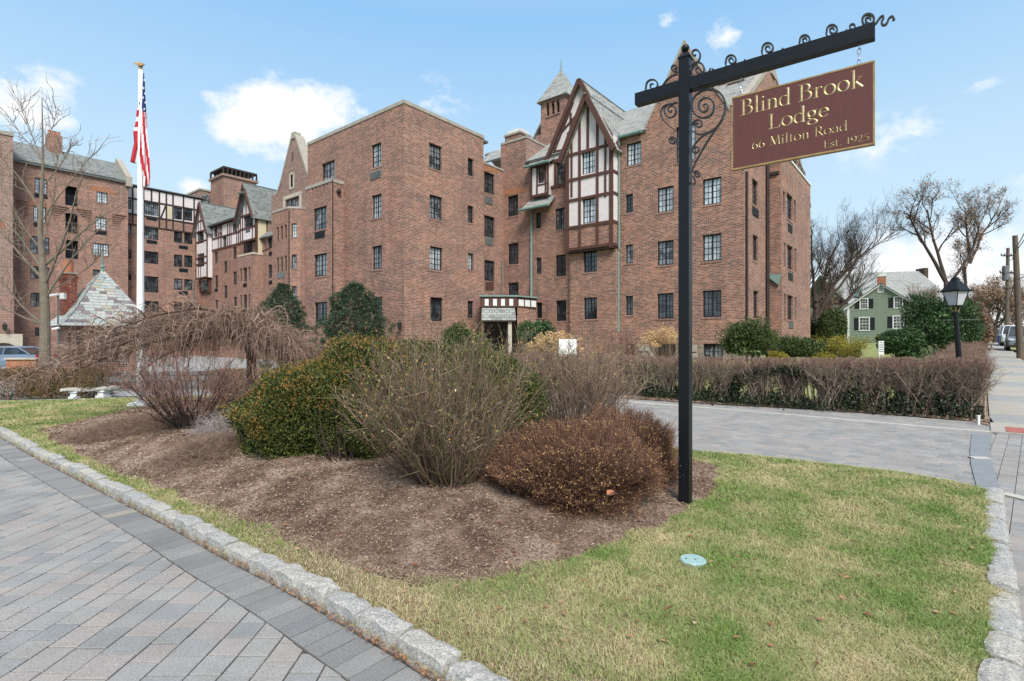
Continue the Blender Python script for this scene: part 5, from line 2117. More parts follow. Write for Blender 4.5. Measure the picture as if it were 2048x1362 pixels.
levels = sorted({17.001, 18.0, 22.2} | {z for h in h_ for z in h[2:] if 17.0 < z < 22.2})
V, Fc = [], []
for z0_, z1_ in zip(levels[:-1], levels[1:]):
	zm = (z0_ + z1_) / 2
	act = sorted([h for h in h_ if h[2] < zm < h[3]])
	L = [-1] + [0]
	cuts = [('L', None)] + [c for h in act for c in (('h', h[0]), ('h', h[1]))] + [('R', None)]
	for i in range(0, len(cuts), 2):
		lo, hi = cuts[i], cuts[i + 1]
		f_ = lambda c, z: (wc - tri_w(z)) if c[0] == 'L' else ((wc + tri_w(z)) if c[0] == 'R' else c[1])
		k = len(V)
		V += [pw.P(f_(lo, z0_), z0_), pw.P(f_(hi, z0_), z0_), pw.P(f_(hi, z1_), z1_), pw.P(f_(lo, z1_), z1_)]
		Fc.append((k, k + 3, k + 2, k + 1))
mk('wall', V, Fc, 'brick_upper', lodge, uv=True)
for s_ in (1, -1):
	for (p_, q_) in (((wc + s_ * .3, 22.3), (wc + s_ * 2.6, 18.05)), ((wc + s_ * 2.6, 18.05), (wc + s_ * 3.4, 17.0))):
		bar(pw, p_, q_, .2, .08, 'coping', px=False, name='gable_coping', base=-.9)
prism([(wa - .1, wc - .35), (wa + .6, wc - .35), (wa + .6, wc + .35), (wa - .1, wc + .35)], 22.0, 22.6, 'coping', 'gable_pier')
for (p_, q_) in (((u0 - .3, z0), (u0 - .3, z1 + .3)), ((u1 + .3, z0), (u1 + .3, z1 + .3)), ((u0 - .45, z1 + .25), (u1 + .45, z1 + .25))):
	bar(pw, p_, q_, .35, .05, 'limestone', px=False, name='stone_surround')
for (p_, q_) in (((us0 - .13, a0_ - .2), (us0 - .13, a1_ + .25)), ((us1 + .13, a0_ - .2), (us1 + .13, a1_ + .25)), ((us0 - .2, a1_ + .15), (us1 + .2, a1_ + .15)), ((us0 - .2, a0_ - .12), (us1 + .2, a0_ - .12))):
	bar(pw, p_, q_, .2, .05, 'limestone', px=False, name='stone_surround')
slab([W(wa + .3, wc, 21.2), W(wa + 8, wc, 21.2), W(wa + 8, wc - 4.2, 15.5), W(wa + .3, wc - 4.2, 15.5)], .15, 'slate_dark', 'roof')
slab([W(wa + .3, wc + .001, 21.2), W(wa + 8, wc + .001, 21.2), W(wa + 8, wc + 3.9, 15.8), W(wa + .3, wc + 3.9, 15.8)], .15, 'slate_dark', 'roof')
pbox(wa + .2, wa + 8, 47, 54.5, 12, 15.6, 'brick_upper', 'rear_block')
# bay
va, v0, v1 = 25.8, 48.75, 51.9
ch = .79
pv = PA(va)
for (y0, y1) in ((451.6, 480), (513.5, 543)):
	for (x0, x1, dy) in ((553.3, 557.5, 2.5), (561, 565.4, 0), (569, 573.4, -2.5)):
		window(pv, x0, x1, y0 + dy, y1 + dy, 1, 3, 'glass_dark', sill=False)
bar(pv, (555, 553), (570, 548), .55, .04, 'lead_grey', name='plaque')
s2 = 2 ** -.5
pc = Pl(va, v0, s2, -s2, -s2, -s2)
for (y0, y1) in ((446.5, 475), (509, 539), (572, 600)):
	window(pc, 583.7, 593.3, y0, y1, 2, 4, 'glass_pale' if y0 < 450 else 'glass_mid')
VZ = 14.4
wall(pv, v0, v1, -1, VZ)
wall(pc, 0, ch / s2, -1, VZ)
wall(PB(v0 - ch), va + ch, wa, -1, VZ)
wall(Pl(0, v1, 1, 0, 0, 1), va, wa, -1, VZ)
prism([(va - .06, v0), (va + ch - .04, v0 - ch - .05), (wa, v0 - ch - .05), (wa, v1 + .05), (va - .06, v1 + .05)], VZ + .001, VZ + .2, 'coping', 'coping')
for i in range(5):
	u = v0 + .45 + i * .55
	panel(pv, [(u - .05, VZ - 1.3 + .25 * (i % 2)), (u + .05, VZ - 1.3 + .25 * (i % 2)), (u + .05, VZ - .2), (u - .05, VZ - .2)], 'brick_red', .002, .012, 'slot', px=False)
pipe(pc, 578.2, 420, 640, .05, 'timber_dark', out=.04)

# wing facing us on the left (brick, slate roof)
BL = 73.0
pl_ = PB(BL)
LE = 20.05
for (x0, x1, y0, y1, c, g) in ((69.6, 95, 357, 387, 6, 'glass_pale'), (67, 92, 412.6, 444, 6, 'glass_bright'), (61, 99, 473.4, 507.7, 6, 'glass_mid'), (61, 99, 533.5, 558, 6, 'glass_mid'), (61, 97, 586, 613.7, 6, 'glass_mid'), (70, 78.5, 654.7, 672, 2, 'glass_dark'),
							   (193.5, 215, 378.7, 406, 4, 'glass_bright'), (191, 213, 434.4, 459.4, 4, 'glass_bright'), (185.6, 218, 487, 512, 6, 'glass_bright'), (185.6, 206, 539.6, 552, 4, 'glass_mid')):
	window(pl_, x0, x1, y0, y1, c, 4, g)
for (x0, x1, y0, y1) in ((130.5, 155.5, 370.6, 411.8), (131, 155.5, 425.5, 466), (131, 156.6, 479, 517)):
	u0, z1 = pl_.px(x0, y0)
	u1, z0 = pl_.px(x1, y1)
	pl_.holes.append((u0, u1, z0, z1))
	mb = MB()
	quad_on(mb, pl_, u0 - 1, u1 + 1, z0 - 1, z1 + 1, -1.2, -1.1)
	quad_on(mb, pl_, u0, u1, z0 - .1, z0, -1.1, 0)
	for k in range(9):
		uu = u0 + (u1 - u0) * (k + .5) / 9
		quad_on(mb, pl_, uu - .02, uu + .02, z0, z0 + 1.0, -.12, -.08)
	quad_on(mb, pl_, u0, u1, z0 + 1.0, z0 + 1.06, -.13, -.07)
	mb.build('balcony', 'window_metal', lodge)
acunit(pl_, 69, 95, 388, 396)
acunit(pl_, 67, 85, 446, 454)
acunit(pl_, 190, 213, 461, 469)
for (x0, x1, y0, y1) in ((176, 233, 370, 378.5), (50, 95, 399, 404)):
	uu0, zz1 = pl_.px(x0, y0)
	uu1, _ = pl_.px(x1, y0)
	zz0 = zz1 - .5
	panel(pl_, [(uu0, zz0), (uu1, zz0), (uu1 - .5, zz1), (uu0 + .5, zz1)], 'brick_orange', .003, .02, 'soldier_course', px=False)
# corbelled courses above two windows
for (xc, yc, n) in ((80, 406, 7), (203, 424, 6)):
	for k in range(n):
		for s_ in (-1, 1):
			uc, zc = pl_.px(xc, yc)
			w_ = 2.3 - k * .18
			z = zc - .06 - k * .24
			panel(pl_, sorted([(uc + s_ * w_, z)]) + [(uc + s_ * .95, z), (uc + s_ * .95, z + .09), (uc + s_ * w_, z + .09)], 'brick_main', .0, .14 - k * .016, 'corbel', px=False)
wall(pl_, 9.0, 19.2, -1.5, LE, 'brick_main', depth=.16)
wall(Pl(19.2, 0, 0, 1, 1, 0), BL, BL + 7, -1, LE)
slab([W(9, BL - .35, LE), W(19.0, BL - .35, LE), W(19.0, BL + 3.5, 22.9), W(9, BL + 3.5, 22.9)], .2, 'slate_dark', 'roof')
slab([W(9, BL + 3.501, 22.9), W(19.0, BL + 3.501, 22.9), W(19.0, BL + 7, LE), W(9, BL + 7, LE)], .2, 'slate_dark', 'roof')
for (x_, ) in ((78,), (196,)):
	uc, _ = pl_.px(x_, 350)
	mb = MB()
	mb.hexa([W(uc - 1.6, BL - .38, LE + .0), W(uc + 1.6, BL - .38, LE + .0), W(uc, BL + 3.0, LE + 2.5)], [W(uc - 1.5, BL - .36, LE + .08), W(uc + 1.5, BL - .36, LE + .08), W(uc, BL + 3.0, LE + 2.72)])
	mb.build('roof_valley', 'slate_dark', lodge, uv=True)
bar(pl_, (9, LE - .12), (19.2, LE - .12), .22, .3, 'lead_grey', px=False, name='gutter', base=.02)
# parapet gable at its right end
mb = MB()
pr = [(BL - .5, LE - .6), (BL - .5, LE + .5), (BL + 3.5, 23.5), (BL + 7, LE + .4), (BL + 7, LE - .6)]
mb.hexa([W(18.9, b_, z_) for b_, z_ in pr], [W(19.5, b_, z_) for b_, z_ in pr])
mb.build('parapet_gable', 'coping', lodge)
chimp = PB(BL + 3.5)
cu0, _ = chimp.px(93, 300)
cu1, czt = chimp.px(122, 276)
_, czt = chimp.px(107, 272)
pbox(cu0, cu1, BL + 2.8, BL + 4.2, 20, czt, 'brick_red', 'chimney')
for k in range(3):
	c = W(cu0 + (cu1 - cu0) * (.2 + .3 * k), BL + 3.4, czt)
	mb = MB()
	mb.lathe(c, [(.17, 0), (.19, .08), (.16, .45), (.2, .5)], 8)
	mb.build('chimney_pot', 'terracotta', lodge)
# leftmost tower
BT = 70.5
ptl = PB(BT)
tl1 = ptl.px(26, 300)[0]
_, tlz = ptl.px(12, 270)
wall(ptl, -2, tl1, -1.5, tlz, 'brick_upper')
wall(Pl(tl1, 0, 0, 1, 1, 0), BT, BL + 7, -1, tlz, 'brick_upper')
pbox(-2, tl1 + .05, BT - .1, BT + 6, tlz + .001, tlz + .35, 'coping', 'coping')
panel(ptl, [(tl1 - 2.2, 12.5), (tl1 - .5, 12.5), (tl1 - .7, 13.1), (tl1 - 2.2, 13.3)], 'brick_orange', .0, .02, 'soldier_course', px=False)
# stone entry with arch
pen = PB(69.6)
e0, ez = pen.px(-20, 641)
e1, _ = pen.px(28, 641)
pbox(e0, e1, 69.6, 70.4, -1.5, CH + 69.6 / 1.38 * 90 / F, 'brick_soldier', 'entry_bay')
ez0 = pen.px(14, 672)[1]
prism([(e0, 69.45), (e1 + .6, 69.45), (e1 + .6, 69.599), (e0, 69.599)], -1.5, ez0 + .2, 'limestone', 'stone_arch')
mb = MB()
ac_ = pen.px(6, 700)[0]
V = []
for k in range(9):
	an = math.pi * k / 8
	V.append((ac_ + 1.1 * math.cos(an), ez0 - 1.6 + .95 * math.sin(an)))
V = [(ac_ + 1.1, -1)] + V + [(ac_ - 1.1, -1)]
mb.hexa([pen.P(u, z, .16) for u, z in V], [pen.P(u, z, .18) for u, z in V])
mb.build('arched_door', 'timber_dark', lodge)
lp = pen.P(pen.px(8, 662)[0], ez0 + .5, .45)
mb = MB()
mb.lathe(lp, [(.05, 0), (.16, .1), (.2, .5), (.22, .52), (.03, .8)], 6)
mb.build('wall_lantern', 'iron', lodge)

# half-timbered rear wing b=74.8
BR2 = 74.8
p4 = PB(BR2)
TL = 20.3
for (x0, x1, ys) in ((288.5, 317, ((405.5, 430.8), (454.2, 478.8), (503, 527.3), (552.7, 584.6), (602, 624))), (252.8, 262.5, ((399, 418), (448.4, 466.7), (498.7, 517.4), (549, 560))),
					 (348, 364.5, ((415, 439), (462.3, 485.5), (509.3, 533.5), (557, 579.8), (603.4, 624))), (368.5, 385, ((417.5, 441.5), (465.6, 487.7), (511, 534), (558.5, 580.5), (604.5, 625)))):
	for j, (y0, y1) in enumerate(ys):
		window(p4, x0, x1, y0, y1, 6 if x1 - x0 > 25 else (4 if x1 - x0 > 12 else 2), 3, 'glass_mid' if (x0 < 320 and j < 2) or (x0 > 340 and j == 3) else 'glass_dark', sill=False)
acunit(p4, 292.5, 313.8, 432.5, 440.5)
acunit(p4, 293, 314, 480.5, 487.5)
for (y0, y1) in ((491.4, 498), (537, 544), (582, 588.6)):
	acunit(p4, 358, 375.5, y0, y1)
ST = 16.75
wall(p4, 18.9, 27.6, -1, ST, 'brick_main')
wall(p4, 18.9, 27.6, ST + .001, TL - .15, 'stucco', name='stucco_wall')
panel(p4, [(334.5, 436), (344.5, 437), (344.5, 413), (334.5, 411)], 'stucco_yellow', .002, .02, 'stucco_panel')
for z, w_ in ((TL - .15, .3), (18.6, .2), (ST, .2), (15.5, .2)):
	bar(p4, (18.9, z), (27.6, z), w_, .05, 'timber_dark', px=False)
for x in (250.5, 265.3, 287, 302.8, 318.5, 332.5, 345.8, 366.7, 388):
	u = p4.px(x, 400)[0]
	top_only = x in (302.8,)
	bar(p4, (u, 18.6 if top_only else 15.5), (u, TL - .1), .16, .045, 'timber_dark', px=False)
bar(p4, (321, 437), (331, 412), .16, .045, 'timber_dark')
pbox(18.9, 28, BR2 + .2, BR2 + 8, 5, TL - .2, 'brick_upper', 'rear_block')
slab([W(18.9, BR2 - .25, TL), W(28, BR2 - .25, TL), W(28, BR2 + 8, TL), W(18.9, BR2 + 8, TL)], .12, 'lead_grey', 'flat_roof')
pipe(p4, 386.5, 560, 640, .07, 'lead_grey')
# blocks on the far roofs
pbx = PB(78.0)
u0, z_ = pbx.px(400, 380)
u1, _ = pbx.px(449, 380)
pbox(u0, u1 + 3, 78, 84, 16, z_, 'brick_upper', 'roof_block')
pbox(u0 - .1, u1 + 3, 77.9, 84, z_ + .001, z_ + .25, 'coping', 'coping')
for x in (411, 437):
	uu, zz = pbx.px(x, 398)
	mb = MB()
	V = [(uu + .55 * math.cos(k * math.pi / 6), zz + .1 + .55 * math.sin(k * math.pi / 6)) for k in range(7)]
	V = [(uu + .55, zz - .9)] + V + [(uu - .55, zz - .9)]
	mb.hexa([pbx.P(u, z, -.02) for u, z in V], [pbx.P(u, z, .04) for u, z in V])
	mb.build('arched_window', 'glass_mid', lodge)
c_ = W(u0 + 2.5, 80, z_ + .25)
wbox(c_[0], c_[0] + 2.2, c_[1], c_[1] + 2, c_[2], c_[2] + .7, 'lead_grey', 'roof_unit')
pe2 = PB(72.0)
u0, _ = pe2.px(447, 350)
u1, _ = pe2.px(513, 350)
_, z_ = pe2.px(480, 359)
pbox(u0, u1, 72, 76, 14, z_, 'brick_main', 'elevator_tower')
pbox(u0 - .2, u1 + .2, 71.8, 76.2, z_ + .001, z_ + .3, 'brick_upper', 'tower_cornice')
mb = MB()
for k in range(9):
	uu = u0 + (u1 - u0) * k / 8
	for bq in (72.0, 76.0):
		p = W(uu, bq, z_ + .3)
		mb.box(p - (.09, .09, 0), p + (.09, .09, .75))
q_ = [W(u0 - .05, 71.9, z_ + 1.05), W(u1 + .05, 71.9, z_ + 1.05), W(u1 + .05, 76.1, z_ + 1.05), W(u0 - .05, 76.1, z_ + 1.05)]
mb.hexa(q_, [p + (0, 0, .22) for p in q_])
mb.build('tower_crown', 'timber_dark', lodge)
for k in range(4):
	uu = u0 + .8 + k * 1.25
	V = [(uu + .42 * math.cos(j * math.pi / 6), z_ - .9 + .42 * math.sin(j * math.pi / 6)) for j in range(7)]
	V = [(uu + .42, z_ - 2.4)] + V + [(uu - .42, z_ - 2.4)]
	mb = MB()
	mb.hexa([pe2.P(u, z, -.02) for u, z in V], [pe2.P(u, z, .05) for u, z in V])
	mb.build('blind_arch', 'brick_soldier', lodge, uv=True)
# ------------------------------------------------------------------ SIGN POST
PX_, PY_ = 1.59, 4.80
ARM = np.array([0.803, -0.596])
ARMN = np.array([-0.596, -0.803])


class Pv:
	"""vertical plane through the sign post along the arm; s = metres along the arm, z = height"""

	def __init__(s, off=0.0):
		s.o = np.array([PX_, PY_]) + ARMN * off

	def px(s, px, py):
		r = np.array([(px - HX) / F, 1.0])
		t_ = (s.o @ ARMN) / (r @ ARMN)
		p = r * t_
		return float((p - s.o) @ ARM), CH + (HY - py) / F * t_

	def P(s, u, z, out=0.0):
		q = s.o + ARM * u + ARMN * out
		return np.array([q[0], q[1], z])


ps = Pv()
gz = float(Z(PX_, PY_))
post = empty('sign_post', (PX_, PY_, gz), 'tall square black iron signpost with scrollwork and a long side arm rising from the mulch', 'signpost')
hw = 0.048
mb = MB()
ztop = CH + (HY - 112) / F * 4.8


def sqbox(mb, pl, u0, u1, z0, z1, o0, o1, bev=0.004, mi=0):
	quad_on(mb, pl, u0, u1, z0, z1, o0, o1, mi)


sqbox(mb, ps, -hw, hw, gz - .3, ztop - .03, -hw, hw)
b_ = [ps.P(-hw - .006, ztop - .03, -hw - .006), ps.P(hw + .006, ztop - .03, -hw - .006), ps.P(hw + .006, ztop - .03, hw + .006), ps.P(-hw - .006, ztop - .03, hw + .006)]
t__ = [p + (0, 0, .012) for p in b_]
mb.hexa(b_, t__)
cc = ps.P(0, ztop - .018)
mb.hexa([p for p in t__], [cc + (p - cc) * (.35, .35, 0) + (0, 0, .05) for p in t__])
mb.build('post', 'black_paint', post)
mb = MB()
zz = ztop + .03
mb.lathe(ps.P(0, zz - .012), [(.018, 0), (.014, .02)] + [(.036 * math.sin(a), .052 - .036 * math.cos(a)) for a in np.linspace(.45, 3.05, 9)], 16)
mb.build('finial', 'black_paint', post, smooth=True)
sL, _ = ps.px(1273, 205)
sR, _ = ps.px(1750, 68)
_, za = ps.px(1750, 48)
_, zb = ps.px(1750, 78)
za, zb = 3.985, 3.875
mb = MB()
sqbox(mb, ps, sL, -hw - .001, zb, za, -.043, .043)
mb.build('arm', 'black_paint', post)
mb = MB()
sqbox(mb, ps, hw + .001, sR, zb, za, -.043, .043)
mb.build('arm', 'black_paint', post)


m = MB()
for k in range(12):
	z_ = gz + .32 + random.gauss(0, .07)
	u_ = random.uniform(-.045, .045)
	s_ = random.uniform(.001, .003)
	for pl_q, o_ in ((ps, .0484),):
		m.add([pl_q.P(u_ - s_, z_, o_), pl_q.P(u_ + s_, z_ + s_ * .4, o_), pl_q.P(u_ + s_ * .3, z_ + s_ * 2, o_)], [(0, 1, 2)])
tag(m.build('paint_chip', 'white_paint', post), kind='stuff')


def strap(pxpts, r=.0055, name='scroll', wide=.012):
	"""flat iron strap following photo points in the plane of the sign"""
	pts = [ps.px(*p) for p in pxpts]
	pts = smooth_line(pts, 2)
	m = MB()
	n = len(pts)
	Tn = np.gradient(pts, axis=0)
	Tn /= np.linalg.norm(Tn, axis=1)[:, None] + 1e-9
	Nn = np.column_stack([-Tn[:, 1], Tn[:, 0]])
	V = []
	for i in range(n):
		taper = r * (0.55 + 0.45 * min(1, (n - 1 - i) / (n * .25 + 1)))
		for (sgn, o) in ((-1, -wide), (-1, wide), (1, wide), (1, -wide)):
			q = pts[i] + Nn[i] * sgn * taper
			V.append(ps.P(q[0], q[1], o))
	Fc = []
	for i in range(n - 1):
		for k in range(4):
			k2 = (k + 1) % 4
			Fc.append((4 * i + k, 4 * i + k2, 4 * i + 4 + k2, 4 * i + 4 + k))
	Fc += [(3, 2, 1, 0), (4 * n - 4, 4 * n - 3, 4 * n - 2, 4 * n - 1)]
	m.add(V, Fc)
	return m.build(name, 'iron', post)


def spiral(cx, cy, r, a0, turns, d=1, lead=(), r1=.18, asp=1.0, n=26):
	"""photo-space spiral winding inwards from radius r"""
	pts = list(lead)
	for i in range(n + 1):
		f = i / n
		a = math.radians(a0) + d * turns * 2 * math.pi * f
		rad = r * (1 - (1 - r1) * f)
		pts.append((cx + rad * math.cos(a) * asp, cy + rad * math.sin(a)))
	return pts


# toppers along the arm
strap(spiral(1306, 171, 14, 170, 1.35, 1, [(1294, 187), (1291, 179)]))
for (cx, cy, r) in ((1463.5, 123, 10.5), (1537, 99.5, 11.5), (1611, 83, 10.5), (1665.5, 63, 11)):
	cy, r = cy - 2.5, r * 1.12
	strap(spiral(cx, cy, r, 165, 1.6, 1, [(cx - r * .75, cy + r * 1.35), (cx - r * 1.1, cy + r * .6)]))
	tx, ty = cx + r * 1.95, cy + r * .75
	strap([(tx - 6, ty + 6), (tx, ty), (tx + 3, ty - 10)], r=.004, name='scroll_tip')
	strap([(tx + 3, ty - 10), (tx + 8, ty - 3), (tx + 17, ty - 1)], r=.004, name='scroll_tip')
strap(spiral(1706, 54, 7.5, 90, .8, 1, [(1720, 57), (1712, 62)], r1=.5))
strap(spiral(1738, 40, 15, 110, 1.75, 1, [(1737, 55)]), r=.007)
strap([(1737, 56), (1752, 48), (1758, 38), (1765, 31), (1768, 36), (1762, 45), (1766, 52), (1774, 48), (1777, 38), (1784, 32), (1788, 37), (1785, 42), (1790, 38)], r=.006)
strap(spiral(1390, 111, 11, 200, 1.3, -1, [(1383, 146), (1383, 140), (1392, 128), (1400, 118), (1401, 108)], r1=.2) if False else [(1383, 147), (1384, 138), (1392, 128), (1400, 118), (1401, 107), (1394, 99), (1386, 101), (1384, 108), (1388, 113), (1392, 109)])
strap([(1383, 133), (1388, 126), (1399, 124), (1408, 132), (1409, 143), (1402, 149), (1393, 146), (1391, 138), (1397, 134), (1401, 139)])
strap([(1383, 148), (1390, 157), (1405, 154), (1417, 147), (1421, 136)])
strap([(1424, 138), (1432, 143), (1447, 141)])
strap([(1355, 148), (1346, 151), (1335, 158), (1327, 169), (1320, 181)])
strap(spiral(1349.5, 136, 8, 60, 1.3, 1, [(1355, 145)], r1=.2))
strap(spiral(1334, 173, 5, 100, 1.1, 1, r1=.3), r=.004)
# bracket below, right of the post
strap([(1398, 182), (1414, 179), (1431, 180), (1444, 189), (1451, 205), (1451, 222), (1444, 240), (1432, 258), (1418, 278), (1403, 303), (1391, 325), (1384, 342)], r=.007)
strap([(1446, 238), (1438, 250), (1424, 262), (1408, 269), (1395, 269), (1384, 261)])
strap([(1433, 257), (1420, 265), (1404, 273), (1391, 286), (1384, 300)])
strap(spiral(1411, 213, 24, 215, 2.2, 1, [(1400, 183), (1388, 195), (1384, 206)], r1=.1, n=44) if False else
	  [(1406, 181), (1392, 189), (1384, 202), (1384, 219), (1391, 231), (1404, 237), (1418, 234), (1427, 224), (1429, 211), (1424, 200), (1413, 195), (1402, 199), (1397, 209), (1399, 220), (1407, 226), (1415, 221), (1417, 212), (1411, 207), (1406, 212), (1410, 216)], r=.0065)
strap([(1384, 250), (1388, 242), (1397, 239), (1404, 244), (1404, 252), (1397, 255), (1391, 251), (1393, 246), (1398, 247)])
strap([(1384, 300), (1388, 307), (1396, 305), (1399, 298), (1394, 293), (1388, 297), (1391, 301)])
strap(spiral(1394, 349, 7.5, 210, 1.5, 1, [(1384, 342)], r1=.2))
strap([(1385, 352), (1391, 360), (1390, 368), (1384, 369), (1383, 364)])
# left of the post
strap([(1335, 208), (1325, 214), (1321, 226), (1325, 239), (1338, 252), (1355, 264)], r=.004)
strap([(1355, 205), (1346, 208), (1334, 209), (1328, 218), (1330, 230), (1340, 237), (1350, 231), (1353, 221), (1348, 212), (1339, 212), (1335, 220), (1340, 226), (1344, 221)])
strap(spiral(1345, 282, 9, 20, 1.6, -1, [(1355, 290)], r1=.2))

# ---- the hanging board
pb_ = Pv()
s0, zt1 = pb_.px(1465, 197)
s1, zt2 = pb_.px(1750, 124)
zT, zBm = 3.708, 3.076
board = empty('hanging_sign', pb_.P((s0 + s1) / 2, zBm), 'maroon sign board with gold lettering hanging by two short chains', 'sign')
mb = MB()
quad_on(mb, pb_, s0 + .012, s1 - .012, zBm + .012, zT - .012, -.018, .020)
mb.build('panel', 'maroon', board)
mb = MB()
for (a, b, c, d) in ((s0, s1, zT - .013, zT), (s0, s1, zBm, zBm + .013), (s0, s0 + .013, zBm + .013, zT - .013), (s1 - .013, s1, zBm + .013, zT - .013)):
	o_ = .0225
	vert = (b - a) < .1
	cn = [(a, c), (b, c), (b, d), (a, d)]
	ins = []
	for (u, z) in cn:
		ins.append((u, z))
	mb.hexa([pb_.P(u, z, -.021) for u, z in cn], [pb_.P(u, z, o_ - (.006 if vert else 0)) for u, z in ins])
mb.build('border', 'gold_border', board)

# ---- carved serif letters: broad-nib strokes
def arc(cx, cy, rx, ry, a0, a1, n=14):
	return [(cx + rx * math.cos(math.radians(a0 + (a1 - a0) * i / n)), cy + ry * math.sin(math.radians(a0 + (a1 - a0) * i / n))) for i in range(n + 1)]


def srf(x, y, w=.16):
	return ('L', [(x - w, y), (x + w, y)], .045)


XH = .62
GL = {
	'B': (.74, [('S', [(.17, 0), (.17, 1)]), srf(.12, .022, .12), srf(.12, .978, .12), ('N', [(.17, .975), (.34, .975)] + arc(.34, .76, .22, .215, 90, -90) + [(.17, .545)]), ('N', [(.17, .545), (.36, .545)] + arc(.36, .285, .28, .26, 90, -90) + [(.17, .025)])]),
	'L': (.66, [('S', [(.17, 0), (.17, 1)]), srf(.17, .978, .15), ('L', [(.02, .022), (.58, .022)], .05), ('L', [(.58, .02), (.62, .20)], .045)]),
	'M': (.98, [('T', [(.14, 0), (.19, 1)]), ('S', [(.20, .99), (.50, .06)]), ('T', [(.50, .06), (.80, .99)]), ('S', [(.80, 1), (.86, 0)]), srf(.14, .02, .11), srf(.86, .02, .12), srf(.14, .98, .08), srf(.86, .98, .08)]),
	'R': (.74, [('S', [(.17, 0), (.17, 1)]), srf(.17, .022, .15), srf(.12, .978, .12), ('N', [(.17, .975), (.34, .975)] + arc(.34, .74, .22, .235, 90, -90) + [(.17, .505)]), ('S', [(.34, .50), (.66, .03)]), srf(.68, .022, .07)]),
	'E': (.62, [('S', [(.17, 0), (.17, 1)]), ('L', [(.03, .978), (.52, .978)], .045), ('L', [(.17, .52), (.44, .52)], .045), ('L', [(.03, .022), (.54, .022)], .045), ('L', [(.52, .98), (.53, .82)], .04), ('L', [(.54, .02), (.57, .19)], .04), ('L', [(.44, .60), (.44, .44)], .035)]),
	'l': (.34, [('S', [(.17, 0), (.17, 1.05)]), srf(.17, .022, .14), ('L', [(.05, 1.0), (.18, 1.05)], .05)]),
	'i': (.34, [('S', [(.17, 0), (.17, XH)]), srf(.17, .022, .14), ('L', [(.05, XH - .04), (.18, XH)], .05), ('D', (.17, .86), .075)]),
	'n': (.66, [('S', [(.16, 0), (.16, XH)]), srf(.16, .022, .13), ('L', [(.04, XH - .04), (.17, XH)], .05), ('N', [(.17, .46)] + arc(.34, .42, .17, .19, 150, 0) + [(.51, 0)]), srf(.51, .022, .12)]),
	'r': (.48, [('S', [(.16, 0), (.16, XH)]), srf(.16, .022, .14), ('L', [(.04, XH - .04), (.17, XH)], .05), ('N', [(.17, .44), (.22, .54), (.30, .60), (.38, .60)]), ('D', (.39, .56), .06)]),
	'o': (.64, [('N', arc(.32, .31, .25, .30, 90, 450, 26))]),
	'd': (.66, [('N', arc(.28, .31, .22, .30, 60, 300, 20) + [(.50, .12)]), ('N', [(.39, .57), (.50, .50)]), ('S', [(.51, 0), (.51, 1.05)]), srf(.56, .022, .08), ('L', [(.39, 1.0), (.52, 1.05)], .05)]),
	'a': (.56, [('N', [(.10, .47), (.16, .56), (.26, .61)] + arc(.28, .45, .14, .16, 80, 0, 6) + [(.42, .06), (.50, .02)]), ('N', [(.42, .38), (.24, .32)] + arc(.22, .165, .14, .15, 110, 300, 12) + [(.42, .13)])]),
	'e': (.54, [('N', [(.07, .36), (.48, .36)] + arc(.27, .33, .21, .28, 10, 320, 22) + [(.50, .14)])]),
	'g': (.58, [('N', arc(.26, .42, .17, .19, 90, 450, 20)), ('L', [(.38, .56), (.54, .60)], .06), ('N', [(.18, .25), (.11, .16), (.20, .08), (.40, .04)] + arc(.30, -.13, .22, .155, 60, -240, 20) + [(.20, .02)])]),
	'k': (.62, [('S', [(.16, 0), (.16, 1.05)]), srf(.16, .022, .13), ('L', [(.04, 1.0), (.17, 1.05)], .05), ('T', [(.17, .26), (.46, .59)]), srf(.46, .60, .10), ('S', [(.27, .36), (.55, .03)]), srf(.56, .022, .08)]),
	't': (.40, [('S', [(.17, .10), (.17, .80)]), ('N', [(.17, .12), (.20, .04), (.28, .01), (.36, .06)]), ('L', [(.03, XH - .03), (.34, XH - .03)], .045)]),
	's': (.46, [('N', [(.37, .50), (.30, .60), (.20, .60), (.11, .52), (.13, .42), (.28, .31), (.37, .21), (.35, .08), (.22, .01), (.12, .03), (.07, .13)])]),
	'.': (.28, [('D', (.14, .06), .065)]),
	'6': (.60, [('N', [(.48, .86), (.34, .80), (.19, .66), (.10, .46), (.09, .28)] + arc(.30, .25, .21, .245, 175, 500, 24)), ]),
	'1': (.44, [('S', [(.23, 0), (.23, .82)]), srf(.23, .022, .14), ('L', [(.10, .74), (.24, .82)], .05)]),
	'9': (.60, [('N', [(.12, -.04), (.28, .04), (.42, .20), (.50, .40), (.51, .56)] + arc(.30, .58, .21, .245, -5, 320, 24))]),
	'2': (.56, [('N', [(.10, .64), (.14, .76), (.26, .82), (.40, .74), (.42, .60), (.34, .42), (.20, .22), (.09, .03)]), ('L', [(.08, .03), (.50, .03)], .07), ('L', [(.49, .02), (.52, .16)], .04)]),
	'5': (.54, [('L', [(.18, .78), (.46, .80)], .07), ('T', [(.18, .78), (.15, .46)]), ('N', [(.15, .46), (.28, .50), (.42, .42), (.45, .26), (.36, .08), (.22, .0), (.08, .04)])]),
}


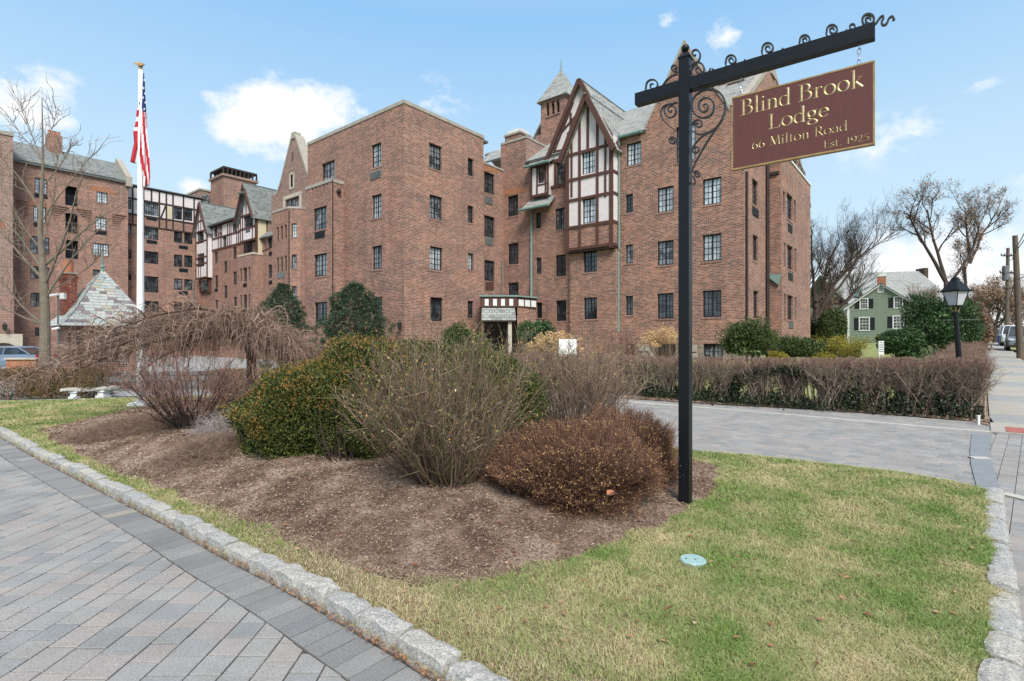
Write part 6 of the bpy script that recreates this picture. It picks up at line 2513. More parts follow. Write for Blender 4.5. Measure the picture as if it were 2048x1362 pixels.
def ribbon(mb, pts, wfun, pl, x0, z0, sx, sz, o0, o1):
	pts = np.array(pts, float)
	n = len(pts)
	Tn = np.gradient(pts, axis=0) if n > 2 else np.array([pts[1] - pts[0]] * 2)
	L = np.linalg.norm(Tn, axis=1)[:, None] + 1e-9
	Tn = Tn / L
	Nn = np.column_stack([-Tn[:, 1], Tn[:, 0]])
	V, Fc = [], []
	for i in range(n):
		w = wfun(Tn[i])
		a, b = pts[i] - Nn[i] * w / 2, pts[i] + Nn[i] * w / 2
		m_ = pts[i]
		for (q, o) in ((a, o0), (a, o0 + .0006), (m_, o1), (b, o0 + .0006), (b, o0)):
			V.append(pl.P(x0 + q[0] * sx, z0 + q[1] * sz, o))
	for i in range(n - 1):
		for k in range(4):
			a = i * 5 + k
			Fc.append((a, a + 1, a + 6, a + 5))
	Fc += [(0, 1, 2, 3, 4)[::-1], tuple((n - 1) * 5 + k for k in range(5))]
	mb.add(V, Fc)


def text(pl, s, x, z, h, width, name, th=1.0, o0=.0195):
	adv = sum(.36 if c == ' ' else GL[c][0] for c in s)
	sx = width / adv
	cur = x
	for c in s:
		if c == ' ':
			cur += .36 * sx
			continue
		adv_, strokes = GL[c]
		mb = MB()
		for st_ in strokes:
			k = st_[0]
			if k == 'S':
				ribbon(mb, st_[1], lambda t_: .125 * th, pl, cur, z, sx, h, o0, o0 + .004)
			elif k == 'T':
				ribbon(mb, st_[1], lambda t_: .055 * th, pl, cur, z, sx, h, o0, o0 + .0035)
			elif k == 'N':
				ribbon(mb, st_[1], lambda t_: (.045 + .085 * abs(t_[1] * .97 + t_[0] * -.22) ** 1.3) * th, pl, cur, z, sx, h, o0, o0 + .0038)
			elif k == 'L':
				ribbon(mb, st_[1], lambda t_: st_[2] * 1.1 * th, pl, cur, z, sx, h, o0, o0 + .003)
			elif k == 'D':
				cx, cy = st_[1]
				r_ = st_[2]
				V = [pl.P(cur + (cx + r_ * math.cos(a)) * sx, z + (cy + r_ * math.sin(a)) * h, o0) for a in np.linspace(0, 2 * math.pi, 9)[:-1]]
				V.append(pl.P(cur + cx * sx, z + cy * h, o0 + .004))
				mb.add(V, [(i, (i + 1) % 8, 8) for i in range(8)])
		mb.build('letter', 'gold', board)
		cur += adv_ * sx


def sp_(x, y):
	return pb_.px(x, y)


xa, za1 = sp_(1482, 234)
xb, _ = sp_(1728, 175)
text(pb_, 'Blind Brook', xa, za1, .135, xb - xa, 'big', .88)
xa, zl = sp_(1537, 261)
xb, _ = sp_(1659, 235)
text(pb_, 'Lodge', xa, zl, .125, xb - xa, 'big', .92)
xa, zl = sp_(1504, 301)
xb, _ = sp_(1696, 262)
text(pb_, '66 Milton Road', xa, zl, .078, xb - xa, 'small', .8)
xa, zl = sp_(1647, 299)
xb, _ = sp_(1739, 279)
text(pb_, 'Est. 1925', xa, zl, .062, xb - xa, 'small', .95)
# chains
for (xx, sgn) in ((s0 + .07, 0), (s1 - .10, 1)):
	m = MB()
	ztop_, zbot_ = zb, zT
	n = 4
	for k in range(n):
		zc = zbot_ + (ztop_ - zbot_) * (k + .5) / n
		hh = (ztop_ - zbot_) / n * .62
		pts = [pb_.P(xx + (.012 * math.cos(a) if k % 2 == 0 else 0), zc + hh * math.sin(a), (.012 * math.cos(a) if k % 2 else 0)) for a in np.linspace(0, 2 * math.pi, 11)]
		m.tube(pts, .0032, 5, cap=False)
	m.build('chain', 'chrome', board)
	m = MB()
	m.lathe(pb_.P(xx, zT - .004), [(.009, 0), (.009, .012)], 6)
	m.build('eye_bolt', 'chrome', board)

# ------------------------------------------------------------------ FLAGPOLE AND FLAG
fb = gp(281, 812)
tf_ = fb[1]
pole = empty('flagpole', fb, 'tall white flagpole on a square white base in the lawn', 'flagpole')
xtop = (283.0 - HX) / F * tf_
zt_ = CH + (HY - 140) / F * tf_
mb = MB()
mb.lathe((fb[0], fb[1], fb[2]), [(.085, 0), (.082, 1.4), (.066, 4), (.042, zt_ - fb[2])], 14)
mb.build('pole', 'white_paint', pole, smooth=True)
mb = MB()
mb.box((fb[0] - .19, fb[1] - .19, fb[2] - .05), (fb[0] + .19, fb[1] + .19, fb[2] + .085), rz=.2)
mb.build('base', 'white_paint', pole)
mb = MB()
mb.lathe((fb[0], fb[1], zt_), [(.03, 0), (.035, .04), (.016, .07)], 10)
mb.box((fb[0] - .03, fb[1] - .03, zt_ + .06), (fb[0] + .03, fb[1] + .03, zt_ + .10))
mb.hexa([(fb[0] - .16, fb[1] - .04, zt_ + .13), (fb[0], fb[1] - .05, zt_ + .07), (fb[0] + .14, fb[1] - .04, zt_ + .11), (fb[0], fb[1] + .05, zt_ + .09)],
		[(fb[0] - .14, fb[1] - .02, zt_ + .155), (fb[0], fb[1] - .02, zt_ + .17), (fb[0] + .12, fb[1] - .02, zt_ + .13), (fb[0], fb[1] + .03, zt_ + .15)])
mb.build('eagle_finial', 'gold_border', pole)
mb = MB()
mb.tube([(fb[0] + .07, fb[1] - .07, zt_ - .05), (fb[0] + .09, fb[1] - .085, zt_ - 3), (fb[0] + .10, fb[1] - .1, fb[2] + 1.2)], .006, 4)
mb.build('halyard', 'white_paint', pole)
# weathered flakes of missing paint on the lower shaft
m = MB()
for k in range(60):
	z = fb[2] + .15 + 1.1 * random.random() ** 1.2
	a = random.uniform(-2.6, -.3)
	r_ = .0852
	h_ = random.uniform(.015, .06)
	w_ = random.uniform(.05, .16)
	V = [(fb[0] + r_ * math.cos(a + s * w_), fb[1] + r_ * math.sin(a + s * w_), z + q * h_) for s, q in ((0, 0), (1, .3), (.6, 1), (0, .8), (-.4, .5))]
	m.add(V, [(0, 1, 2, 3, 4)])
m.build('peeled_paint', 'lead_grey', pole)


# the flag: hangs limp in folds beside the pole; each strip of cloth keeps its stripe
def fpx(x, y, dy=0.0):
	t_ = tf_ + dy
	return ray(x, y, t_)


def cloth(rows, name, matfun, parent, nsub=6):
	"""rows: list of polylines (px, py, depth) with equal counts"""
	R = np.array(rows, float)
	V = [fpx(*R[i, j]) for i in range(R.shape[0]) for j in range(R.shape[1])]
	n, m = R.shape[:2]
	Fc, Mi = [], []
	for i in range(n - 1):
		for j in range(m - 1):
			Fc.append((i * m + j, i * m + j + 1, (i + 1) * m + j + 1, (i + 1) * m + j))
			Mi.append(matfun(i, j))
	o = mk(name, V, Fc, ['flag_red', 'flag_white', 'flag_blue'], parent, midx=Mi, smooth=True)
	md = o.modifiers.new('sol', 'SOLIDIFY')
	md.thickness = .004
	return o


flag = empty('flag', fpx(290, 370), 'limp stars and stripes flag hanging in folds from the white flagpole', 'flag')
# right-hand fall: canton above, diagonal stripes below (rows run from the top edge down the fall)
NR, NC = 60, 13
rows = []
Lx = [(0, 286.5, 146), (.1, 285.5, 165), (.3, 284, 205), (.36, 282.5, 222), (.5, 281, 262), (.7, 279, 310), (.82, 281, 336), (.92, 286, 352), (1.0, 285, 376)]
Rx = [(0, 287.5, 146), (.1, 289.5, 165), (.3, 291.5, 205), (.36, 292.5, 222), (.5, 294.5, 262), (.7, 298, 300), (.82, 300, 335), (.92, 300.5, 356), (1.0, 299, 371)]
for i in range(NR + 1):
	f = i / NR
	xl, yl = np.interp(f, [p[0] for p in Lx], [p[1] for p in Lx]), np.interp(f, [p[0] for p in Lx], [p[2] for p in Lx])
	xr, yr = np.interp(f, [p[0] for p in Rx], [p[1] for p in Rx]), np.interp(f, [p[0] for p in Rx], [p[2] for p in Rx])
	row = []
	for j in range(NC + 1):
		g_ = j / NC
		fold = math.sin(g_ * 7.5 + f * 3) * .05 * (0.3 + f)
		row.append((xl + (xr - xl) * g_, yl + (yr - yl) * g_, -.10 + fold))
	rows.append(row)


def fm(i, j):
	f, g_ = i / NR, j / NC
	if f < .345 + .02 * g_:
		return 2
	q = (f - .36) * 8.2 - g_ * 1.0 * (1.0 + .9 * f) - (0.0 if g_ < .5 else 0.2)
	q2 = math.floor(g_ * 3.4 + (f - .36) * -3.8 + 10.3)
	return 0 if q2 % 2 else 1


cloth(rows, 'flag_fall', fm, flag)
# left-hand fall, showing past the pole
rows = []
Lx = [(0, 278, 202), (.12, 274, 214), (.35, 271, 245), (.5, 266.5, 262), (.62, 268, 278), (.72, 268.5, 285), (1.0, 260.5, 324)]
Rx = [(0, 280, 203), (.12, 280, 214), (.35, 280, 245), (.5, 280, 262), (.62, 280, 278), (.72, 280, 285), (1.0, 272, 328)]
for i in range(31):
	f = i / 30
	xl, yl = np.interp(f, [p[0] for p in Lx], [p[1] for p in Lx]), np.interp(f, [p[0] for p in Lx], [p[2] for p in Lx])
	xr, yr = np.interp(f, [p[0] for p in Rx], [p[1] for p in Rx]), np.interp(f, [p[0] for p in Rx], [p[2] for p in Rx])
	rows.append([(xl + (xr - xl) * j / 6, yl + (yr - yl) * j / 6, -.02 + .05 * math.sin(j * 1.3 + f * 2)) for j in range(7)])


def fm2(i, j):
	f = i / 30
	if f < .06:
		return 2
	if f < .50:
		return (1, 0, 1, 0, 1)[min(4, int((f - .06) / .09))]
	if .50 <= f:
		return 0 if j < 4 or f < .72 else 1
	return 0


cloth(rows, 'flag_fall', fm2, flag)
# lower tail under the fall
rows = []
for i in range(13):
	f = i / 12
	rows.append([(284.5 + (1 - f) * 0 + j * (1.0 + 1.2 * f), 345 + f * 26 + j * (2.2 if f > .5 else 1.2), -.04 + .03 * math.sin(j * 2)) for j in range(6)])
cloth(rows, 'flag_fall', lambda i, j: (0, 1)[(j // 2) % 2], flag)
m = MB()
for (x, y) in ((288.5, 160), (287, 176), (290.5, 205), (288.5, 218), (286, 195), (290, 187)):
	c = fpx(x, y, -.19)
	V = [c + np.array([.035 * (1 if k % 2 == 0 else .4) * math.sin(k * math.pi / 5) * .7, 0, .035 * (1 if k % 2 == 0 else .4) * math.cos(k * math.pi / 5)]) for k in range(10)]
	V += [v + (0, .004, 0) for v in V]
	m.add(V, [tuple(range(10)), tuple(range(10, 20))[::-1]])
m.build('star', 'flag_white', flag)

# ------------------------------------------------------------------ LAMP POST at the hedge
tl = 11.15
lb = np.array([(1927 - HX) / F * tl, tl, 0.0])
lt = ray(1911, 626, tl)
lamp = empty('lamp_post', lb, 'black lantern on a leaning black post rising out of the brown hedge', 'street lamp')
dirv = (lt - lb)
mb = MB()
mb.tube([lb + (0, 0, -.05), lb + dirv * .5, lb + dirv], [.062, .055, .043], 12)
mb.build('post', 'black_paint', lamp, smooth=False)
mb = MB()
mb.tube([lb + dirv * .995, lb + dirv * 1.015], [.055, .055], 12)
mb.tube([lb + dirv * .955, lb + dirv * .965], [.052, .052], 12)
mb.build('collar', 'black_paint', lamp)
mb = MB()
xd = np.array([.97, -.22, 0])
ctr = lb + dirv * .93
mb.tube([ctr - xd * .34, ctr - xd * .1, ctr + xd * .42], [.006, .012, .015], 6)
mb.build('ladder_bar', 'black_paint', lamp)
lc = ray(1911, 611.5, tl)
mb = MB()
tv = 1.0 / F * tl


def lring(y, hw_, c=0, rz=.25):
	z = CH + (HY - y) / F * tl
	return [np.array([lc[0] + c + hw_ * (sx * math.cos(rz) - sy * math.sin(rz)), lc[1] + hw_ * (sx * math.sin(rz) + sy * math.cos(rz)), z]) for sx, sy in ((-1, -1), (1, -1), (1, 1), (-1, 1))]


body_b, body_t = lring(611.5, .088), lring(583, .155)
mg = MB()
mg.hexa([p * (1, 1, 1) for p in lring(610.5, .084)], lring(583.5, .150))
mg.build('lantern_glass', 'glass_lamp', lamp)
for k in range(4):
	mb.tube([body_b[k], body_t[k]], .010, 4)
	mb.tube([body_b[k], body_b[(k + 1) % 4]], .010, 4)
mb.tube([body_b[0], body_b[1]], .012, 4)
mb.build('lantern_frame', 'black_paint', lamp)
mb = MB()
mb.hexa(lring(584, .185), lring(581, .19))
mb.hexa(lring(581, .180), lring(562, .060))
mb.hexa(lring(562, .050), lring(557, .045))
mb.lathe((lc[0], lc[1], CH + (HY - 557) / F * tl), [(.05, 0), (.055, .015), (.02, .03), (.014, .06)], 8)
for p in lring(583, .205):
	mb.lathe(p - (0, 0, .01), [(.012, 0), (.02, .02), (.006, .05)], 6)
mb.build('lantern_roof', 'black_paint', lamp)
mb = MB()
for s_ in (-1, 1):
	mb.tube([lt + (0, 0, .0), lt + (s_ * .075, 0, .05), lt + (s_ * .10, 0, .13)], .007, 5)
mb.tube([lt, lt + (0, 0, .14)], .012, 6)
mb.build('lantern_bracket', 'gold_border', lamp)

# ------------------------------------------------------------------ UTILITY COVER in the grass
uc = gp(1386, 1127)
cov = empty('utility_cover', uc, 'round pale green irrigation cover set flush in the grass', 'utility cover')
mb = MB()
mb.lathe((uc[0], uc[1], uc[2] - .03), [(.087, 0), (.087, .055), (.080, .063)], 28)
mb.build('lid', 'green_plastic', cov)
mb = MB()
for (dx, dy) in ((-.045, .005), (.012, -.01)):
	mb.lathe((uc[0] + dx, uc[1] + dy, uc[2] + .0325), [(.007, 0), (.007, .0015)], 8)
mb.build('finger_hole', 'black_paint', cov)

# ------------------------------------------------------------------ GATEHOUSE
ga0, gb0 = 5.75, 29.6
gs = 2.75
gh = empty('gatehouse', W(ga0 + gs / 2, gb0 + gs / 2, -.3), 'small brick gatehouse with a steep pyramid roof of mixed slates and a copper finial', 'gatehouse')
_l = lodge
lodge = gh
gpa, gpb = PA(ga0), PB(gb0)
EZ = CH + 30 / F * 23.4
gpb.holes.append((ga0 + 1.0, ga0 + 1.7, .6, 1.55))
gpb.holes.append((ga0 + .12, ga0 + .42, .2, 2.0))
gpa.holes.append((gb0 + .4, gb0 + .8, .2, 1.95))
window_uz(gpb, ga0 + 1.0, ga0 + 1.7, .6, 1.55, 3, 3, 'glass_dark', hole=False, parent=gh, sill=False)
wall(gpb, ga0, ga0 + gs, -.5, EZ, 'brick_red', parent=gh)
wall(gpa, gb0, gb0 + gs, -.5, EZ, 'brick_red', parent=gh)
wall(Pl(ga0 + gs, 0, 0, 1, 1, 0), gb0, gb0 + gs, -.5, EZ, 'brick_red', parent=gh)
wall(Pl(0, gb0 + gs, 1, 0, 0, 1), ga0, ga0 + gs, -.5, EZ, 'brick_red', parent=gh)
pbox(ga0 + .2, ga0 + gs - .2, gb0 + .2, gb0 + gs - .2, -.4, EZ - .1, 'timber_dark', 'interior', gh)
mb = MB()
quad_on(mb, gpb, ga0 + .9, ga0 + 1.9, 1.56, EZ - .05, -.02, .03)
quad_on(mb, gpb, ga0 + .85, ga0 + .999, .5, 1.56, -.02, .03)
quad_on(mb, gpb, ga0 + 1.701, ga0 + 1.95, .5, 1.56, -.02, .03)
mb.build('stone_surround', 'coping', gh)
# bell-cast pyramid; slates laid in courses on each face
gcx, gcy = ga0 + gs / 2, gb0 + gs / 2
prof = [(0, 1.90), (.18, 1.66), (.45, 1.42), (.9, 1.13), (1.4, .83), (2.0, .47), (2.5, .17), (2.72, .04)]
PH = CH + (HY - 541) / F * 25.1 - EZ
kz = PH / 2.72


def rz_(z):
	return float(np.interp(z / kz, [p[0] for p in prof], [p[1] for p in prof]))


tv, tf = [], []
for (z, r_) in prof:
	for (sa, sb) in ((-1, -1), (1, -1), (1, 1), (-1, 1)):
		tv.append(W(gcx + sa * (r_ - .03), gcy + sb * (r_ - .03), EZ + z * kz - .02))
for i in range(len(prof) - 1):
	for j in range(4):
		tf.append((i * 4 + j, i * 4 + (j + 1) % 4, i * 4 + 4 + (j + 1) % 4, i * 4 + 4 + j))
tf.append((3, 2, 1, 0))
rf = mk('roof', tv, tf, 'lead_grey', gh)
# slate colours differ piece by piece
t = NT('slate_piece')
oi = t.n.new('ShaderNodeObjectInfo')
r_n = t.math('FRACT', t.math('ADD', oi.outputs['Random'], t.geo('Random Per Island')))
c = t.ramp(r_n, [(0, (0.40, 0.42, 0.395)), (.30, (0.34, 0.37, 0.355)), (.45, (0.45, 0.44, 0.40)), (.60, (0.39, 0.40, 0.385)), (.74, (0.175, 0.15, 0.165)), (.80, (0.23, 0.19, 0.205)), (.90, (0.36, 0.335, 0.25)), (.96, (0.43, 0.40, 0.38))], 'CONSTANT')
n = t.tex('Noise', t.geo('Position'), Scale=14, Detail=4)
c = t.mix(.5, c, t.ramp(n.outputs['Fac'], [(.3, (.75, .75, .75)), (.7, (1.2, 1.2, 1.2))]), 'MULTIPLY')
t.color(c)
t.b.inputs['Roughness'].default_value = .7
MATS['slate_piece'] = t.m
ncourse = 19
back_mb = MB()
cnt = 0
zc = 0.0
for ci in range(ncourse):
	f0, f1 = ci / ncourse, (ci + 1) / ncourse
	z0, z1 = PH * f0 * .98, PH * min(1, f1) * .98
	r0, r1 = rz_(z0), rz_(z1)
	for face in range(4):
		x = -r0
		x += random.uniform(-.12, 0)
		while x < r0:
			w_ = random.uniform(.20, .40)
			xa, xb = max(x, -r0), min(x + w_, r0)
			x += w_
			if xb - xa < .03:
				continue
			sc = r1 / r0
			# outward lift at the lower edge
			q = []
			for (xx, rr_, z_, o_) in ((xa + .006, r0, z0, .035), (xb - .006, r0, z0, .035), (min(xb - .006, r1 if True else 0), r1, z1, .008), (max(xa + .006, -r1), r1, z1, .008)):
				xx = max(min(xx, rr_), -rr_)
				q.append((xx, rr_ + o_, z_))
			def mp_(xx, rr_, z_):
				if face == 0:
					return W(gcx + xx, gcy - rr_, EZ + z_)
				if face == 1:
					return W(gcx - rr_, gcy - xx, EZ + z_)
				if face == 2:
					return W(gcx - xx, gcy + rr_, EZ + z_)
				return W(gcx + rr_, gcy + xx, EZ + z_)
			top_ = [mp_(*p) for p in q]
			bot_ = [p - np.array([0, 0, .022]) for p in top_]
			if face < 2 and cnt < 300:
				m = MB()
				m.hexa(bot_, top_)
				m.build('slate', 'slate_piece', rf)
				cnt += 1
			else:
				back_mb.hexa(bot_, top_)
o = back_mb.build('slate_field', 'slate_piece', rf)
o['kind'] = 'stuff'
mb = MB()
mb.lathe(W(gcx, gcy, EZ + PH - .42), [(.34, 0), (.17, .22), (.07, .42), (.06, .52), (.10, .56), (.10, .6), (.05, .66), (.028, 1.15), (.004, 1.65)], 10)
mb.build('finial', 'copper_green', gh)
# chimney of single bricks
cc_ = W(ga0 + .55, gb0 + gs + .15, 0)
tcm = 24.6
ch_ = empty('chimney', (0, 0, 0), parent=gh)
ORG[ch_.name] = np.array(W(ga0, gb0 + gs, 1.5))
ch_.location = ORG[ch_.name] - ORG[gh.name]
pch = PA(ga0 - .05)
bR, _ = pch.px(129, 600)
bL, zbt = pch.px(118.5, 640)
_, ztp = pch.px(134, 545)
depth_c = PB(bR).px(155, 600)[0] - (ga0 - .04)
core = MB()
zq_ = ztp - 24 * .088
core.hexa([W(ga0 - .04, bR + .015, zq_), W(ga0 - .04 + depth_c, bR + .015, zq_), W(ga0 - .04 + depth_c, bL - .015, zq_), W(ga0 - .04, bL - .015, zq_)],
		  [W(ga0 - .04, bR + .015, ztp - .02), W(ga0 - .04 + depth_c, bR + .015, ztp - .02), W(ga0 - .04 + depth_c, bL - .015, ztp - .02), W(ga0 - .04, bL - .015, ztp - .02)])
core.build('mortar_core', 'coping', ch_)
nb = 24
t = NT('brick_piece')
oi = t.n.new('ShaderNodeObjectInfo')
n = t.tex('Noise', t.geo('Position'), Scale=30, Detail=4)
c = t.mix(.4, t.ramp(oi.outputs['Random'], [(0, (.12, .034, .024)), (.5, (.20, .055, .036)), (1, (.29, .085, .055))]), t.ramp(n.outputs['Fac'], [(.3, (.5, .5, .5)), (.7, (1.3, 1.3, 1.3))]), 'MULTIPLY')
t.color(c)
MATS['brick_piece'] = t.m
hb_ = .088
zz = ztp
k = 0
me_cache = {}


def brick_at(a0_, a1_, b0_, b1_, z0_, z1_, parent):
	key = (round(a1_ - a0_, 2), round(b1_ - b0_, 2))
	if key not in me_cache:
		m = MB()
		m.hexa([W(*p, 0) for p in ((0, 0), (a1_ - a0_, 0), (a1_ - a0_, b1_ - b0_), (0, b1_ - b0_))], [W(*p, z1_ - z0_) for p in ((0, 0), (a1_ - a0_, 0), (a1_ - a0_, b1_ - b0_), (0, b1_ - b0_))])
		me_cache[key] = mesh_np('brick', np.concatenate(m.v), m.f, 'brick_piece')
	o = bpy.data.objects.new('brick', me_cache[key])
	link(o, parent, W(a0_, b0_, z0_))
	return o


while zz > zbt - .3 and k < nb:
	flare = .05 if k in (1, 2) else (.025 if k == 3 else 0)
	off = .0 if k % 2 else .11
	# A face
	x = bR - flare - off
	while x < bL + flare - .02:
		x1_ = min(x + .225, bL + flare)
		x0_ = max(x, bR - flare)
		if x1_ - x0_ > .04:
			brick_at(ga0 - .05 - flare, ga0 - .05 - flare + .1, x0_, x1_ - .014, zz - hb_ + .012, zz, ch_)
		x += .239
	x = ga0 + .05 - flare + (.11 if k % 2 else .0) - .1
	while x < ga0 + depth_c - .06 + flare:
		x1_ = min(x + .225, ga0 + depth_c - .04 + flare)
		x0_ = max(x, ga0 + .062 - flare)
		if x1_ - x0_ > .04:
			brick_at(x0_, x1_ - .014, bR - flare - .002, bR - flare + .09, zz - hb_ + .012, zz, ch_)
		x += .239
	zz -= hb_
	k += 1
pbox(ga0 - .1, ga0 + depth_c + .02, bR - .05, bL + .05, ztp + .001, ztp + .06, 'coping', 'chimney_cap', ch_)
m = MB()
pc_ = W(ga0 + depth_c / 2 - .05, (bR + bL) / 2, ztp + .06)
m.lathe(pc_, [(.20, 0), (.20, .04), (.19, .55), (.20, .6)], 14)
m.build('chimney_pot', 'terracotta', ch_)
# security camera and box on a thin mast
mb = MB()
mpx = ray(116, 640, 22.5)
mb.tube([(mpx[0], mpx[1], -.3), (mpx[0], mpx[1], CH + (HY - 587) / F * 22.5)], .03, 6)
mb.build('camera_mast', 'lead_grey', gh)
mb = MB()
for (x, y, l) in ((108, 590, .34), (112, 657, .28)):
	c = ray(x, y, 22.4)
	mb.tube([c - (l / 2, 0, .03), c + (l / 2, 0, .03)], [.05, .045], 8)
mb.build('security_camera', 'white_paint', gh)
c = ray(126, 592, 22.5)
mb = MB()
mb.box(c - (.10, .06, .13), c + (.10, .06, .13))
mb.build('junction_box', 'cap_white', gh)
lodge = _l

# ------------------------------------------------------------------ BENCH, low walls
bp_ = gp(178, 798)
bt = bp_[1] + .15
bx0, bx1 = (131 - HX) / F * bt, (230 - HX) / F * (bt + .5)
bench = empty('stone_bench', ((bx0 + bx1) / 2, bt, float(T((bx0 + bx1) / 2, bt))), 'weathered pale stone bench on two pedestals beside the path', 'bench')
ez_ = float(T((bx0 + bx1) / 2, bt))
mb = MB()
n = 12
zb_ = CH + (HY - 782) / F * bt
V, Fc = [], []
for i in range(n + 1):
	f = i / n
	x = bx0 + (bx1 - bx0) * f
	y = bt + .5 * f
	w_ = .21 - .03 * abs(2 * f - 1) ** 3
	zz = zb_ + .0 + .02 * math.sin(f * 9)
	for (dy, dz) in ((-w_, 0), (w_, 0), (w_, .075), (-w_, .078)):
		V.append((x, y + dy, zz + dz))
for i in range(n):
	for k in range(4):
		Fc.append((4 * i + k, 4 * i + 4 + k, 4 * i + 4 + (k + 1) % 4, 4 * i + (k + 1) % 4))
Fc += [(0, 1, 2, 3), (4 * n + 3, 4 * n + 2, 4 * n + 1, 4 * n)]
mb.add(V, Fc)
mb.build('seat', 'strip_stone', bench)
for f in (.22, .76):
	x, y = bx0 + (bx1 - bx0) * f, bt + .5 * f
	z0 = float(T(x, y))
	m = MB()
	m.box((x - .12, y - .15, z0 - .05), (x + .12, y + .15, z0 + .05))
	m.box((x - .085, y - .12, z0 + .05), (x + .085, y + .12, zb_ - .05))
	m.box((x - .12, y - .15, zb_ - .05), (x + .12, y + .15, zb_ - .002))
	m.build('pedestal', 'cap_white', bench)

# rough stone wall behind the bench
def rubble_wall(p0, p1, h, name, label, mats, dep=.35):
	c = ((p0[0] + p1[0]) / 2, (p0[1] + p1[1]) / 2, float(T(*p0)))
	w_ = empty(name, c, label, 'wall')
	p0, p1 = np.array(p0, float), np.array(p1, float)
	L = np.linalg.norm(p1 - p0)
	d = (p1 - p0) / L
	nn = np.array([d[1], -d[0]])
	if nn[1] > 0:
		nn = -nn
	z0 = float(T(*p0)) - .05
	m = MB()
	q = [p0, p1, p1 - nn * dep, p0 - nn * dep]
	m.hexa([(*p, z0) for p in q], [(*p, z0 + h) for p in q])
	m.build('core', 'lead_grey', w_)
	z = z0
	while z < z0 + h - .05:
		hh = random.uniform(.12, .22)
		u = -random.uniform(0, .2)
		while u < L:
			wd = random.uniform(.18, .5)
			a, b = max(u, 0) + .01, min(u + wd, L) - .01
			if b - a > .06:
				mm = MB()
				z1_ = min(z + hh, z0 + h + .02) - .012
				f = [p0 + d * a, p0 + d * b]
				j = [random.uniform(-.012, .012) for _ in range(4)]
				mm.hexa([(*(f[0] + nn * -.05), z), (*(f[1] + nn * -.05), z), (*(f[1] + nn * -.05), z1_), (*(f[0] + nn * -.05), z1_)],
						[(*(f[0] + d * .015 + nn * (.03 + j[0])), z + .01), (*(f[1] - d * .015 + nn * (.03 + j[1])), z + .01), (*(f[1] - d * .015 + nn * (.03 + j[2])), z1_ - .01), (*(f[0] + d * .015 + nn * (.03 + j[3])), z1_ - .01)])
				mm.build('stone', random.choice(mats), w_)
			u += wd
		z += hh
	return w_


rubble_wall((-15.2, 16.3), (-9.6, 17.6), .64, 'stone_wall', 'low dark rubble stone wall behind the pale stone bench', ['lead_grey', 'bark_brown', 'bark_grey', 'lead_grey'])
bw0, bw1 = ray(12, 700, 24), ray(72, 700, 24)
bwl = empty('brick_wall', ((bw0[0] + bw1[0]) / 2, 24, -.1), 'low orange brick wall with a tan cap beyond the left hedge', 'wall')
m = MB()
zt = CH + (HY - 719) / F * 24
m.box((bw0[0], 24, -.3), (bw1[0], 24.3, zt))
m.build('body', 'brick_orange', bwl, uv=True)
m = MB()
m.box((bw0[0] - .05, 23.93, zt + .001), (bw1[0] + .05, 24.37, zt + .07))
m.build('cap', 'limestone', bwl)

# ------------------------------------------------------------------ SMALL SIGNS AND BOXES
sg = ray(1135, 712, 20)
s_o = empty('notice_board', (sg[0], sg[1], float(T(sg[0], sg[1]))), 'plain white rectangular board seen behind the bare twigs', 'board')
m = MB()
c = ray(1135.5, 695.5, 20)
m.box(c - (.33, .03, .33), c + (.33, .03, .33))
m.build('panel', 'white_paint', s_o)
m = MB()
for dx in (-.25, .25):
	m.box((c[0] + dx - .03, c[1] + .03, float(T(c[0], c[1]))), (c[0] + dx + .03, c[1] + .09, c[2] + .2))
m.build('leg', 'white_paint', s_o)
c = ray(1762, 697, 21)
gz_ = float(T(c[0], c[1]))
s_o = empty('lawn_sign', (c[0], c[1], gz_), 'small white upright panel sign standing on the lawn before the dark holly', 'sign')
m = MB()
m.box((c[0] - .105, c[1] - .02, CH + (HY - 709) / F * 21), (c[0] + .105, c[1] + .02, CH + (HY - 682) / F * 21))
m.build('panel', 'cap_white', s_o)
for k in range(5):
	m = MB()
	z = CH + (HY - 704 + k * 4.4) / F * 21
	m.box((c[0] - .085, c[1] - .024, z), (c[0] + .085, c[1] - .021, z + .035))
	m.build('slat', 'lead_grey', s_o)
for dx in (-.08, .08):
	m = MB()
	m.box((c[0] + dx - .012, c[1] - .012, gz_ - .02), (c[0] + dx + .012, c[1] + .012, CH + (HY - 709) / F * 21))
	m.build('leg', 'cap_white', s_o)
# white stake at the end of the hedge
c = gp(1957, 849)
s_o = empty('marker_stake', c, 'short white stake at the corner of the hedge bed', 'stake')
m = MB()
m.box(c + (-.02, -.015, -.02), c + (.02, .015, .16))
m.build('stake', 'cap_white', s_o)
m = MB()
m.box(c + (-.03, -.02, .161), c + (.03, .02, .175))
m.build('cap', 'cap_white', s_o)


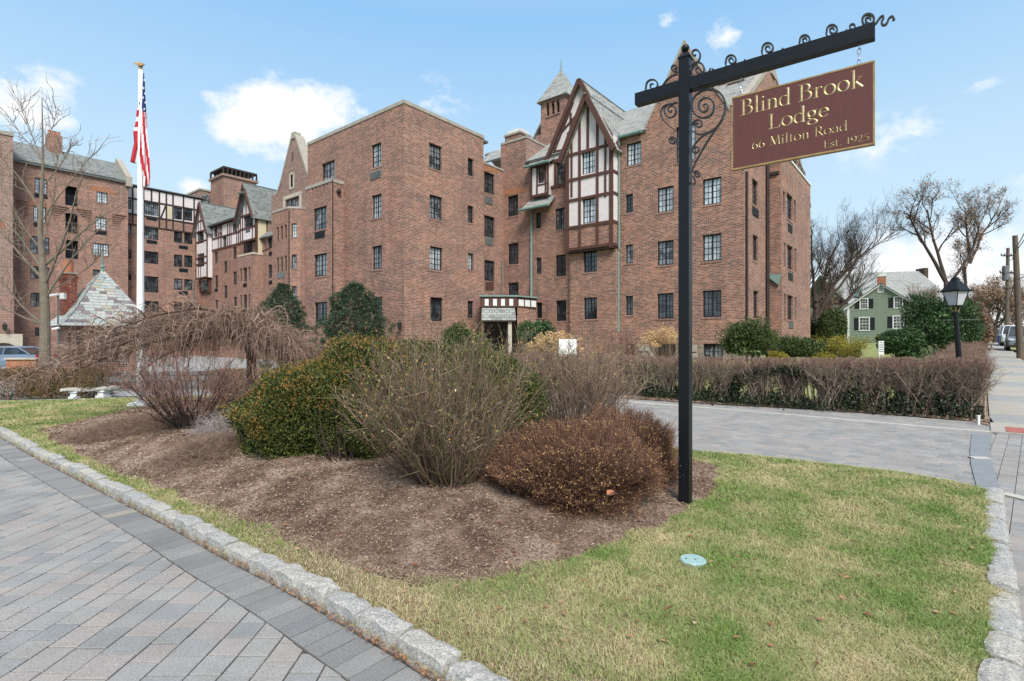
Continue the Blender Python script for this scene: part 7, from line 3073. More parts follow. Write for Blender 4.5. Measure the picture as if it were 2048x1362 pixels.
# ------------------------------------------------------------------ CARS
def car(name, loc, heading, body, label, group=None, scale=1.0, suv=True):
	"""heading: direction the front points (radians, ccw from +X)"""
	root = empty(name, loc, label, 'car', group)
	ca, sa = math.cos(heading), math.sin(heading)

	def tr(V):
		V = np.asarray(V, float) * scale
		return np.column_stack([V[:, 0] * ca - V[:, 1] * sa + loc[0], V[:, 0] * sa + V[:, 1] * ca + loc[1], V[:, 2] + loc[2]])
	L, Wd = 4.6, 1.82
	H = 1.68 if suv else 1.45
	# body sections along x: (x, half width, z low, z belt)
	sec = [(-2.30, .78, .42, .78), (-2.22, .86, .30, .95), (-1.6, .91, .24, 1.0), (0, .91, .22, .98), (1.2, .91, .24, .98), (1.95, .87, .28, .84), (2.28, .78, .40, .68)]
	V, Fc = [], []
	for (x, w, z0, z1) in sec:
		V += [(x, -w, z0), (x, -w * 1.02, (z0 + z1) / 2), (x, -w * .93, z1), (x, w * .93, z1), (x, w * 1.02, (z0 + z1) / 2), (x, w, z0)]
	for i in range(len(sec) - 1):
		for k in range(6):
			k2 = (k + 1) % 6
			Fc.append((i * 6 + k, i * 6 + k2, (i + 1) * 6 + k2, (i + 1) * 6 + k))
	Fc += [tuple(range(6))[::-1], tuple(range(6 * (len(sec) - 1), 6 * len(sec)))]
	mk('body', tr(V), Fc, body, root)
	cab = [(-2.05 if suv else -1.75, .80, .97), (-1.65 if suv else -1.0, .68, H), (.35, .68, H), (1.15, .80, .97)]
	xs = [(-2.1 if suv else -1.9, .97, .82), (-1.7 if suv else -1.05, H - .03, .66), (.30, H, .66), (1.2, .97, .82)]
	V = [(x, -w, z) for x, z, w in xs] + [(x, w, z) for x, z, w in xs]
	Fc = [(0, 1, 2, 3)[::-1], (4, 5, 6, 7), (0, 1, 5, 4), (1, 2, 6, 5), (2, 3, 7, 6), (3, 0, 4, 7)]
	mk('cabin_glass', tr(V), Fc, 'car_glass', root)
	m = MB()
	xr = [(xs[1][0] - .05, H - .05), (xs[2][0] + .05, H - .02)]
	m.hexa(tr([(xr[0][0], -.68, xr[0][1]), (xr[1][0], -.68, xr[1][1]), (xr[1][0], .68, xr[1][1]), (xr[0][0], .68, xr[0][1])]),
		   tr([(xr[0][0] + .1, -.6, H + .04), (xr[1][0] - .1, -.6, H + .05), (xr[1][0] - .1, .6, H + .05), (xr[0][0] + .1, .6, H + .04)]))
	for s in (-1, 1):
		for (a, b) in (((xs[3][0], .97), (xs[2][0], H)), ((-.35, .97), (-.35, H)), ((xs[0][0], .97), (xs[1][0], H))):
			w0, w1 = .83, .67
			m.tube(tr([(a[0], s * w0, a[1]), (b[0], s * w1, b[1])]), .04 * scale, 4)
	m.build('roof', body, root)
	for (x, s) in ((-1.4, -1), (-1.4, 1), (1.4, -1), (1.4, 1)):
		m = MB()
		V = [(x + .34 * math.cos(a), s * .70, .34 + .34 * math.sin(a)) for a in np.linspace(0, 2 * math.pi, 17)[:-1]]
		V2 = [(v[0], s * .93, v[2]) for v in V]
		m.hexa(tr(V), tr(V2))
		w = m.build('wheel', 'tyre', root)
		m = MB()
		V = [(x + .21 * math.cos(a), s * .93, .34 + .21 * math.sin(a)) for a in np.linspace(0, 2 * math.pi, 11)[:-1]]
		m.hexa(tr(V), tr([(v[0], s * .945, v[2]) for v in V]))
		m.build('rim', 'chrome', w)
	for s in (-1, 1):
		m = MB()
		m.hexa(tr([(2.12, s * .55, .66), (2.12, s * .80, .66), (1.96, s * .84, .82), (2.0, s * .5, .80)]), tr([(2.27, s * .5, .66), (2.2, s * .76, .66), (2.05, s * .82, .82), (2.16, s * .5, .79)]))
		m.build('headlight', 'glass_bright', root)
		m = MB()
		m.hexa(tr([(-2.27, s * .60, .76), (-2.27, s * .84, .76), (-2.2, s * .84, .98), (-2.2, s * .62, .98)]), tr([(-2.33, s * .60, .76), (-2.30, s * .82, .76), (-2.25, s * .82, .98), (-2.25, s * .62, .98)]))
		m.build('tail_light', 'tail_red', root)
	m = MB()
	m.hexa(tr([(2.2, -.5, .42), (2.2, .5, .42), (2.1, .5, .70), (2.1, -.5, .70)]), tr([(2.31, -.5, .42), (2.31, .5, .42), (2.24, .5, .68), (2.24, -.5, .68)]))
	m.build('grille', 'tyre', root)
	return root


hd = math.atan2(-SW_DIR[1], -SW_DIR[0])
for (px_, t_, body, lab) in ((2046, 37, 'car_grey', 'grey parked car behind the dark foreground utility pole'), (2030, 44, 'car_white', 'white parked car between the two utility poles'), (2019, 56, 'car_grey', 'dark grey parked car beside the farther utility pole'),
							 (2004, 66, 'car_white', 'farthest parked car, pale, left of the farther pole')):
	x, y = (px_ - HX) / F * t_, t_
	car('parked_car', (x, y, float(T(x, y)) + .02), hd, body, lab, 'cars parked along the road at right')
c = ray(22, 705, 33)
car('parked_car', (c[0] - .2, 33, float(T(c[0], 33)) - .0), math.radians(186), 'car_blue', 'blue grey car parked beyond the low brick wall at far left', suv=False)

# ------------------------------------------------------------------ UTILITY POLES, wires, bin
def upole(px0, py0, px1, py1, t_, r, label, arms):
	base = ray(px0, 700, t_)
	base[2] = float(T(base[0], base[1]))
	top = ray(px1, py1, t_)
	p = empty('utility_pole', base, label, 'utility pole', 'wooden utility poles along the road')
	m = MB()
	m.tube([base - (0, 0, .1), (base + top) / 2, top], [r, r * .88, r * .72], 10)
	m.build('shaft', 'wood_pole', p)
	for (y, l, rr_) in arms:
		f = (y - py0) / (py1 - py0)
		c = ray(px0 + (px1 - px0) * f, y, t_)
		m = MB()
		m.tube([c - (l, .1, 0), c + (l, -.1, 0)], rr_, 5)
		m.build('crossarm', 'timber_dark', p)
		for k in (-.9, -.45, .45, .9):
			m = MB()
			m.lathe(c + (k * l, 0, .04), [(.04, 0), (.07, .08), (.03, .2)], 6)
			m.build('insulator', 'lead_grey', p)
	return p, top


up1, top1 = upole(2041, 713, 2030, 471, 29, .165, 'dark near utility pole with pointed top by the verge', [])
up2, top2 = upole(2013, 690, 2016, 496, 47, .17, 'paler farther utility pole with crossarms and transformer', [(512, .65, .06), (546, .75, .07), (577, .5, .05)])
m = MB()
c = ray(2011, 545, 47)
m.lathe(c - (0, 0, .7), [(.22, 0), (.25, .05), (.25, 1.2), (.2, 1.3)], 10)
m.build('transformer', 'lead_grey', up2)
for i, (a, b, sag) in enumerate(((ray(2030, 560, 29), ray(2110, 500, 20), .2), (ray(2030, 505, 29), ray(2100, 395, 20), .1), (ray(2030, 500, 29), ray(2090, 380, 20), .1), (ray(2030, 505, 29), ray(2016, 512, 47), .4),
								(ray(2016, 577, 47), ray(2070, 560, 26), .9), (ray(2030, 560, 29), ray(2008, 600, 47), .6), (ray(2016, 545, 47), ray(2100, 530, 22), .3))):
	n = 12
	pts = [a + (b - a) * k / n - np.array([0, 0, sag * 4 * (k / n) * (1 - k / n)]) for k in range(n + 1)]
	m = MB()
	m.tube(pts, .022, 4)
	m.build('wire', 'black_paint', up1 if i < 4 else up2)
c = ray(2008, 683, 46)
bz = float(T(c[0], c[1]))
bn = empty('recycling_bin', (c[0], c[1], bz), 'small blue recycling bin on the verge by the far pole', 'bin')
m = MB()
m.hexa([(c[0] - .25, 45.75, bz), (c[0] + .25, 45.75, bz), (c[0] + .25, 46.25, bz), (c[0] - .25, 46.25, bz)], [(c[0] - .3, 45.7, bz + .75), (c[0] + .3, 45.7, bz + .75), (c[0] + .3, 46.3, bz + .75), (c[0] - .3, 46.3, bz + .75)])
m.build('bin_body', 'blue_plastic', bn)
m = MB()
m.box((c[0] - .32, 45.68, bz + .751), (c[0] + .32, 46.32, bz + .82))
m.build('lid', 'blue_plastic', bn)

# ------------------------------------------------------------------ GREEN HOUSE
HA = 81.0
ph = PA(HA)
hu1, _ = ph.px(1697, 640)
hu0, _ = ph.px(1831, 640)
_, hz = ph.px(1764, 611)
_, hpk = ph.px(1764, 569)
hg = 1.0
hs = empty('green_house', W(HA + 5, (hu0 + hu1) / 2, hg), 'green clapboard house with white trim, dark shutters and grey gable roof', 'house')
lodge = hs
for (x0, x1, y0, y1) in ((1721, 1735, 598, 617), (1789, 1804.5, 594.5, 615), (1719.5, 1738, 635.5, 660), (1787, 1807, 632.5, 656), (1757, 1766, 575.5, 583.5)):
	u0, u1 = ph.px(x1, y0)[0], ph.px(x0, y0)[0]
	z1, z0 = ph.px((x0 + x1) / 2, y0)[1], ph.px((x0 + x1) / 2, y1)[1]
	mb = MB()
	for (a, b, c, d) in ((u0 - .09, u0 + .02, z0 - .1, z1 + .1), (u1 - .02, u1 + .09, z0 - .1, z1 + .1), (u0, u1, z1 - .02, z1 + .1), (u0 - .12, u1 + .12, z0 - .12, z0)):
		quad_on(mb, ph, a, b, c, d, .0, .09)
	zc = (z0 + z1) / 2
	quad_on(mb, ph, u0, u1, zc - .03, zc + .03, .0, .06)
	for k in (1, 2):
		quad_on(mb, ph, u0 + (u1 - u0) * k / 3 - .015, u0 + (u1 - u0) * k / 3 + .015, z0, z1, 0, .05)
	for k in (.25, .75):
		quad_on(mb, ph, u0, u1, z0 + (z1 - z0) * k - .015, z0 + (z1 - z0) * k + .015, 0, .05)
	w_ = mb.build('window', 'cap_white', hs)
	g_ = MB()
	quad_on(g_, ph, u0, u1, z0, z1, .0, .03)
	g_.build('pane', 'glass_dark', w_)
	if x0 != 1757:
		for (a, b) in ((u0 - .62, u0 - .12), (u1 + .12, u1 + .62)):
			s_ = MB()
			quad_on(s_, ph, a, b, z0, z1, .0, .05)
			for k in range(8):
				quad_on(s_, ph, a + .05, b - .05, z0 + (z1 - z0) * (k + .2) / 8, z0 + (z1 - z0) * (k + .6) / 8, .05, .07)
			s_.build('shutter', 'shutter', hs)
# clapboards one by one
hc = (hu0 + hu1) / 2
hwd = (hu1 - hu0) / 2
z = hg
pbox(HA + .03, HA + 9, hu0 + .02, hu1 - .02, hg - .5, hz, 'green_siding', 'house_core', uv=False)
mb = MB()
mb.hexa([ph.P(hu0 + .02, hz, -.3), ph.P(hu1 - .02, hz, -.3), ph.P(hc, hpk - .1, -.3)], [ph.P(hu0 + .02, hz, -.05), ph.P(hu1 - .02, hz, -.05), ph.P(hc, hpk - .1, -.05)])
mb.build('gable_core', 'green_siding', hs)
while z < hpk - .3:
	hwz = hwd if z < hz else hwd * (hpk - z) / (hpk - hz)
	hw2 = hwd if z + .2 < hz else hwd * (hpk - z - .2) / (hpk - hz)
	mb = MB()
	mb.hexa([ph.P(hc - hwz, z, -.06), ph.P(hc + hwz, z, -.06), ph.P(hc + hw2, z + .21, -.06), ph.P(hc - hw2, z + .21, -.06)],
			[ph.P(hc - hwz, z, .035), ph.P(hc + hwz, z, .035), ph.P(hc + hw2, z + .21, .005), ph.P(hc - hw2, z + .21, .005)])
	mb.build('clapboard', 'green_siding', hs)
	z += .2
bar(ph, (hu0 - .02, hg), (hu0 - .02, hz), .25, .07, 'cap_white', px=False, name='corner_board')
bar(ph, (hu1 + .02, hg), (hu1 + .02, hz), .25, .07, 'cap_white', px=False, name='corner_board')
sl = (hpk - hz) / hwd
for s_ in (1, -1):
	bar(ph, (hc, hpk + .02), (hc + s_ * (hwd + .5), hz - .5 * sl), .22, .32, 'cap_white', px=False, name='rake_board', base=.05)
	slab([W(HA - .4, hc + .001 * s_, hpk + .2), W(HA + 9.5, hc + .001 * s_, hpk + .2), W(HA + 9.5, hc + s_ * (hwd + .5), hz - .5 * sl + .2), W(HA - .4, hc + s_ * (hwd + .5), hz - .5 * sl + .2)], .1, 'slate_dark', 'roof', hs)
prism([(HA + .7, hc - .45), (HA + 1.6, hc - .45), (HA + 1.6, hc + .45), (HA + .7, hc + .45)], hpk - 1, hpk + 1.1, 'brick_orange', 'chimney')
prism([(HA + .65, hc - .5), (HA + 1.65, hc - .5), (HA + 1.65, hc + .5), (HA + .65, hc + .5)], hpk + 1.101, hpk + 1.5, 'cap_white', 'chimney_cap')
pbox(HA + 9.01, HA + 20, hu0 - 4, hu0 + 5, hg - .5, hz - .3, 'green_siding', 'side_wing', uv=False)
slab([W(HA + 8, hu0 + 1, hpk - .6), W(HA + 20, hu0 + 1, hpk - .6), W(HA + 20, hu0 - 5, hz - .6), W(HA + 8, hu0 - 5, hz - .6)], .1, 'slate_dark', 'roof', hs)
lodge = _l
# ------------------------------------------------------------------ LARGE SLATE-ROOFED HALL FAR BEHIND
c0_ = ray(1690, 549, 118)
c1_ = ray(1838, 541, 118)
hall = empty('slate_roofed_hall', ((c0_[0] + c1_[0]) / 2, 122, 1), 'long pale slate-roofed hall rising far behind the green house', 'building')
x0, x1 = ray(1640, 549, 118)[0], c1_[0]
zr, ze = c1_[2] - .1, CH + (HY - 606) / F * 108
V = [(x0, 108, ze), (x1, 108, ze), (x1, 118, zr), (x0, 118, zr - .8)]
mb = MB()
mb.hexa([(v[0], v[1], v[2] - .3) for v in V], V)
mb.build('roof', 'slate_roof', hall, uv=True)
mb = MB()
mb.box((x0 + .5, 108.6, 0), (x1 - .2, 128, ze - .1))
mb.build('wall', 'coping', hall)
mb = MB()
V = [(x0, 118.01, zr - .8), (x1, 118.01, zr), (x1, 128, ze), (x0, 128, ze)]
mb.hexa([(v[0], v[1], v[2] - .3) for v in V], V)
mb.build('roof', 'slate_roof', hall, uv=True)
mb = MB()
mb.box((x1, 116.5, zr - 2.6), (x1 + .9, 119, zr + .5))
mb.build('end_parapet', 'bark_brown', hall)
mb = MB()
V = [(x1 + 1, 110, ze), (x1 + 17, 110, ze), (x1 + 17, 120, zr - 4.5), (x1 + 1, 120, zr - 4)]
mb.hexa([(v[0], v[1], v[2] - .3) for v in V], V)
mb.build('roof', 'slate_roof', hall, uv=True)
for px_ in (1678, 1721):
	c = ray(px_, 584, 109)
	mb = MB()
	mb.hexa([c + (-1.0, 0, -.9), c + (1.0, 0, -.9), c + (0, 0, .9)], [c + (-1.0, 4, -.9), c + (1.0, 4, -.9), c + (0, 4, .9)])
	d_ = mb.build('dormer', 'copper_green', hall)
	mb = MB()
	mb.hexa([c + (-.55, -.06, -.8), c + (.55, -.06, -.8), c + (0, -.06, .3)], [c + (-.55, -.02, -.8), c + (.55, -.02, -.8), c + (0, -.02, .3)])
	mb.build('dormer_louvre', 'timber_dark', d_)
# ------------------------------------------------------------------ PLANTS
def unit(v):
	return v / (np.linalg.norm(v, axis=-1, keepdims=True) + 1e-9)


def stems(base, n, spread, height, lean=(0.1, 0.6), K=7, curve=0.25, wob=0.03, r0=0.006, base_r=0.2, droop=0.0, top_flat=None):
	"""n upright stems fanning from a base; returns polylines and radii"""
	a = rng.uniform(0, 2 * np.pi, n)
	rb = base_r * np.sqrt(rng.uniform(0, 1, n))
	ab = a + rng.normal(0, .5, n)
	p0 = np.column_stack([base[0] + rb * np.cos(ab), base[1] + rb * np.sin(ab), np.full(n, base[2])])
	h = height * rng.uniform(.55, 1.0, n)
	ln = rng.uniform(*lean, n)
	out_ = spread * ln
	h = h * np.sqrt(np.clip(1 - (ln * .75) ** 2, .1, 1))
	s = np.linspace(0, 1, K)
	P = np.zeros((n, K, 3))
	rad = out_[:, None] * (s ** (1 - curve))[None]
	P[:, :, 0] = p0[:, :1] + rad * np.cos(a)[:, None]
	P[:, :, 1] = p0[:, 1:2] + rad * np.sin(a)[:, None]
	P[:, :, 2] = p0[:, 2:] + h[:, None] * (s ** (1 + curve * .3))[None] - droop * (ln * s[None].T).T ** 2
	w = rng.normal(0, wob, (n, K, 3)) * s[None, :, None]
	P += np.cumsum(w, axis=1) * .5
	R = r0 * (1 - .75 * s)[None] * rng.uniform(.6, 1.2, n)[:, None]
	return P, R


def twigs(P, m, length, K=4, r=0.0022, up=.35, smin=.3, outw=.5):
	"""m side twigs per stem"""
	n, K0, _ = P.shape
	idx = np.repeat(np.arange(n), m)
	f = rng.uniform(smin, .98, len(idx)) * (K0 - 1)
	i0 = np.minimum(f.astype(int), K0 - 2)
	fr = (f - i0)[:, None]
	b = P[idx, i0] * (1 - fr) + P[idx, i0 + 1] * fr
	d0 = unit(P[idx, i0 + 1] - P[idx, i0])
	d = unit(d0 * outw + rng.normal(0, .5, b.shape) + np.array([0, 0, up]))
	L = length * rng.uniform(.35, 1.0, len(idx))
	s = np.linspace(0, 1, K)
	Q = b[:, None] + d[:, None] * (L[:, None] * s[None])[..., None]
	Q += np.cumsum(rng.normal(0, length * .05, Q.shape), axis=1) * s[None, :, None]
	R = r * (1 - .6 * s)[None] * rng.uniform(.7, 1.2, len(idx))[:, None]
	return Q, R


def pts_on(P, n, smin=.3):
	N, K, _ = P.shape
	i = rng.integers(0, N, n)
	f = rng.uniform(smin, 1, n) * (K - 1)
	k = np.minimum(f.astype(int), K - 2)
	fr = (f - k)[:, None]
	return P[i, k] * (1 - fr) + P[i, k + 1] * fr


def plant(name, base, label, cat, group=None):
	return empty(name, base, label, cat, group)


def part(root, name, arrs, mats, **k):
	if isinstance(arrs, tuple) and len(arrs) == 2 and isinstance(arrs[0], np.ndarray):
		V, Fq = arrs
		o = mk(name, V, Fq, mats, root, **k)
		if name not in ('trunk', 'limb'):
			o['kind'] = 'stuff'
		return o
	V, Fq, M = joinA(*arrs)
	return tag(mk(name, V, Fq, mats, root, midx=M, **k), kind='stuff')


def lump(d, seed, amp=.18, fr=3.0):
	r_ = np.random.default_rng(seed)
	v = np.zeros(len(d))
	for k in range(5):
		w = r_.normal(0, fr * (1 + .5 * k), 3)
		v += np.sin(d @ w + r_.uniform(0, 6.28)) / (1 + .5 * k)
	return 1 + amp * v / 2


def mass(center, radii, n, size, seed=1, amp=.18, fr=3.0, shell=(.62, 1.0), aspect=2.0, jit=.6, zmin=None, lower=-.5, noise_size=.35, up=0.0):
	"""leaf mass: lumpy ellipsoid"""
	d = unit(rng.normal(size=(int(n * 1.4), 3)))
	d = d[d[:, 2] > lower][:n]
	k = lump(d, seed, amp, fr) * (1 + np.where(rng.uniform(size=len(d)) < .07, rng.uniform(0, .22, len(d)), 0))
	rad = (shell[0] + (shell[1] - shell[0]) * rng.uniform(0, 1, len(d)) ** .6) * k
	C = np.array(center) + d * np.array(radii) * rad[:, None]
	if zmin is not None:
		C = C[C[:, 2] > zmin + rng.uniform(0, .06, len(C))]
		d = unit(C - np.array(center))
	s = size * rng.uniform(1 - noise_size, 1 + noise_size, len(C))
	dd = unit(d + np.array([0, 0, up]))
	return leaf_arrays(C, s, aspect, dd, jit), C


# --- dark green and rusty boxwood mounds
b = gp(610, 950)
b1 = plant('boxwood_bush', (b[0], b[1] + .75, b[2]), 'dense boxwood mound, dark green with rusty orange tips, left of the rose canes', 'shrub', 'boxwood mounds in the mulch bed')
c1 = ray(618, 800, 6.4)
c1[2] = .62
c3 = ray(722, 800, 6.35)
c3[2] = .78
A1_, _ = mass(c1, (.80, .76, .62), 56000, .034, 3, .16, 2.6, (.72, 1.0), 2.1, .6, zmin=b[2] - .02, lower=-.75, up=.5)
A2_, _ = mass(c1, (.70, .62, .5), 7000, .07, 3, .12, 2.6, (.3, .95), 1.8, .9, zmin=b[2], lower=-.6)
A3_, _ = mass(c3, (.82, .80, .80), 60000, .034, 8, .15, 2.6, (.72, 1.0), 2.1, .6, zmin=b[2], lower=-.8, up=.6)
A4_, _ = mass(c3, (.74, .66, .7), 9000, .07, 8, .12, 2.6, (.3, .95), 1.8, .9, zmin=b[2], lower=-.9)
A5_, _ = mass(c1, (.81, .77, .64), 3500, .036, 3, .16, 2.6, (.96, 1.05), 2.3, .4, lower=.15, up=.8)
A6_, _ = mass(c3, (.83, .81, .82), 5000, .036, 8, .15, 2.6, (.96, 1.05), 2.3, .4, lower=.10, up=.8)
part(b1, 'foliage', (A1_, A2_, A3_, A4_, A5_, A6_), ['boxwood'] * 4 + ['rust_leaf'] * 2)
S, R = stems((b[0] + .25, b[1] + .6, b[2]), 40, .5, .8, (0, .8), r0=.010)
part(b1, 'branch', tube_arrays(S, R), 'bark_brown')
b = gp(985, 880)
b2 = plant('boxwood_bush', (b[0] - .2, b[1], b[2]), 'taller green boxwood mound behind the bare rose canes', 'shrub', 'boxwood mounds in the mulch bed')
c2 = (b[0] - .72, b[1] - .05, b[2] + .50)
A1_, _ = mass(c2, (1.42, .9, .74), 56000, .042, 5, .13, 2.6, (.7, 1.0), 2.2, .6, zmin=b[2], lower=-.7, up=.6)
A2_, _ = mass(c2, (1.2, .75, .62), 7000, .09, 5, .1, 2.6, (.3, .95), 1.8, .9, zmin=b[2])
part(b2, 'foliage', (A1_, A2_), ['boxwood', 'boxwood'])
S, R = stems((c2[0], c2[1], b[2]), 60, .9, 1.2, (0, .9), r0=.014)
part(b2, 'branch', tube_arrays(S, R), 'bark_brown')

# --- bare rose canes in front of it
b = gp(893, 960)
r1 = plant('rose_bush', b, 'leggy bare rose bush with greenish brown canes and a few yellow leaves', 'shrub')
S, R = stems(b, 210, .86, 1.44, (.02, .95), K=9, curve=.12, wob=.045, r0=.0085, base_r=.28)
Tw, TR = twigs(S, 16, .30, r=.0030, up=.45, smin=.22)
T2, T2R = twigs(Tw, 1, .12, K=3, r=.0020, smin=.2)
part(r1, 'cane', (tube_arrays(S, R, 4), tube_arrays(Tw, TR), tube_arrays(T2, T2R)), ['rose_twig'] * 3)
C = np.concatenate([pts_on(Tw, 1700, .5), pts_on(T2, 1000, .6)])
C = C[C[:, 2] > b[2] + .45]
part(r1, 'leaf', leaf_arrays(C, rng.uniform(.014, .034, len(C)), 1.8), 'mixed_leaf')

# --- second cane shrub to its right, farther back
b = gp(1135, 866)
r2 = plant('cane_shrub', b, 'tall fan of dark bare stems with reddish tips, left of the signpost', 'shrub')
S, R = stems(b, 210, 1.18, 1.66, (.02, .95), K=9, curve=.05, wob=.05, r0=.011, base_r=.42)
Tw, TR = twigs(S, 14, .38, r=.0038, up=.5, smin=.35)
T2, T2R = twigs(Tw, 1, .15, K=3, r=.0024, smin=.2)
part(r2, 'stem', (tube_arrays(S, R, 4), tube_arrays(Tw, TR), tube_arrays(T2, T2R)), ['brown_twig', 'brown_twig', 'rose_twig'])
C = pts_on(Tw, 1500, .6)
C = C[C[:, 2] > b[2] + .9]
part(r2, 'leaf', leaf_arrays(C, rng.uniform(.02, .05, len(C)), 1.8), 'mixed_leaf')

# --- tall loose shrub with dry leaves behind (between bed and porch)
for (px_, py_, hgt, sp, n_, lab) in ((1010, 855, 2.0, .8, 34, 'thin arching branches with curled dry leaves before the porch'), (1205, 838, 1.75, .8, 40, 'loose shrub with scattered yellow green leaves before the brick wall')):
	b = gp(px_, py_)
	r3 = plant('leafy_shrub', b, lab, 'shrub')
	S, R = stems(b, n_, sp, hgt, (.05, 1.0), K=9, curve=.05, wob=.07, r0=.010, base_r=.35)
	Tw, TR = twigs(S, 10, .42, r=.0034, up=.35, smin=.4)
	part(r3, 'stem', (tube_arrays(S, R, 4), tube_arrays(Tw, TR)), ['brown_twig', 'brown_twig'])
	C = np.concatenate([pts_on(Tw, 260, .6), pts_on(S, 30, .8)])
	C = C[C[:, 2] > b[2] + .95]
	part(r3, 'leaf', leaf_arrays(C, rng.uniform(.03, .075, len(C)), 1.7), 'mixed_leaf')


# --- brown spirea mounds with dried heads
def spirea(px_, py_, w, d, h, n, label, seed):
	b = gp(px_, py_)
	c = (b[0], b[1] + d * .8, b[2] + h * .42)
	h = h * .62
	root = plant('spirea_mound', (c[0], c[1], b[2]), label, 'shrub', 'brown spirea mounds by the signpost')
	dd = unit(rng.normal(size=(n * 2, 3)))
	dd = dd[dd[:, 2] > -.62][:n]
	dd = dd * (1 + .16 * np.abs(dd[:, 2:]) * np.hypot(dd[:, :1], dd[:, 1:2]) * 2)
	k = lump(dd, seed, .24, 3.4)
	tip = np.array(c) + dd * np.array([w, d, h]) * k[:, None] * rng.uniform(.90, 1.02, len(dd))[:, None]
	tip[:, 2] = np.maximum(tip[:, 2], b[2] + .03)
	base = np.array(c) + dd * np.array([w, d, .1]) * rng.uniform(.05, .45, len(dd))[:, None]
	base[:, 2] = b[2]
	s = np.linspace(0, 1, 5)
	mid = base + (tip - base) * .5 + dd * .06
	P = ((1 - s) ** 2)[None, :, None] * base[:, None] + (2 * s * (1 - s))[None, :, None] * mid[:, None] + (s ** 2)[None, :, None] * tip[:, None]
	P += rng.normal(0, .008, P.shape) * s[None, :, None]
	R = .0026 * (1 - .5 * s)[None] * rng.uniform(.7, 1.3, len(dd))[:, None]
	Tw, TR = twigs(P, 3, .13, K=3, r=.0016, up=.3, smin=.55, outw=.9)
	part(root, 'twig', (tube_arrays(P, R), tube_arrays(Tw, TR)), ['spirea_twig'] * 2)
	# dried flat heads: small clumps at some tips
	sel = rng.uniform(size=len(tip)) < .42
	C = np.repeat(tip[sel], 5, axis=0) + rng.normal(0, .009, (int(sel.sum()) * 5, 3))
	C2 = pts_on(Tw, int(n * 1.1), .7)
	C = np.concatenate([C, C2])
	part(root, 'seed_head', leaf_arrays(C, rng.uniform(.006, .016, len(C)), 1.3), 'spirea_head')
	return c


spirea(1152, 1030, .68, .56, .58, 7600, 'front wide brown spirea mound dotted with dried flower heads', 21)
spirea(1268, 966, .50, .45, .60, 4200, 'rear brown spirea mound touching the black signpost', 33)
c = gp(1221, 990)
m_ = plant('pumpkin_leaf', (c[0], c[1] - .1, c[2] + .16), 'single bright orange leaf caught low in the brown spirea', 'leaf')
mb = MB()
ctr = ray(1221, 985, 4.02)
V = [ctr + (0.032 * math.cos(a) * (1.2 if k % 2 else .9), -.01 * math.sin(a * 2), .022 * math.sin(a)) for k, a in enumerate(np.linspace(0, 2 * math.pi, 9)[:-1])]
mb.add(V + [ctr + (0, -.012, .004)], [(i, (i + 1) % 8, 8) for i in range(8)])
mb.build('blade', 'terracotta', m_)
mb = MB()
mb.tube([ctr + (.03, 0, 0), ctr + (.05, .01, -.01)], .002, 4)
mb.build('stalk', 'brown_twig', m_)

# --- twiggy shrubs left
b = gp(385, 855)
r5 = plant('barberry_bush', b, 'reddish bare vase-shaped shrub under the weeping tree', 'shrub')
S, R = stems(b, 90, .95, 1.15, (.1, 1.0), K=8, curve=.02, wob=.05, r0=.013, base_r=.22)
Tw, TR = twigs(S, 12, .34, r=.0036, up=.5, smin=.3)
T2, T2R = twigs(Tw, 1, .12, K=3, r=.0024, smin=.2)
part(r5, 'stem', (tube_arrays(S, R, 4), tube_arrays(Tw, TR), tube_arrays(T2, T2R)), ['bark_brown', 'red_twig', 'red_twig'])
C = pts_on(Tw, 420, .4)
part(r5, 'leaf', leaf_arrays(C, rng.uniform(.014, .03, len(C)), 1.6), 'dead_leaf')
b = gp(475, 800)
r6 = plant('thicket_bush', b, 'pale brown twiggy bush right of the reddish vase-shaped one', 'shrub')
S, R = stems(b, 80, 1.0, .95, (.1, 1.0), K=7, curve=.02, wob=.05, r0=.010, base_r=.4)
Tw, TR = twigs(S, 12, .34, r=.0036, up=.4, smin=.25)
part(r6, 'stem', (tube_arrays(S, R, 4), tube_arrays(Tw, TR)), ['brown_twig'] * 2)


def low_tangle(px_, py_, w, d, h, n, mat, name, label, lean=1.0):
	b = gp(px_, py_)
	root = plant(name, b, label, 'shrub')
	a = rng.uniform(0, 2 * np.pi, n)
	rr_ = np.sqrt(rng.uniform(0, 1, n))
	p0 = np.column_stack([b[0] + w * rr_ * np.cos(a), b[1] + d * rr_ * np.sin(a), np.zeros(n)])
	p0[:, 2] = Z(p0[:, 0], p0[:, 1])
	hh = h * (1.05 - rr_ ** 2) * rng.uniform(.4, 1, n)
	s = np.linspace(0, 1, 6)
	dr = rng.uniform(0, 2 * np.pi, n)
	P = p0[:, None] + np.stack([np.outer(np.cos(dr) * .18 * lean, s), np.outer(np.sin(dr) * .18 * lean, s), hh[:, None] * np.sin(s * 1.9)[None]], -1)
	P += np.cumsum(rng.normal(0, .008, P.shape), axis=1)
	R = np.outer(rng.uniform(.0012, .003, n), 1 - .5 * s)
	Tw, TR = twigs(P, 3, .12, K=3, r=.0015, up=.2)
	part(root, 'stem', (tube_arrays(P, R), tube_arrays(Tw, TR)), [mat, mat])


low_tangle(415, 905, .50, .42, .20, 1100, 'brown_twig', 'lavender_plant', 'low pale brown lavender tangle at the left of the boxwood')
low_tangle(450, 865, .36, .30, .30, 900, 'grey_twig', 'lavender_plant', 'silvery lavender clump right behind the low pale tangle')
low_tangle(265, 858, .85, .45, .15, 3400, 'brown_twig', 'ground_cover', 'low brown ground cover patch with fallen orange leaves before it')
low_tangle(545, 800, .8, .5, .28, 1800, 'grey_twig', 'dried_perennials', 'dried grey perennials at the far side of the boxwood mound')

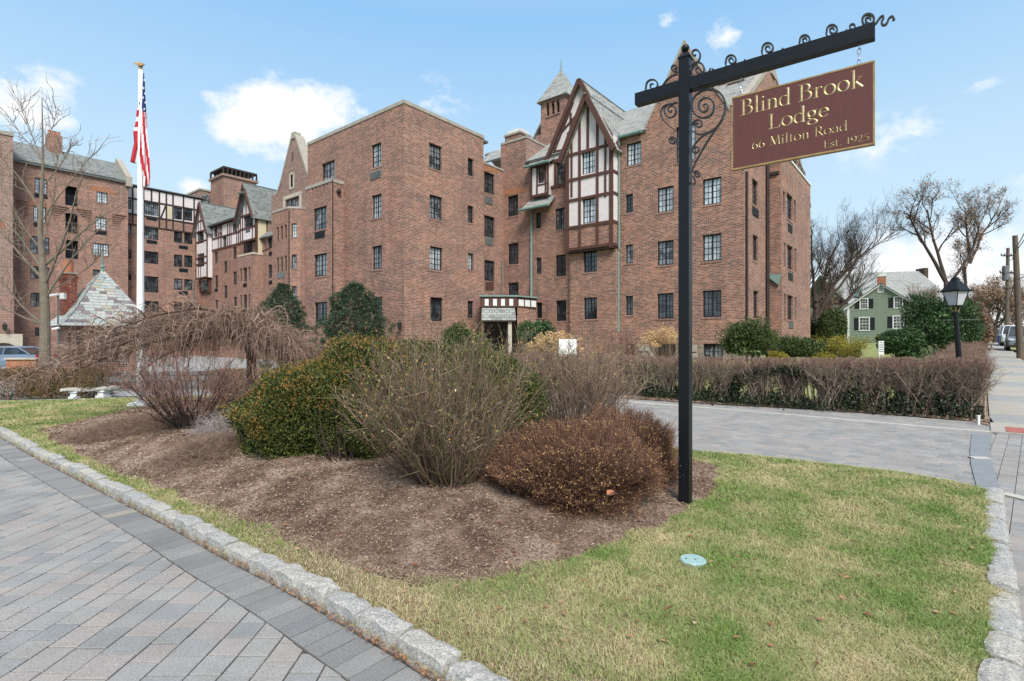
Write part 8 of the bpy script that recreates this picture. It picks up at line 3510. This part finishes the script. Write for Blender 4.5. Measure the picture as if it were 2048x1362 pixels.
# --- weeping tree
tb = gp(408, 832)
wt = plant('weeping_tree', tb, 'low umbrella-shaped weeping cherry with bare drooping branches', 'tree')
T0 = np.array([tb[0] + .1, tb[1] + 1.3, float(Z(tb[0], tb[1] + 1.3))])
mb = MB()
hd_ = T0 + np.array([-.05, .1, 1.30])
mb.tube([T0, T0 + (.06, .02, .5), T0 + (.04, .05, .95), hd_], [.12, .09, .085, .09], 9)
mb.build('trunk', 'bark_brown', wt)
nl = 30
limbs = []
for i in range(nl):
	a = 2 * math.pi * i / nl + random.uniform(-.15, .15)
	a += .6 * math.sin(a)
	L = (1.0 + .3 * abs(math.sin(a)) + (3.0 * -math.cos(a) if math.cos(a) < 0 else 0)) * random.uniform(.62, 1.05)
	rise = random.uniform(.18, .62)
	s = np.linspace(0, 1, 12)
	r_ = L * s
	z = hd_[2] + rise * np.sin(np.minimum(r_ * 1.6, 1.57)) * (1 if math.cos(a) < .3 else .55) - (.085 if math.cos(a) < .3 else .30) * r_ ** 2
	P = np.column_stack([hd_[0] + r_ * math.cos(a), hd_[1] + r_ * math.sin(a) * .85, z])
	P[:, 0] += np.cumsum(rng.normal(0, .035, 12))
	P[:, 1] += np.cumsum(rng.normal(0, .035, 12))
	P[:, 2] += np.cumsum(rng.normal(0, .02, 12))
	limbs.append(P)
limbs = np.array(limbs)
LR = np.outer(rng.uniform(.025, .042, nl), 1 - .85 * np.linspace(0, 1, 12))


def weep(P, m, L0, K=9, r=.005, smin=.12, up=.35, fall=1.0):
	n, K0, _ = P.shape
	idx = np.repeat(np.arange(n), m)
	f = rng.uniform(smin, .97, len(idx)) * (K0 - 1)
	i0 = np.minimum(f.astype(int), K0 - 2)
	fr = (f - i0)[:, None]
	b = P[idx, i0] * (1 - fr) + P[idx, i0 + 1] * fr
	out_ = b[:, :2] - hd_[:2]
	ang = np.arctan2(out_[:, 1], out_[:, 0]) + rng.normal(0, .95, len(idx))
	L = L0 * rng.uniform(.45, 1.1, len(idx))
	s = np.linspace(0, 1, K)
	hor = L[:, None] * (.75 * s - .28 * s ** 2)[None]
	ver = (up * rng.uniform(.2, 1.1, len(idx)) * L)[:, None] * np.sin(np.minimum(s * 3.0, 3.14))[None] * .8 - fall * L[:, None] * (s ** 2.1)[None] * .60 * rng.uniform(.1, 1.25, len(idx))[:, None]
	Q = np.stack([b[:, :1] + hor * np.cos(ang)[:, None], b[:, 1:2] + hor * np.sin(ang)[:, None], b[:, 2:] + ver], -1)
	Q += np.cumsum(rng.normal(0, .026 * L0, Q.shape), axis=1) * s[None, :, None]
	gzz = Z(Q[:, -1, 0], Q[:, -1, 1]) + .22
	Q[:, :, 2] = np.maximum(Q[:, :, 2], gzz[:, None] + rng.uniform(0, .25, len(idx))[:, None] + (1 - s)[None] * .1)
	R = r * (1 - .7 * s)[None] * rng.uniform(.6, 1.2, len(idx))[:, None]
	return Q, R


B1_, R1_ = weep(limbs, 18, .95, r=.012, up=.38)
B2_, R2_ = weep(B1_, 7, .70, r=.0062, up=.25, fall=1.2)
B3_, R3_ = weep(B2_, 1, .38, K=6, r=.004, up=.1)
for nm, arr, mt in (('limb', [tube_arrays(limbs, LR, 6)], ['bark_brown']), ('branch', [tube_arrays(B1_, R1_, 4)], ['weep_twig']), ('twig', [tube_arrays(B2_, R2_), tube_arrays(B3_, R3_)], ['weep_twig', 'weep_twig'])):
	part(wt, nm, tuple(arr) if len(arr) > 1 else arr[0], mt)


# --- bare deciduous trees 
def grow(base, d0, L, r, levels, spread, nseg=7, kids=(3, 5), grav=.08, shrink=.66, wob=.10, upw=.12, leaves=None, kmin=.35):
	"""recursive branches -> list per level of (points, radii)"""
	res = [[] for _ in range(levels)]

	def rec(p, d, L_, r_, lv):
		pts, rr_ = [p.copy()], [r_]
		dd = d / np.linalg.norm(d)
		seg = L_ / nseg
		for i in range(nseg):
			dd = dd + rng.normal(0, wob * (1 + .25 * lv), 3) + np.array([0, 0, upw * (1 if lv else .3)])
			dd /= np.linalg.norm(dd)
			p = p + dd * seg
			pts.append(p.copy())
			rr_.append(r_ * (1 - .62 * (i + 1) / nseg))
		res[lv].append((np.array(pts), np.array(rr_)))
		if lv + 1 < levels:
			nk = random.randint(*kids) + (1 if lv > 0 else 0)
			for k in range(nk):
				f = kmin + (1 - kmin) * (k + random.random()) / nk
				i0 = min(int(f * nseg), nseg - 1)
				b = pts[i0] + (pts[i0 + 1] - pts[i0]) * (f * nseg - i0)
				bd = pts[i0 + 1] - pts[i0]
				bd = bd / np.linalg.norm(bd)
				ax = np.cross(bd, rng.normal(size=3))
				ax /= np.linalg.norm(ax)
				an = math.radians(random.uniform(*spread))
				nd = bd * math.cos(an) + ax * math.sin(an)
				rec(b, nd, L_ * shrink * random.uniform(.7, 1.15), max(rr_[i0] * .62, .006), lv + 1)
	rec(np.array(base, float), np.array(d0, float), L, r, 0)
	return res


def tree(name, base, label, cat, specs, bark, twigmat, leafspec=None, group=None, extra=0, twlen=.5, twr=.006, sides=(8, 6, 4, 3, 3)):
	root = plant(name, base, label, cat, group)
	LV = None
	for sp in specs:
		g_ = grow(**sp)
		if LV is None:
			LV = g_
		else:
			for i in range(len(g_)):
				if i < len(LV):
					LV[i] += g_[i]
				else:
					LV.append(g_[i])
	for i, lv in enumerate(LV):
		P = np.array([p for p, r in lv])
		R = np.array([r for p, r in lv])
		nm = ('trunk', 'limb', 'branch', 'twig', 'fine_twig')[min(i, 4)]
		if i < 2 and len(P) < 60:
			for q in range(len(P)):
				part(root, nm, tube_arrays(P[q:q + 1], R[q:q + 1], sides[i]), bark)
		else:
			part(root, 'branch' if i < 2 else nm, tube_arrays(P, R, sides[i]), bark if i < 2 else twigmat)
		last = P
	if extra:
		Q, R = twigs(last, extra, twlen, K=4, r=twr, up=.25, smin=.15)
		part(root, 'fine_twig', tube_arrays(Q, R), twigmat)
		last = Q
	if leafspec:
		n, s0, s1, mat = leafspec
		C = pts_on(last, n, .3)
		part(root, 'leaf', leaf_arrays(C, rng.uniform(s0, s1, n), 1.7), mat)
	return root


def at(px_, t_, z=None):
	x = (px_ - HX) / F * t_
	return np.array([x, t_, float(T(x, t_)) if z is None else z])


# left ginkgo-like tree: straight trunk, long rising limbs
bt_ = at(88, 20.5)
root = plant('bare_street_tree', bt_, 'tall grey bare tree with a straight trunk and long rising limbs left of the gatehouse', 'tree')
H_ = CH + (HY - 195) / F * 20.5
mb = MB()
tp = [bt_ + (0, 0, -.1), bt_ + (.05, 0, 2), bt_ + (0.0, 0, 4), ray(80, 460, 20.5), ray(86, 330, 20.5), ray(84, 195, 20.5)]
mb.tube(tp, [.20, .165, .14, .09, .045, .012], 12)
mb.build('trunk', 'bark_grey', root)
lim = []
for (p0, p1, p2, p3, r_, dz) in (((88, 650), (55, 640), (25, 622), (-20, 600), .13, -1), ((88, 648), (50, 625), (22, 590), (-5, 545), .10, .5), ((88, 560), (60, 530), (20, 490), (-30, 440), .12, 0), ((86, 540), (60, 505), (30, 460), (-20, 420), .10, 1),
							  ((88, 570), (115, 530), (140, 440), (165, 360), .14, -.6), ((90, 530), (130, 500), (190, 440), (255, 405), .11, -.8), ((90, 600), (110, 560), (150, 500), (250, 415), .10, -.5), ((84, 430), (70, 400), (30, 350), (-15, 300), .09, .3),
							  ((86, 440), (110, 400), (140, 350), (180, 310), .08, 0), ((84, 375), (110, 340), (140, 300), (150, 270), .06, .5), ((84, 320), (60, 290), (30, 255), (5, 215), .06, .2), ((86, 330), (70, 280), (58, 230), (48, 205), .05, .6),
							  ((87, 480), (100, 440), (115, 380), (118, 300), .07, 1.0), ((90, 585), (150, 560), (180, 520), (205, 500), .05, -1.5), ((86, 500), (50, 470), (10, 400), (-30, 330), .08, -.7), ((85, 300), (100, 270), (110, 230), (108, 200), .035, .3)):
	A_ = [ray(*p, 20.5 + dz * k / 3) for k, p in enumerate((p0, p1, p2, p3))]
	s = np.linspace(0, 1, 10)[:, None]
	P = (1 - s) ** 3 * A_[0] + 3 * s * (1 - s) ** 2 * A_[1] + 3 * s ** 2 * (1 - s) * A_[2] + s ** 3 * A_[3]
	P = P + np.cumsum(rng.normal(0, .035, P.shape), axis=0) * s
	lim.append((P, np.linspace(r_ * .46, r_ * .09, 10)))
P = np.array([a for a, b in lim])
R = np.array([b for a, b in lim])
for q in range(len(P)):
	part(root, 'limb', tube_arrays(P[q:q + 1], R[q:q + 1], 6), 'bark_grey')
Q, R2 = twigs(P, 12, 1.4, K=7, r=.013, up=.35, smin=.25, outw=.9)
part(root, 'branch', tube_arrays(Q, R2, 4), 'bark_grey')
Q2, R3 = twigs(Q, 3, .5, K=4, r=.009, up=.3, smin=.2, outw=.7)
part(root, 'twig', tube_arrays(Q2, R3), 'brown_twig')

# big spreading trees behind the lodge's right end
b = at(1632, 44)
tree('bare_maple', b, 'broad bare tree with many rising limbs at the right end of the lodge', 'tree',
	 [dict(base=b, d0=(.02, 0, 1), L=4.5, r=.42, levels=1, spread=(24, 48), wob=.03)] + [dict(base=b + (0, 0, 1.2 + .5 * i_), d0=(dx_, dy_, 1), L=7.0, r=.13, levels=4, spread=(20, 46), kids=(5, 6), shrink=.5, wob=.07, upw=.09, kmin=.25) for i_, (dx_, dy_) in enumerate(((-.3, .2), (.15, -.1), (.45, .2), (.75, 0), (.0, .3), (1.1, -.1)))] + [
	  dict(base=b + (-.3, .2, .5), d0=(-.38, 0, 1), L=5.5, r=.18, levels=4, spread=(22, 48), kids=(4, 5), shrink=.62, wob=.09, upw=.14)] + [
	  dict(base=b + (.3, -.2, 1.2), d0=(.50, .1, .9), L=5.8, r=.18, levels=4, spread=(22, 50), kids=(5, 6), shrink=.6, wob=.10, upw=.10)],
	 'bark_brown', 'bark_brown', extra=4, twlen=.9, twr=.006)
b = at(1893, 43)
tree('leaf_clinging_oak', b, 'dark forked tree with a few clinging brown leaves above the lamp', 'tree',
	 [dict(base=b, d0=(0, 0, 1), L=5.4, r=.25, levels=1, spread=(20, 30), kids=(1, 1), shrink=.3, wob=.04, upw=.1),
	  dict(base=b + (0, 0, 5.2), d0=(-.75, 0, .95), L=6.5, r=.15, levels=4, spread=(24, 50), kids=(5, 6), shrink=.42, wob=.08, upw=.05),
	  dict(base=b + (0, 0, 5.2), d0=(.02, .2, 1.2), L=6.4, r=.14, levels=4, spread=(24, 50), kids=(5, 6), shrink=.42, wob=.08, upw=.06),
	  dict(base=b + (0.1, 0, 5.0), d0=(.55, -.1, 1.0), L=5.4, r=.13, levels=4, spread=(24, 50), kids=(5, 6), shrink=.42, wob=.08, upw=.06)],
	 'bark_brown', 'bark_brown', (1900, .08, .18, 'tan_leaf'), extra=4, twlen=.7, twr=.005)
b = at(1940, 49)
tree('slender_oak', b, 'slimmer upright tree with brown leaves right of the forked one', 'tree',
	 [dict(base=b, d0=(0, 0, 1), L=7.6, r=.18, levels=4, spread=(24, 50), kids=(5, 6), shrink=.42, wob=.05, upw=.1, kmin=.45),
	  dict(base=b + (0, 0, 7.5), d0=(.45, 0, 1.0), L=5.6, r=.13, levels=4, spread=(24, 50), kids=(5, 6), shrink=.42, wob=.08, upw=.08),
	  dict(base=b + (0, 0, 7.5), d0=(-.15, 0, 1.2), L=5.8, r=.13, levels=4, spread=(24, 55), kids=(5, 6), shrink=.46, wob=.11, upw=.08)],
	 'bark_brown', 'bark_brown', (2200, .08, .18, 'tan_leaf'), extra=4, twlen=.7, twr=.005)
# far twiggy trees filling in behind the road
for k, (px_, t_, hh, lab) in enumerate(((1990, 62, 6.5, 'small tan-leaved tree behind the farther utility pole'), (2045, 75, 8, 'bare roadside tree behind the cars at the right edge'), (1860, 75, 7.5, 'bare tree behind the forked oak, above the hall roof'), (1960, 80, 8, 'bare tree far behind the lamp and brown hedge'), (1650, 70, 7, 'bare tree standing farther behind the broad maple'))):
	b = at(px_, t_)
	tree('far_bare_tree', b, lab, 'tree', [dict(base=b, d0=(0, 0, 1), L=hh * .62, r=.26, levels=4, spread=(22, 48), kids=(6, 7), shrink=.62, wob=.06, upw=.12, kmin=.3)],
		 'bark_brown', 'brown_twig', (1800, .14, .34, 'tan_leaf') if k in (0, 3) else None, extra=4, twlen=1.1, twr=.018, group='bare trees beyond the road and hall')


# --- conifers in front of the lodge
def conifer(px_, t_, w, h, label, seed, n=620):
	b = at(px_, t_)
	root = plant('dwarf_conifer', b, label, 'conifer', 'rounded dark conifers before the lodge')
	rg = np.random.default_rng(seed)
	cl = []
	for i in range(n):
		z = rg.uniform(0.0, 1.0)
		r_ = (max(.03, 1 - z ** 1.9) ** .75) * (.86 + .28 * math.sin(z * 21 + seed) * .5 + .1 * rg.normal())
		if z < .12:
			r_ *= .8
		a = rg.uniform(0, 2 * math.pi)
		r_ *= 1 + .20 * math.sin(3 * a + z * 7 + seed) + .16 * math.sin(5 * a - z * 13)
		rr_ = r_ * rg.uniform(.70, 1.06)
		cl.append((b[0] + w * rr_ * math.cos(a), b[1] + w * rr_ * math.sin(a), b[2] + .15 + z * h, a))
	C = np.array(cl)
	m = 60
	idx = np.repeat(np.arange(n), m)
	od = np.column_stack([np.cos(C[:, 3]), np.sin(C[:, 3]), np.full(n, .55)])
	d = unit(od[idx] + rng.normal(0, .55, (n * m, 3)))
	ctr = C[idx, :3] + d * (w * .12) * rng.uniform(.3, 1, (n * m, 1))
	part(root, 'foliage', leaf_arrays(ctr, rng.uniform(.07, .15, n * m) * w / 1.9, 6.0, d, .2), 'conifer')
	Cc = np.array([b[0], b[1], b[2] + h * .5])
	A_, _ = mass(Cc, (w * .66, w * .66, h * .46), 7000, .14, seed, .2, 3, (.5, 1.0), 3.5, .9)
	part(root, 'inner_foliage', A_, 'conifer')
	mb = MB()
	mb.tube([b - (0, 0, .1), b + (0, 0, h * .7)], [.16, .05], 8)
	mb.build('trunk', 'bark_brown', root)


conifer(566, 28.5, 1.85, 4.6, 'rounded dark conifer standing left before the gabled tower', 5)
conifer(711, 26.5, 2.2, 4.4, 'wider dark conifer standing before the corner of the brick block', 9)


def bush(name, px_, t_, radii, n, size, mat, label, seed, zc=.5, amp=.2, group=None, extra=None, jit=.6, cat='shrub', upv=.3, lower=-.6, stemmat='bark_brown'):
	b = at(px_, t_)
	root = plant(name, b, label, cat, group)
	c = b + np.array([0, 0, radii[2] * zc * 2 * .5 + radii[2] * .1])
	sub_, rs_ = [], np.random.default_rng(seed)
	for q_ in range(6):
		an_, f_ = 6.283 * q_ / 6 + rs_.uniform(-.4, .4), rs_.uniform(.48, .7)
		o_ = np.array([math.cos(an_) * .42 * radii[0], math.sin(an_) * .42 * radii[1], rs_.uniform(-.30, .42) * radii[2]])
		sub_.append(mass(c + o_, tuple(r_ * f_ for r_ in radii), n // 5, size, seed + q_, amp, 3.2, (.5, 1.0), 2.6, jit, zmin=b[2], lower=lower, up=upv + .4)[0])
	V_, F_, _m = joinA(*sub_)
	A_ = (V_, F_)
	B_, _ = mass(c, tuple(r_ * .72 for r_ in radii), n // 5, size * 1.8, seed, amp, 3.2, (.3, .95), 1.6, .9, zmin=b[2])
	part(root, 'foliage', (A_, B_), [mat, mat])
	S, R = stems(b, 24, radii[0] * .7, radii[2] * 1.4, (0, .8), r0=.02)
	part(root, 'stem', tube_arrays(S, R), stemmat)
	if extra:
		m2, n2, s2, off = extra
		E_, _ = mass(c + np.array(off), tuple(r_ * .8 for r_ in radii), n2, s2, seed + 1, .25, 3, (.8, 1.1), 1.4, .9, zmin=b[2])
		part(root, 'dried_bloom', E_, m2)
	return root


bush('rhododendron_bush', 935, 24, (1.15, .9, 1.15), 9000, .11, 'yew', 'round green shrub left of the porch entrance', 41, zc=.9)
bush('rhododendron_bush', 1072, 24, (.95, .9, 1.15), 8000, .11, 'holly', 'dark green shrub right of the porch entrance', 42, zc=.9)
# hydrangeas with dried heads
for (px_, t_, w, h, lab, n_) in ((1108, 22, 1.0, 1.75, 'orange-brown dried hydrangea right of the porch', 90), (1330, 25.5, 1.05, 1.9, 'pale tan dried hydrangea against the brick wall behind the signpost', 120)):
	b = at(px_, t_)
	root = plant('hydrangea', b, lab, 'shrub')
	S, R = stems(b, 90, w, h * .95, (.05, 1.0), K=6, curve=.05, wob=.05, r0=.016, base_r=.35)
	part(root, 'stem', tube_arrays(S, R), 'brown_twig')
	heads = np.concatenate([S[:, -1], S[:, -1] + rng.normal(0, .13, (90, 3))])[:n_ + 40]
	heads = heads[heads[:, 2] > b[2] + h * .45]
	C = np.repeat(heads, 46, axis=0)
	off = unit(rng.normal(size=C.shape)) * np.array([.11, .11, .085])
	part(root, 'bloom', leaf_arrays(C + off, rng.uniform(.035, .06, len(C)), 1.2), 'hydrangea')
# yew etc. at the right of the wall
bush('yew_bush', 1497, 22, (1.10, .9, 1.05), 12000, .10, 'yew', 'bushy yellow-green yew in front of the lodge corner', 45, zc=.9, amp=.42, jit=.5)
bush('juniper_bush', 1598, 24, (1.30, .9, .72), 9000, .10, 'yew', 'low dark spreading shrub right of the yew', 47, zc=.9, amp=.3, jit=.5)
bush('juniper_bush', 1552, 23, (.5, .5, .42), 3000, .07, 'gold_leaf', 'small rusty yellow shrub at the foot of the low dark one', 48, zc=.8, amp=.3)
b = at(1680, 24)
root = plant('golden_false_cypress', b, 'small pale-stemmed tree with bright yellow-green tufts', 'tree')
S, R = stems(b, 12, .95, 1.35, (.2, 1.0), K=8, curve=.0, wob=.1, r0=.045, base_r=.3)
Tw, TR = twigs(S, 6, .5, r=.012, up=.3, smin=.4)
part(root, 'stem', (tube_arrays(S, R, 5), tube_arrays(Tw, TR)), ['bark_pale', 'bark_pale'])
tips = np.concatenate([Tw[:, -1], S[:, -1]])
tips = tips[tips[:, 2] > b[2] + .55]
C = np.repeat(tips, 110, axis=0) + rng.normal(0, 1, (len(tips) * 110, 3)) * (.18, .18, .075)
part(root, 'foliage', leaf_arrays(C, rng.uniform(.04, .08, len(C)), 2), 'gold_leaf')
bush('juniper_bush', 1648, 23.5, (.6, .5, .40), 3600, .08, 'gold_leaf', 'low yellow-green shrub at the left of the golden tree', 51, zc=.8, amp=.3)
bush('holly_bush', 1700, 26, (.55, .5, .5), 3000, .08, 'ivy', 'dark low shrub under the golden tree', 52, zc=.8)
bush('holly_bush', 1880, 25.5, (1.55, 1.3, 1.66), 24000, .12, 'holly', 'large glossy dark green holly beside the lamp post', 53, zc=.9, amp=.24)
bush('holly_bush', 1798, 24.5, (1.0, .9, .88), 11000, .11, 'holly', 'smaller holly spilling left of the large one', 54, zc=.9, amp=.25)
bush('arborvitae', 1664, 38, (1.0, .9, 1.75), 9000, .15, 'yew', 'dark upright evergreen between the bare maple and the green house', 55, zc=.85, amp=.16, cat='conifer')
bush('evergreen_screen', 1615, 40, (1.4, .9, 1.2), 6000, .15, 'ivy', 'dark evergreen clump behind the lodge end', 56, zc=.9)
bush('rhododendron_bush', 600, 27.5, (1.2, .8, .6), 4000, .1, 'spirea_twig', 'low brown twiggy planting between the two conifers', 57, zc=.8)
for (px_, t_, w, lab) in ((775, 25.5, 1.1, 'low brown shrub at the foot of the brick corner'), (640, 27.5, 1.0, 'reddish bare shrub under the bay windows'), (845, 25.0, 1.0, 'leggy bare shrub beneath the corner windows'), (1245, 24.5, .9, 'bare reddish shrub left of the tan hydrangea')):
	b = at(px_, t_)
	root = plant('bare_shrub', b, lab, 'shrub', 'bare shrubs along the foot of the lodge')
	S, R = stems(b, 100, w, 1.9, (.05, 1.0), K=6, curve=.05, wob=.06, r0=.014, base_r=.4)
	Tw, TR = twigs(S, 8, .4, r=.006, up=.4, smin=.3)
	part(root, 'stem', (tube_arrays(S, R), tube_arrays(Tw, TR)), ['red_twig', 'red_twig'])
# left clipped hedge rusty green
for (x0, x1, y_, h_, n_, lab) in ((-14.6, -11.7, 14.9, .82, 22000, 'rusty green hedge at the left edge beside the path'), (-9.4, -7.9, 16.6, .72, 9000, 'rusty green hedge right of the stone bench')):
	b = np.array([(x0 + x1) / 2, y_, float(T((x0 + x1) / 2, y_))])
	root = plant('clipped_hedge', b, lab, 'hedge')
	C = np.column_stack([rng.uniform(x0, x1, n_), rng.uniform(y_ - .5, y_ + .5, n_), b[2] + rng.uniform(0.02, h_, n_) ** 1.0])
	C[:, 0] += .12 * np.sin(C[:, 2] * 9 + C[:, 1] * 5)
	C[:, 1] += .08 * np.sin(C[:, 0] * 4)
	edge = np.abs(C[:, 1] - y_) > .25
	C = C[edge | (C[:, 2] > b[2] + h_ * .7) | (rng.uniform(size=n_) < .3)]
	part(root, 'foliage', leaf_arrays(C, rng.uniform(.03, .065, len(C)), 2), 'rust_hedge')
	S, R = stems(b, 40, (x1 - x0) / 2, h_, (0, 1), r0=.012, base_r=(x1 - x0) / 2)
	part(root, 'stem', tube_arrays(S, R), 'bark_brown')

# --- the long bare hedge: individual shrubs in a row
def hedge_shrub(p, h, dep, n, label, group, dense=1.0, seed=0, lawn=True):
	z = float(T(*p))
	root = plant('hedge_shrub', (p[0], p[1], z), label, 'hedge shrub', group)
	a = rng.uniform(0, 2 * np.pi, n)
	rb = .40 * np.sqrt(rng.uniform(0, 1, n))
	base = np.column_stack([p[0] + rb * np.cos(a), p[1] + rb * np.sin(a), np.full(n, z)])
	ex = rng.uniform(-.5, .5, n)
	ey = rng.uniform(-.5, .5, n)
	hd2 = (HEDGE_A - HEDGE_B) / np.linalg.norm(HEDGE_A - HEDGE_B)
	nn2 = np.array([-hd2[1], hd2[0]])
	tx = p[0] + hd2[0] * ex * 1.05 + nn2[0] * ey * dep
	ty = p[1] + hd2[1] * ex * 1.05 + nn2[1] * ey * dep
	tz = z + h * np.where(rng.uniform(size=n) < .75, rng.uniform(.88, 1.0, n), rng.uniform(.45, .9, n))
	tip = np.column_stack([tx, ty, tz])
	s = np.linspace(0, 1, 6)
	mid = base * .55 + tip * .45
	mid[:, 2] = z + h * .5
	P = ((1 - s) ** 2)[None, :, None] * base[:, None] + (2 * s * (1 - s))[None, :, None] * mid[:, None] + (s ** 2)[None, :, None] * tip[:, None]
	P += np.cumsum(rng.normal(0, .018, P.shape), axis=1) * s[None, :, None]
	R = np.outer(rng.uniform(.005, .010, n), 1 - .6 * s)
	Tw, TR = twigs(P, int(10 * dense), .24, K=4, r=.0036, up=.35, smin=.38, outw=.5)
	Tw[:, :, 2] = np.minimum(Tw[:, :, 2], z + h * 1.01)
	T2, T2R = twigs(Tw, 2, .10, K=3, r=.0026, up=.4, smin=.2)
	T2[:, :, 2] = np.minimum(T2[:, :, 2], z + h * 1.02)
	top = Tw[:, -1, 2] > z + h * .90
	parts = [tube_arrays(P, R), tube_arrays(Tw[~top], TR[~top]), tube_arrays(Tw[top], TR[top]), tube_arrays(T2, T2R)]
	part(root, 'twig', tuple(parts), ['hedge_twig', 'hedge_twig', 'hedge_bud', 'hedge_twig'])
	C = pts_on(T2, int(160 * dense), .6)
	C = C[C[:, 2] > z + h * .85]
	if len(C):
		part(root, 'bud', leaf_arrays(C, rng.uniform(.015, .035, len(C)), 1.6), 'hedge_bud')
	return root


Lh = np.linalg.norm(HEDGE_A - HEDGE_B)
hd2 = (HEDGE_B - HEDGE_A) / Lh
k = 0
s_ = .30
HG = 'bare clipped shrubs of the hedge along the driveway'
while s_ < Lh:
	p = HEDGE_A + hd2 * s_
	f = s_ / Lh
	h_ = 1.24 - .18 * min(1, f * 1.6)
	if k == 0:
		lab = 'bare hedge shrub at the sidewalk corner, nearest the lamp post'
	elif s_ > Lh - 1.0:
		lab = 'hedge shrub at the far left end of the driveway hedge'
	else:
		lab = 'bare clipped hedge shrub, %s along the driveway from the sidewalk corner' % ORDN[min(k, 19)]
	hedge_shrub(p + rng.normal(0, .04, 2), h_, .8, 170 if s_ > 2.6 else 230, lab, HG, dense=1.0 if s_ > 2.6 else 1.3)
	s_ += .78
	k += 1
# ivy along its foot, and draped over one gap
n_ = 34000
u = rng.uniform(0, Lh, n_)
w = rng.normal(0, .30, n_)
hgt = np.abs(rng.normal(0, .16, n_)) * (1 + .9 * (u < 2.4)) * (0.6 + .5 * np.sin(u * 2.1) ** 2)
C = np.column_stack([HEDGE_A[0] + hd2[0] * u + .55 * w, HEDGE_A[1] + hd2[1] * u + .83 * w, hgt])
C[:, 2] += T(C[:, 0], C[:, 1]) + .03
bm = 9000
p0 = HEDGE_A + hd2 * 3.7
ang = rng.uniform(0, np.pi, bm)
C2 = np.column_stack([p0[0] + hd2[0] * 1.15 * np.cos(ang) + rng.normal(0, .07, bm), p0[1] + hd2[1] * 1.15 * np.cos(ang) + rng.normal(0, .14, bm), .08 + .80 * np.sin(ang) ** .8 + rng.normal(0, .055, bm)])
mk('ivy', *leaf_arrays(np.concatenate([C, C2]), rng.uniform(.035, .08, n_ + bm), 1.35), 'ivy', kind='stuff', origin=(0, 0, 0))
# hedge turning along the sidewalk
s_ = 1.0
k = 0
while s_ < 15:
	p = HEDGE_A + SW_DIR * s_ + nsl * -.42
	hedge_shrub(p, 1.22, .95, 120 if s_ < 6 else 80, 'bare reddish hedge shrub, %s in the row running back along the sidewalk' % ORDN[min(k, 19)], 'bare hedge shrubs along the sidewalk', dense=.9)
	s_ += .82
	k += 1
# beech hedge farther along the sidewalk: tall, brown
for i in range(9):
	p = HEDGE_A + SW_DIR * (20 + i * 2.3) - nsl * .75
	z = float(T(*p))
	root = plant('beech_hedge_shrub', (p[0], p[1], z), 'tall brown-leaved shrub, %s from the front of the screen by the sidewalk' % ORDN[i], 'hedge shrub', 'tall brown shrubs along the far sidewalk')
	A_, _ = mass((p[0], p[1], z + 1.5), (.95, 1.1, 1.75), 5200, .13, 70 + i, .2, 3, (.5, 1.0), 2.0, .8, zmin=z, lower=-.9)
	part(root, 'foliage', A_, 'beech_leaf')
	S, R = stems((p[0], p[1], z), 60, 1.2, 3.1, (0, .9), r0=.022, base_r=.4)
	Tw, TR = twigs(S, 8, .6, r=.009, up=.3, smin=.3)
	part(root, 'stem', (tube_arrays(S, R), tube_arrays(Tw, TR)), ['brown_twig', 'brown_twig'])
# a low mass of distant woods that closes the horizon
for (x0, x1, y_, h_, n_, nm) in ((-130, -40, 150, 7, 5000, 'far_woods'), (60, 260, 190, 7, 16000, 'far_woods')):
	xx = rng.uniform(x0, x1, n_)
	C = np.column_stack([xx, y_ + rng.uniform(0, 14, n_), 1.2 + rng.uniform(0, 1, n_) ** 1.3 * (h_ + 2.0 * np.sin(xx * .11) + 1.3 * np.sin(xx * .37))])
	V1 = leaf_arrays(C, rng.uniform(.5, 1.5, n_), 2.2)
	mk(nm, *V1, 'brown_twig', kind='stuff')
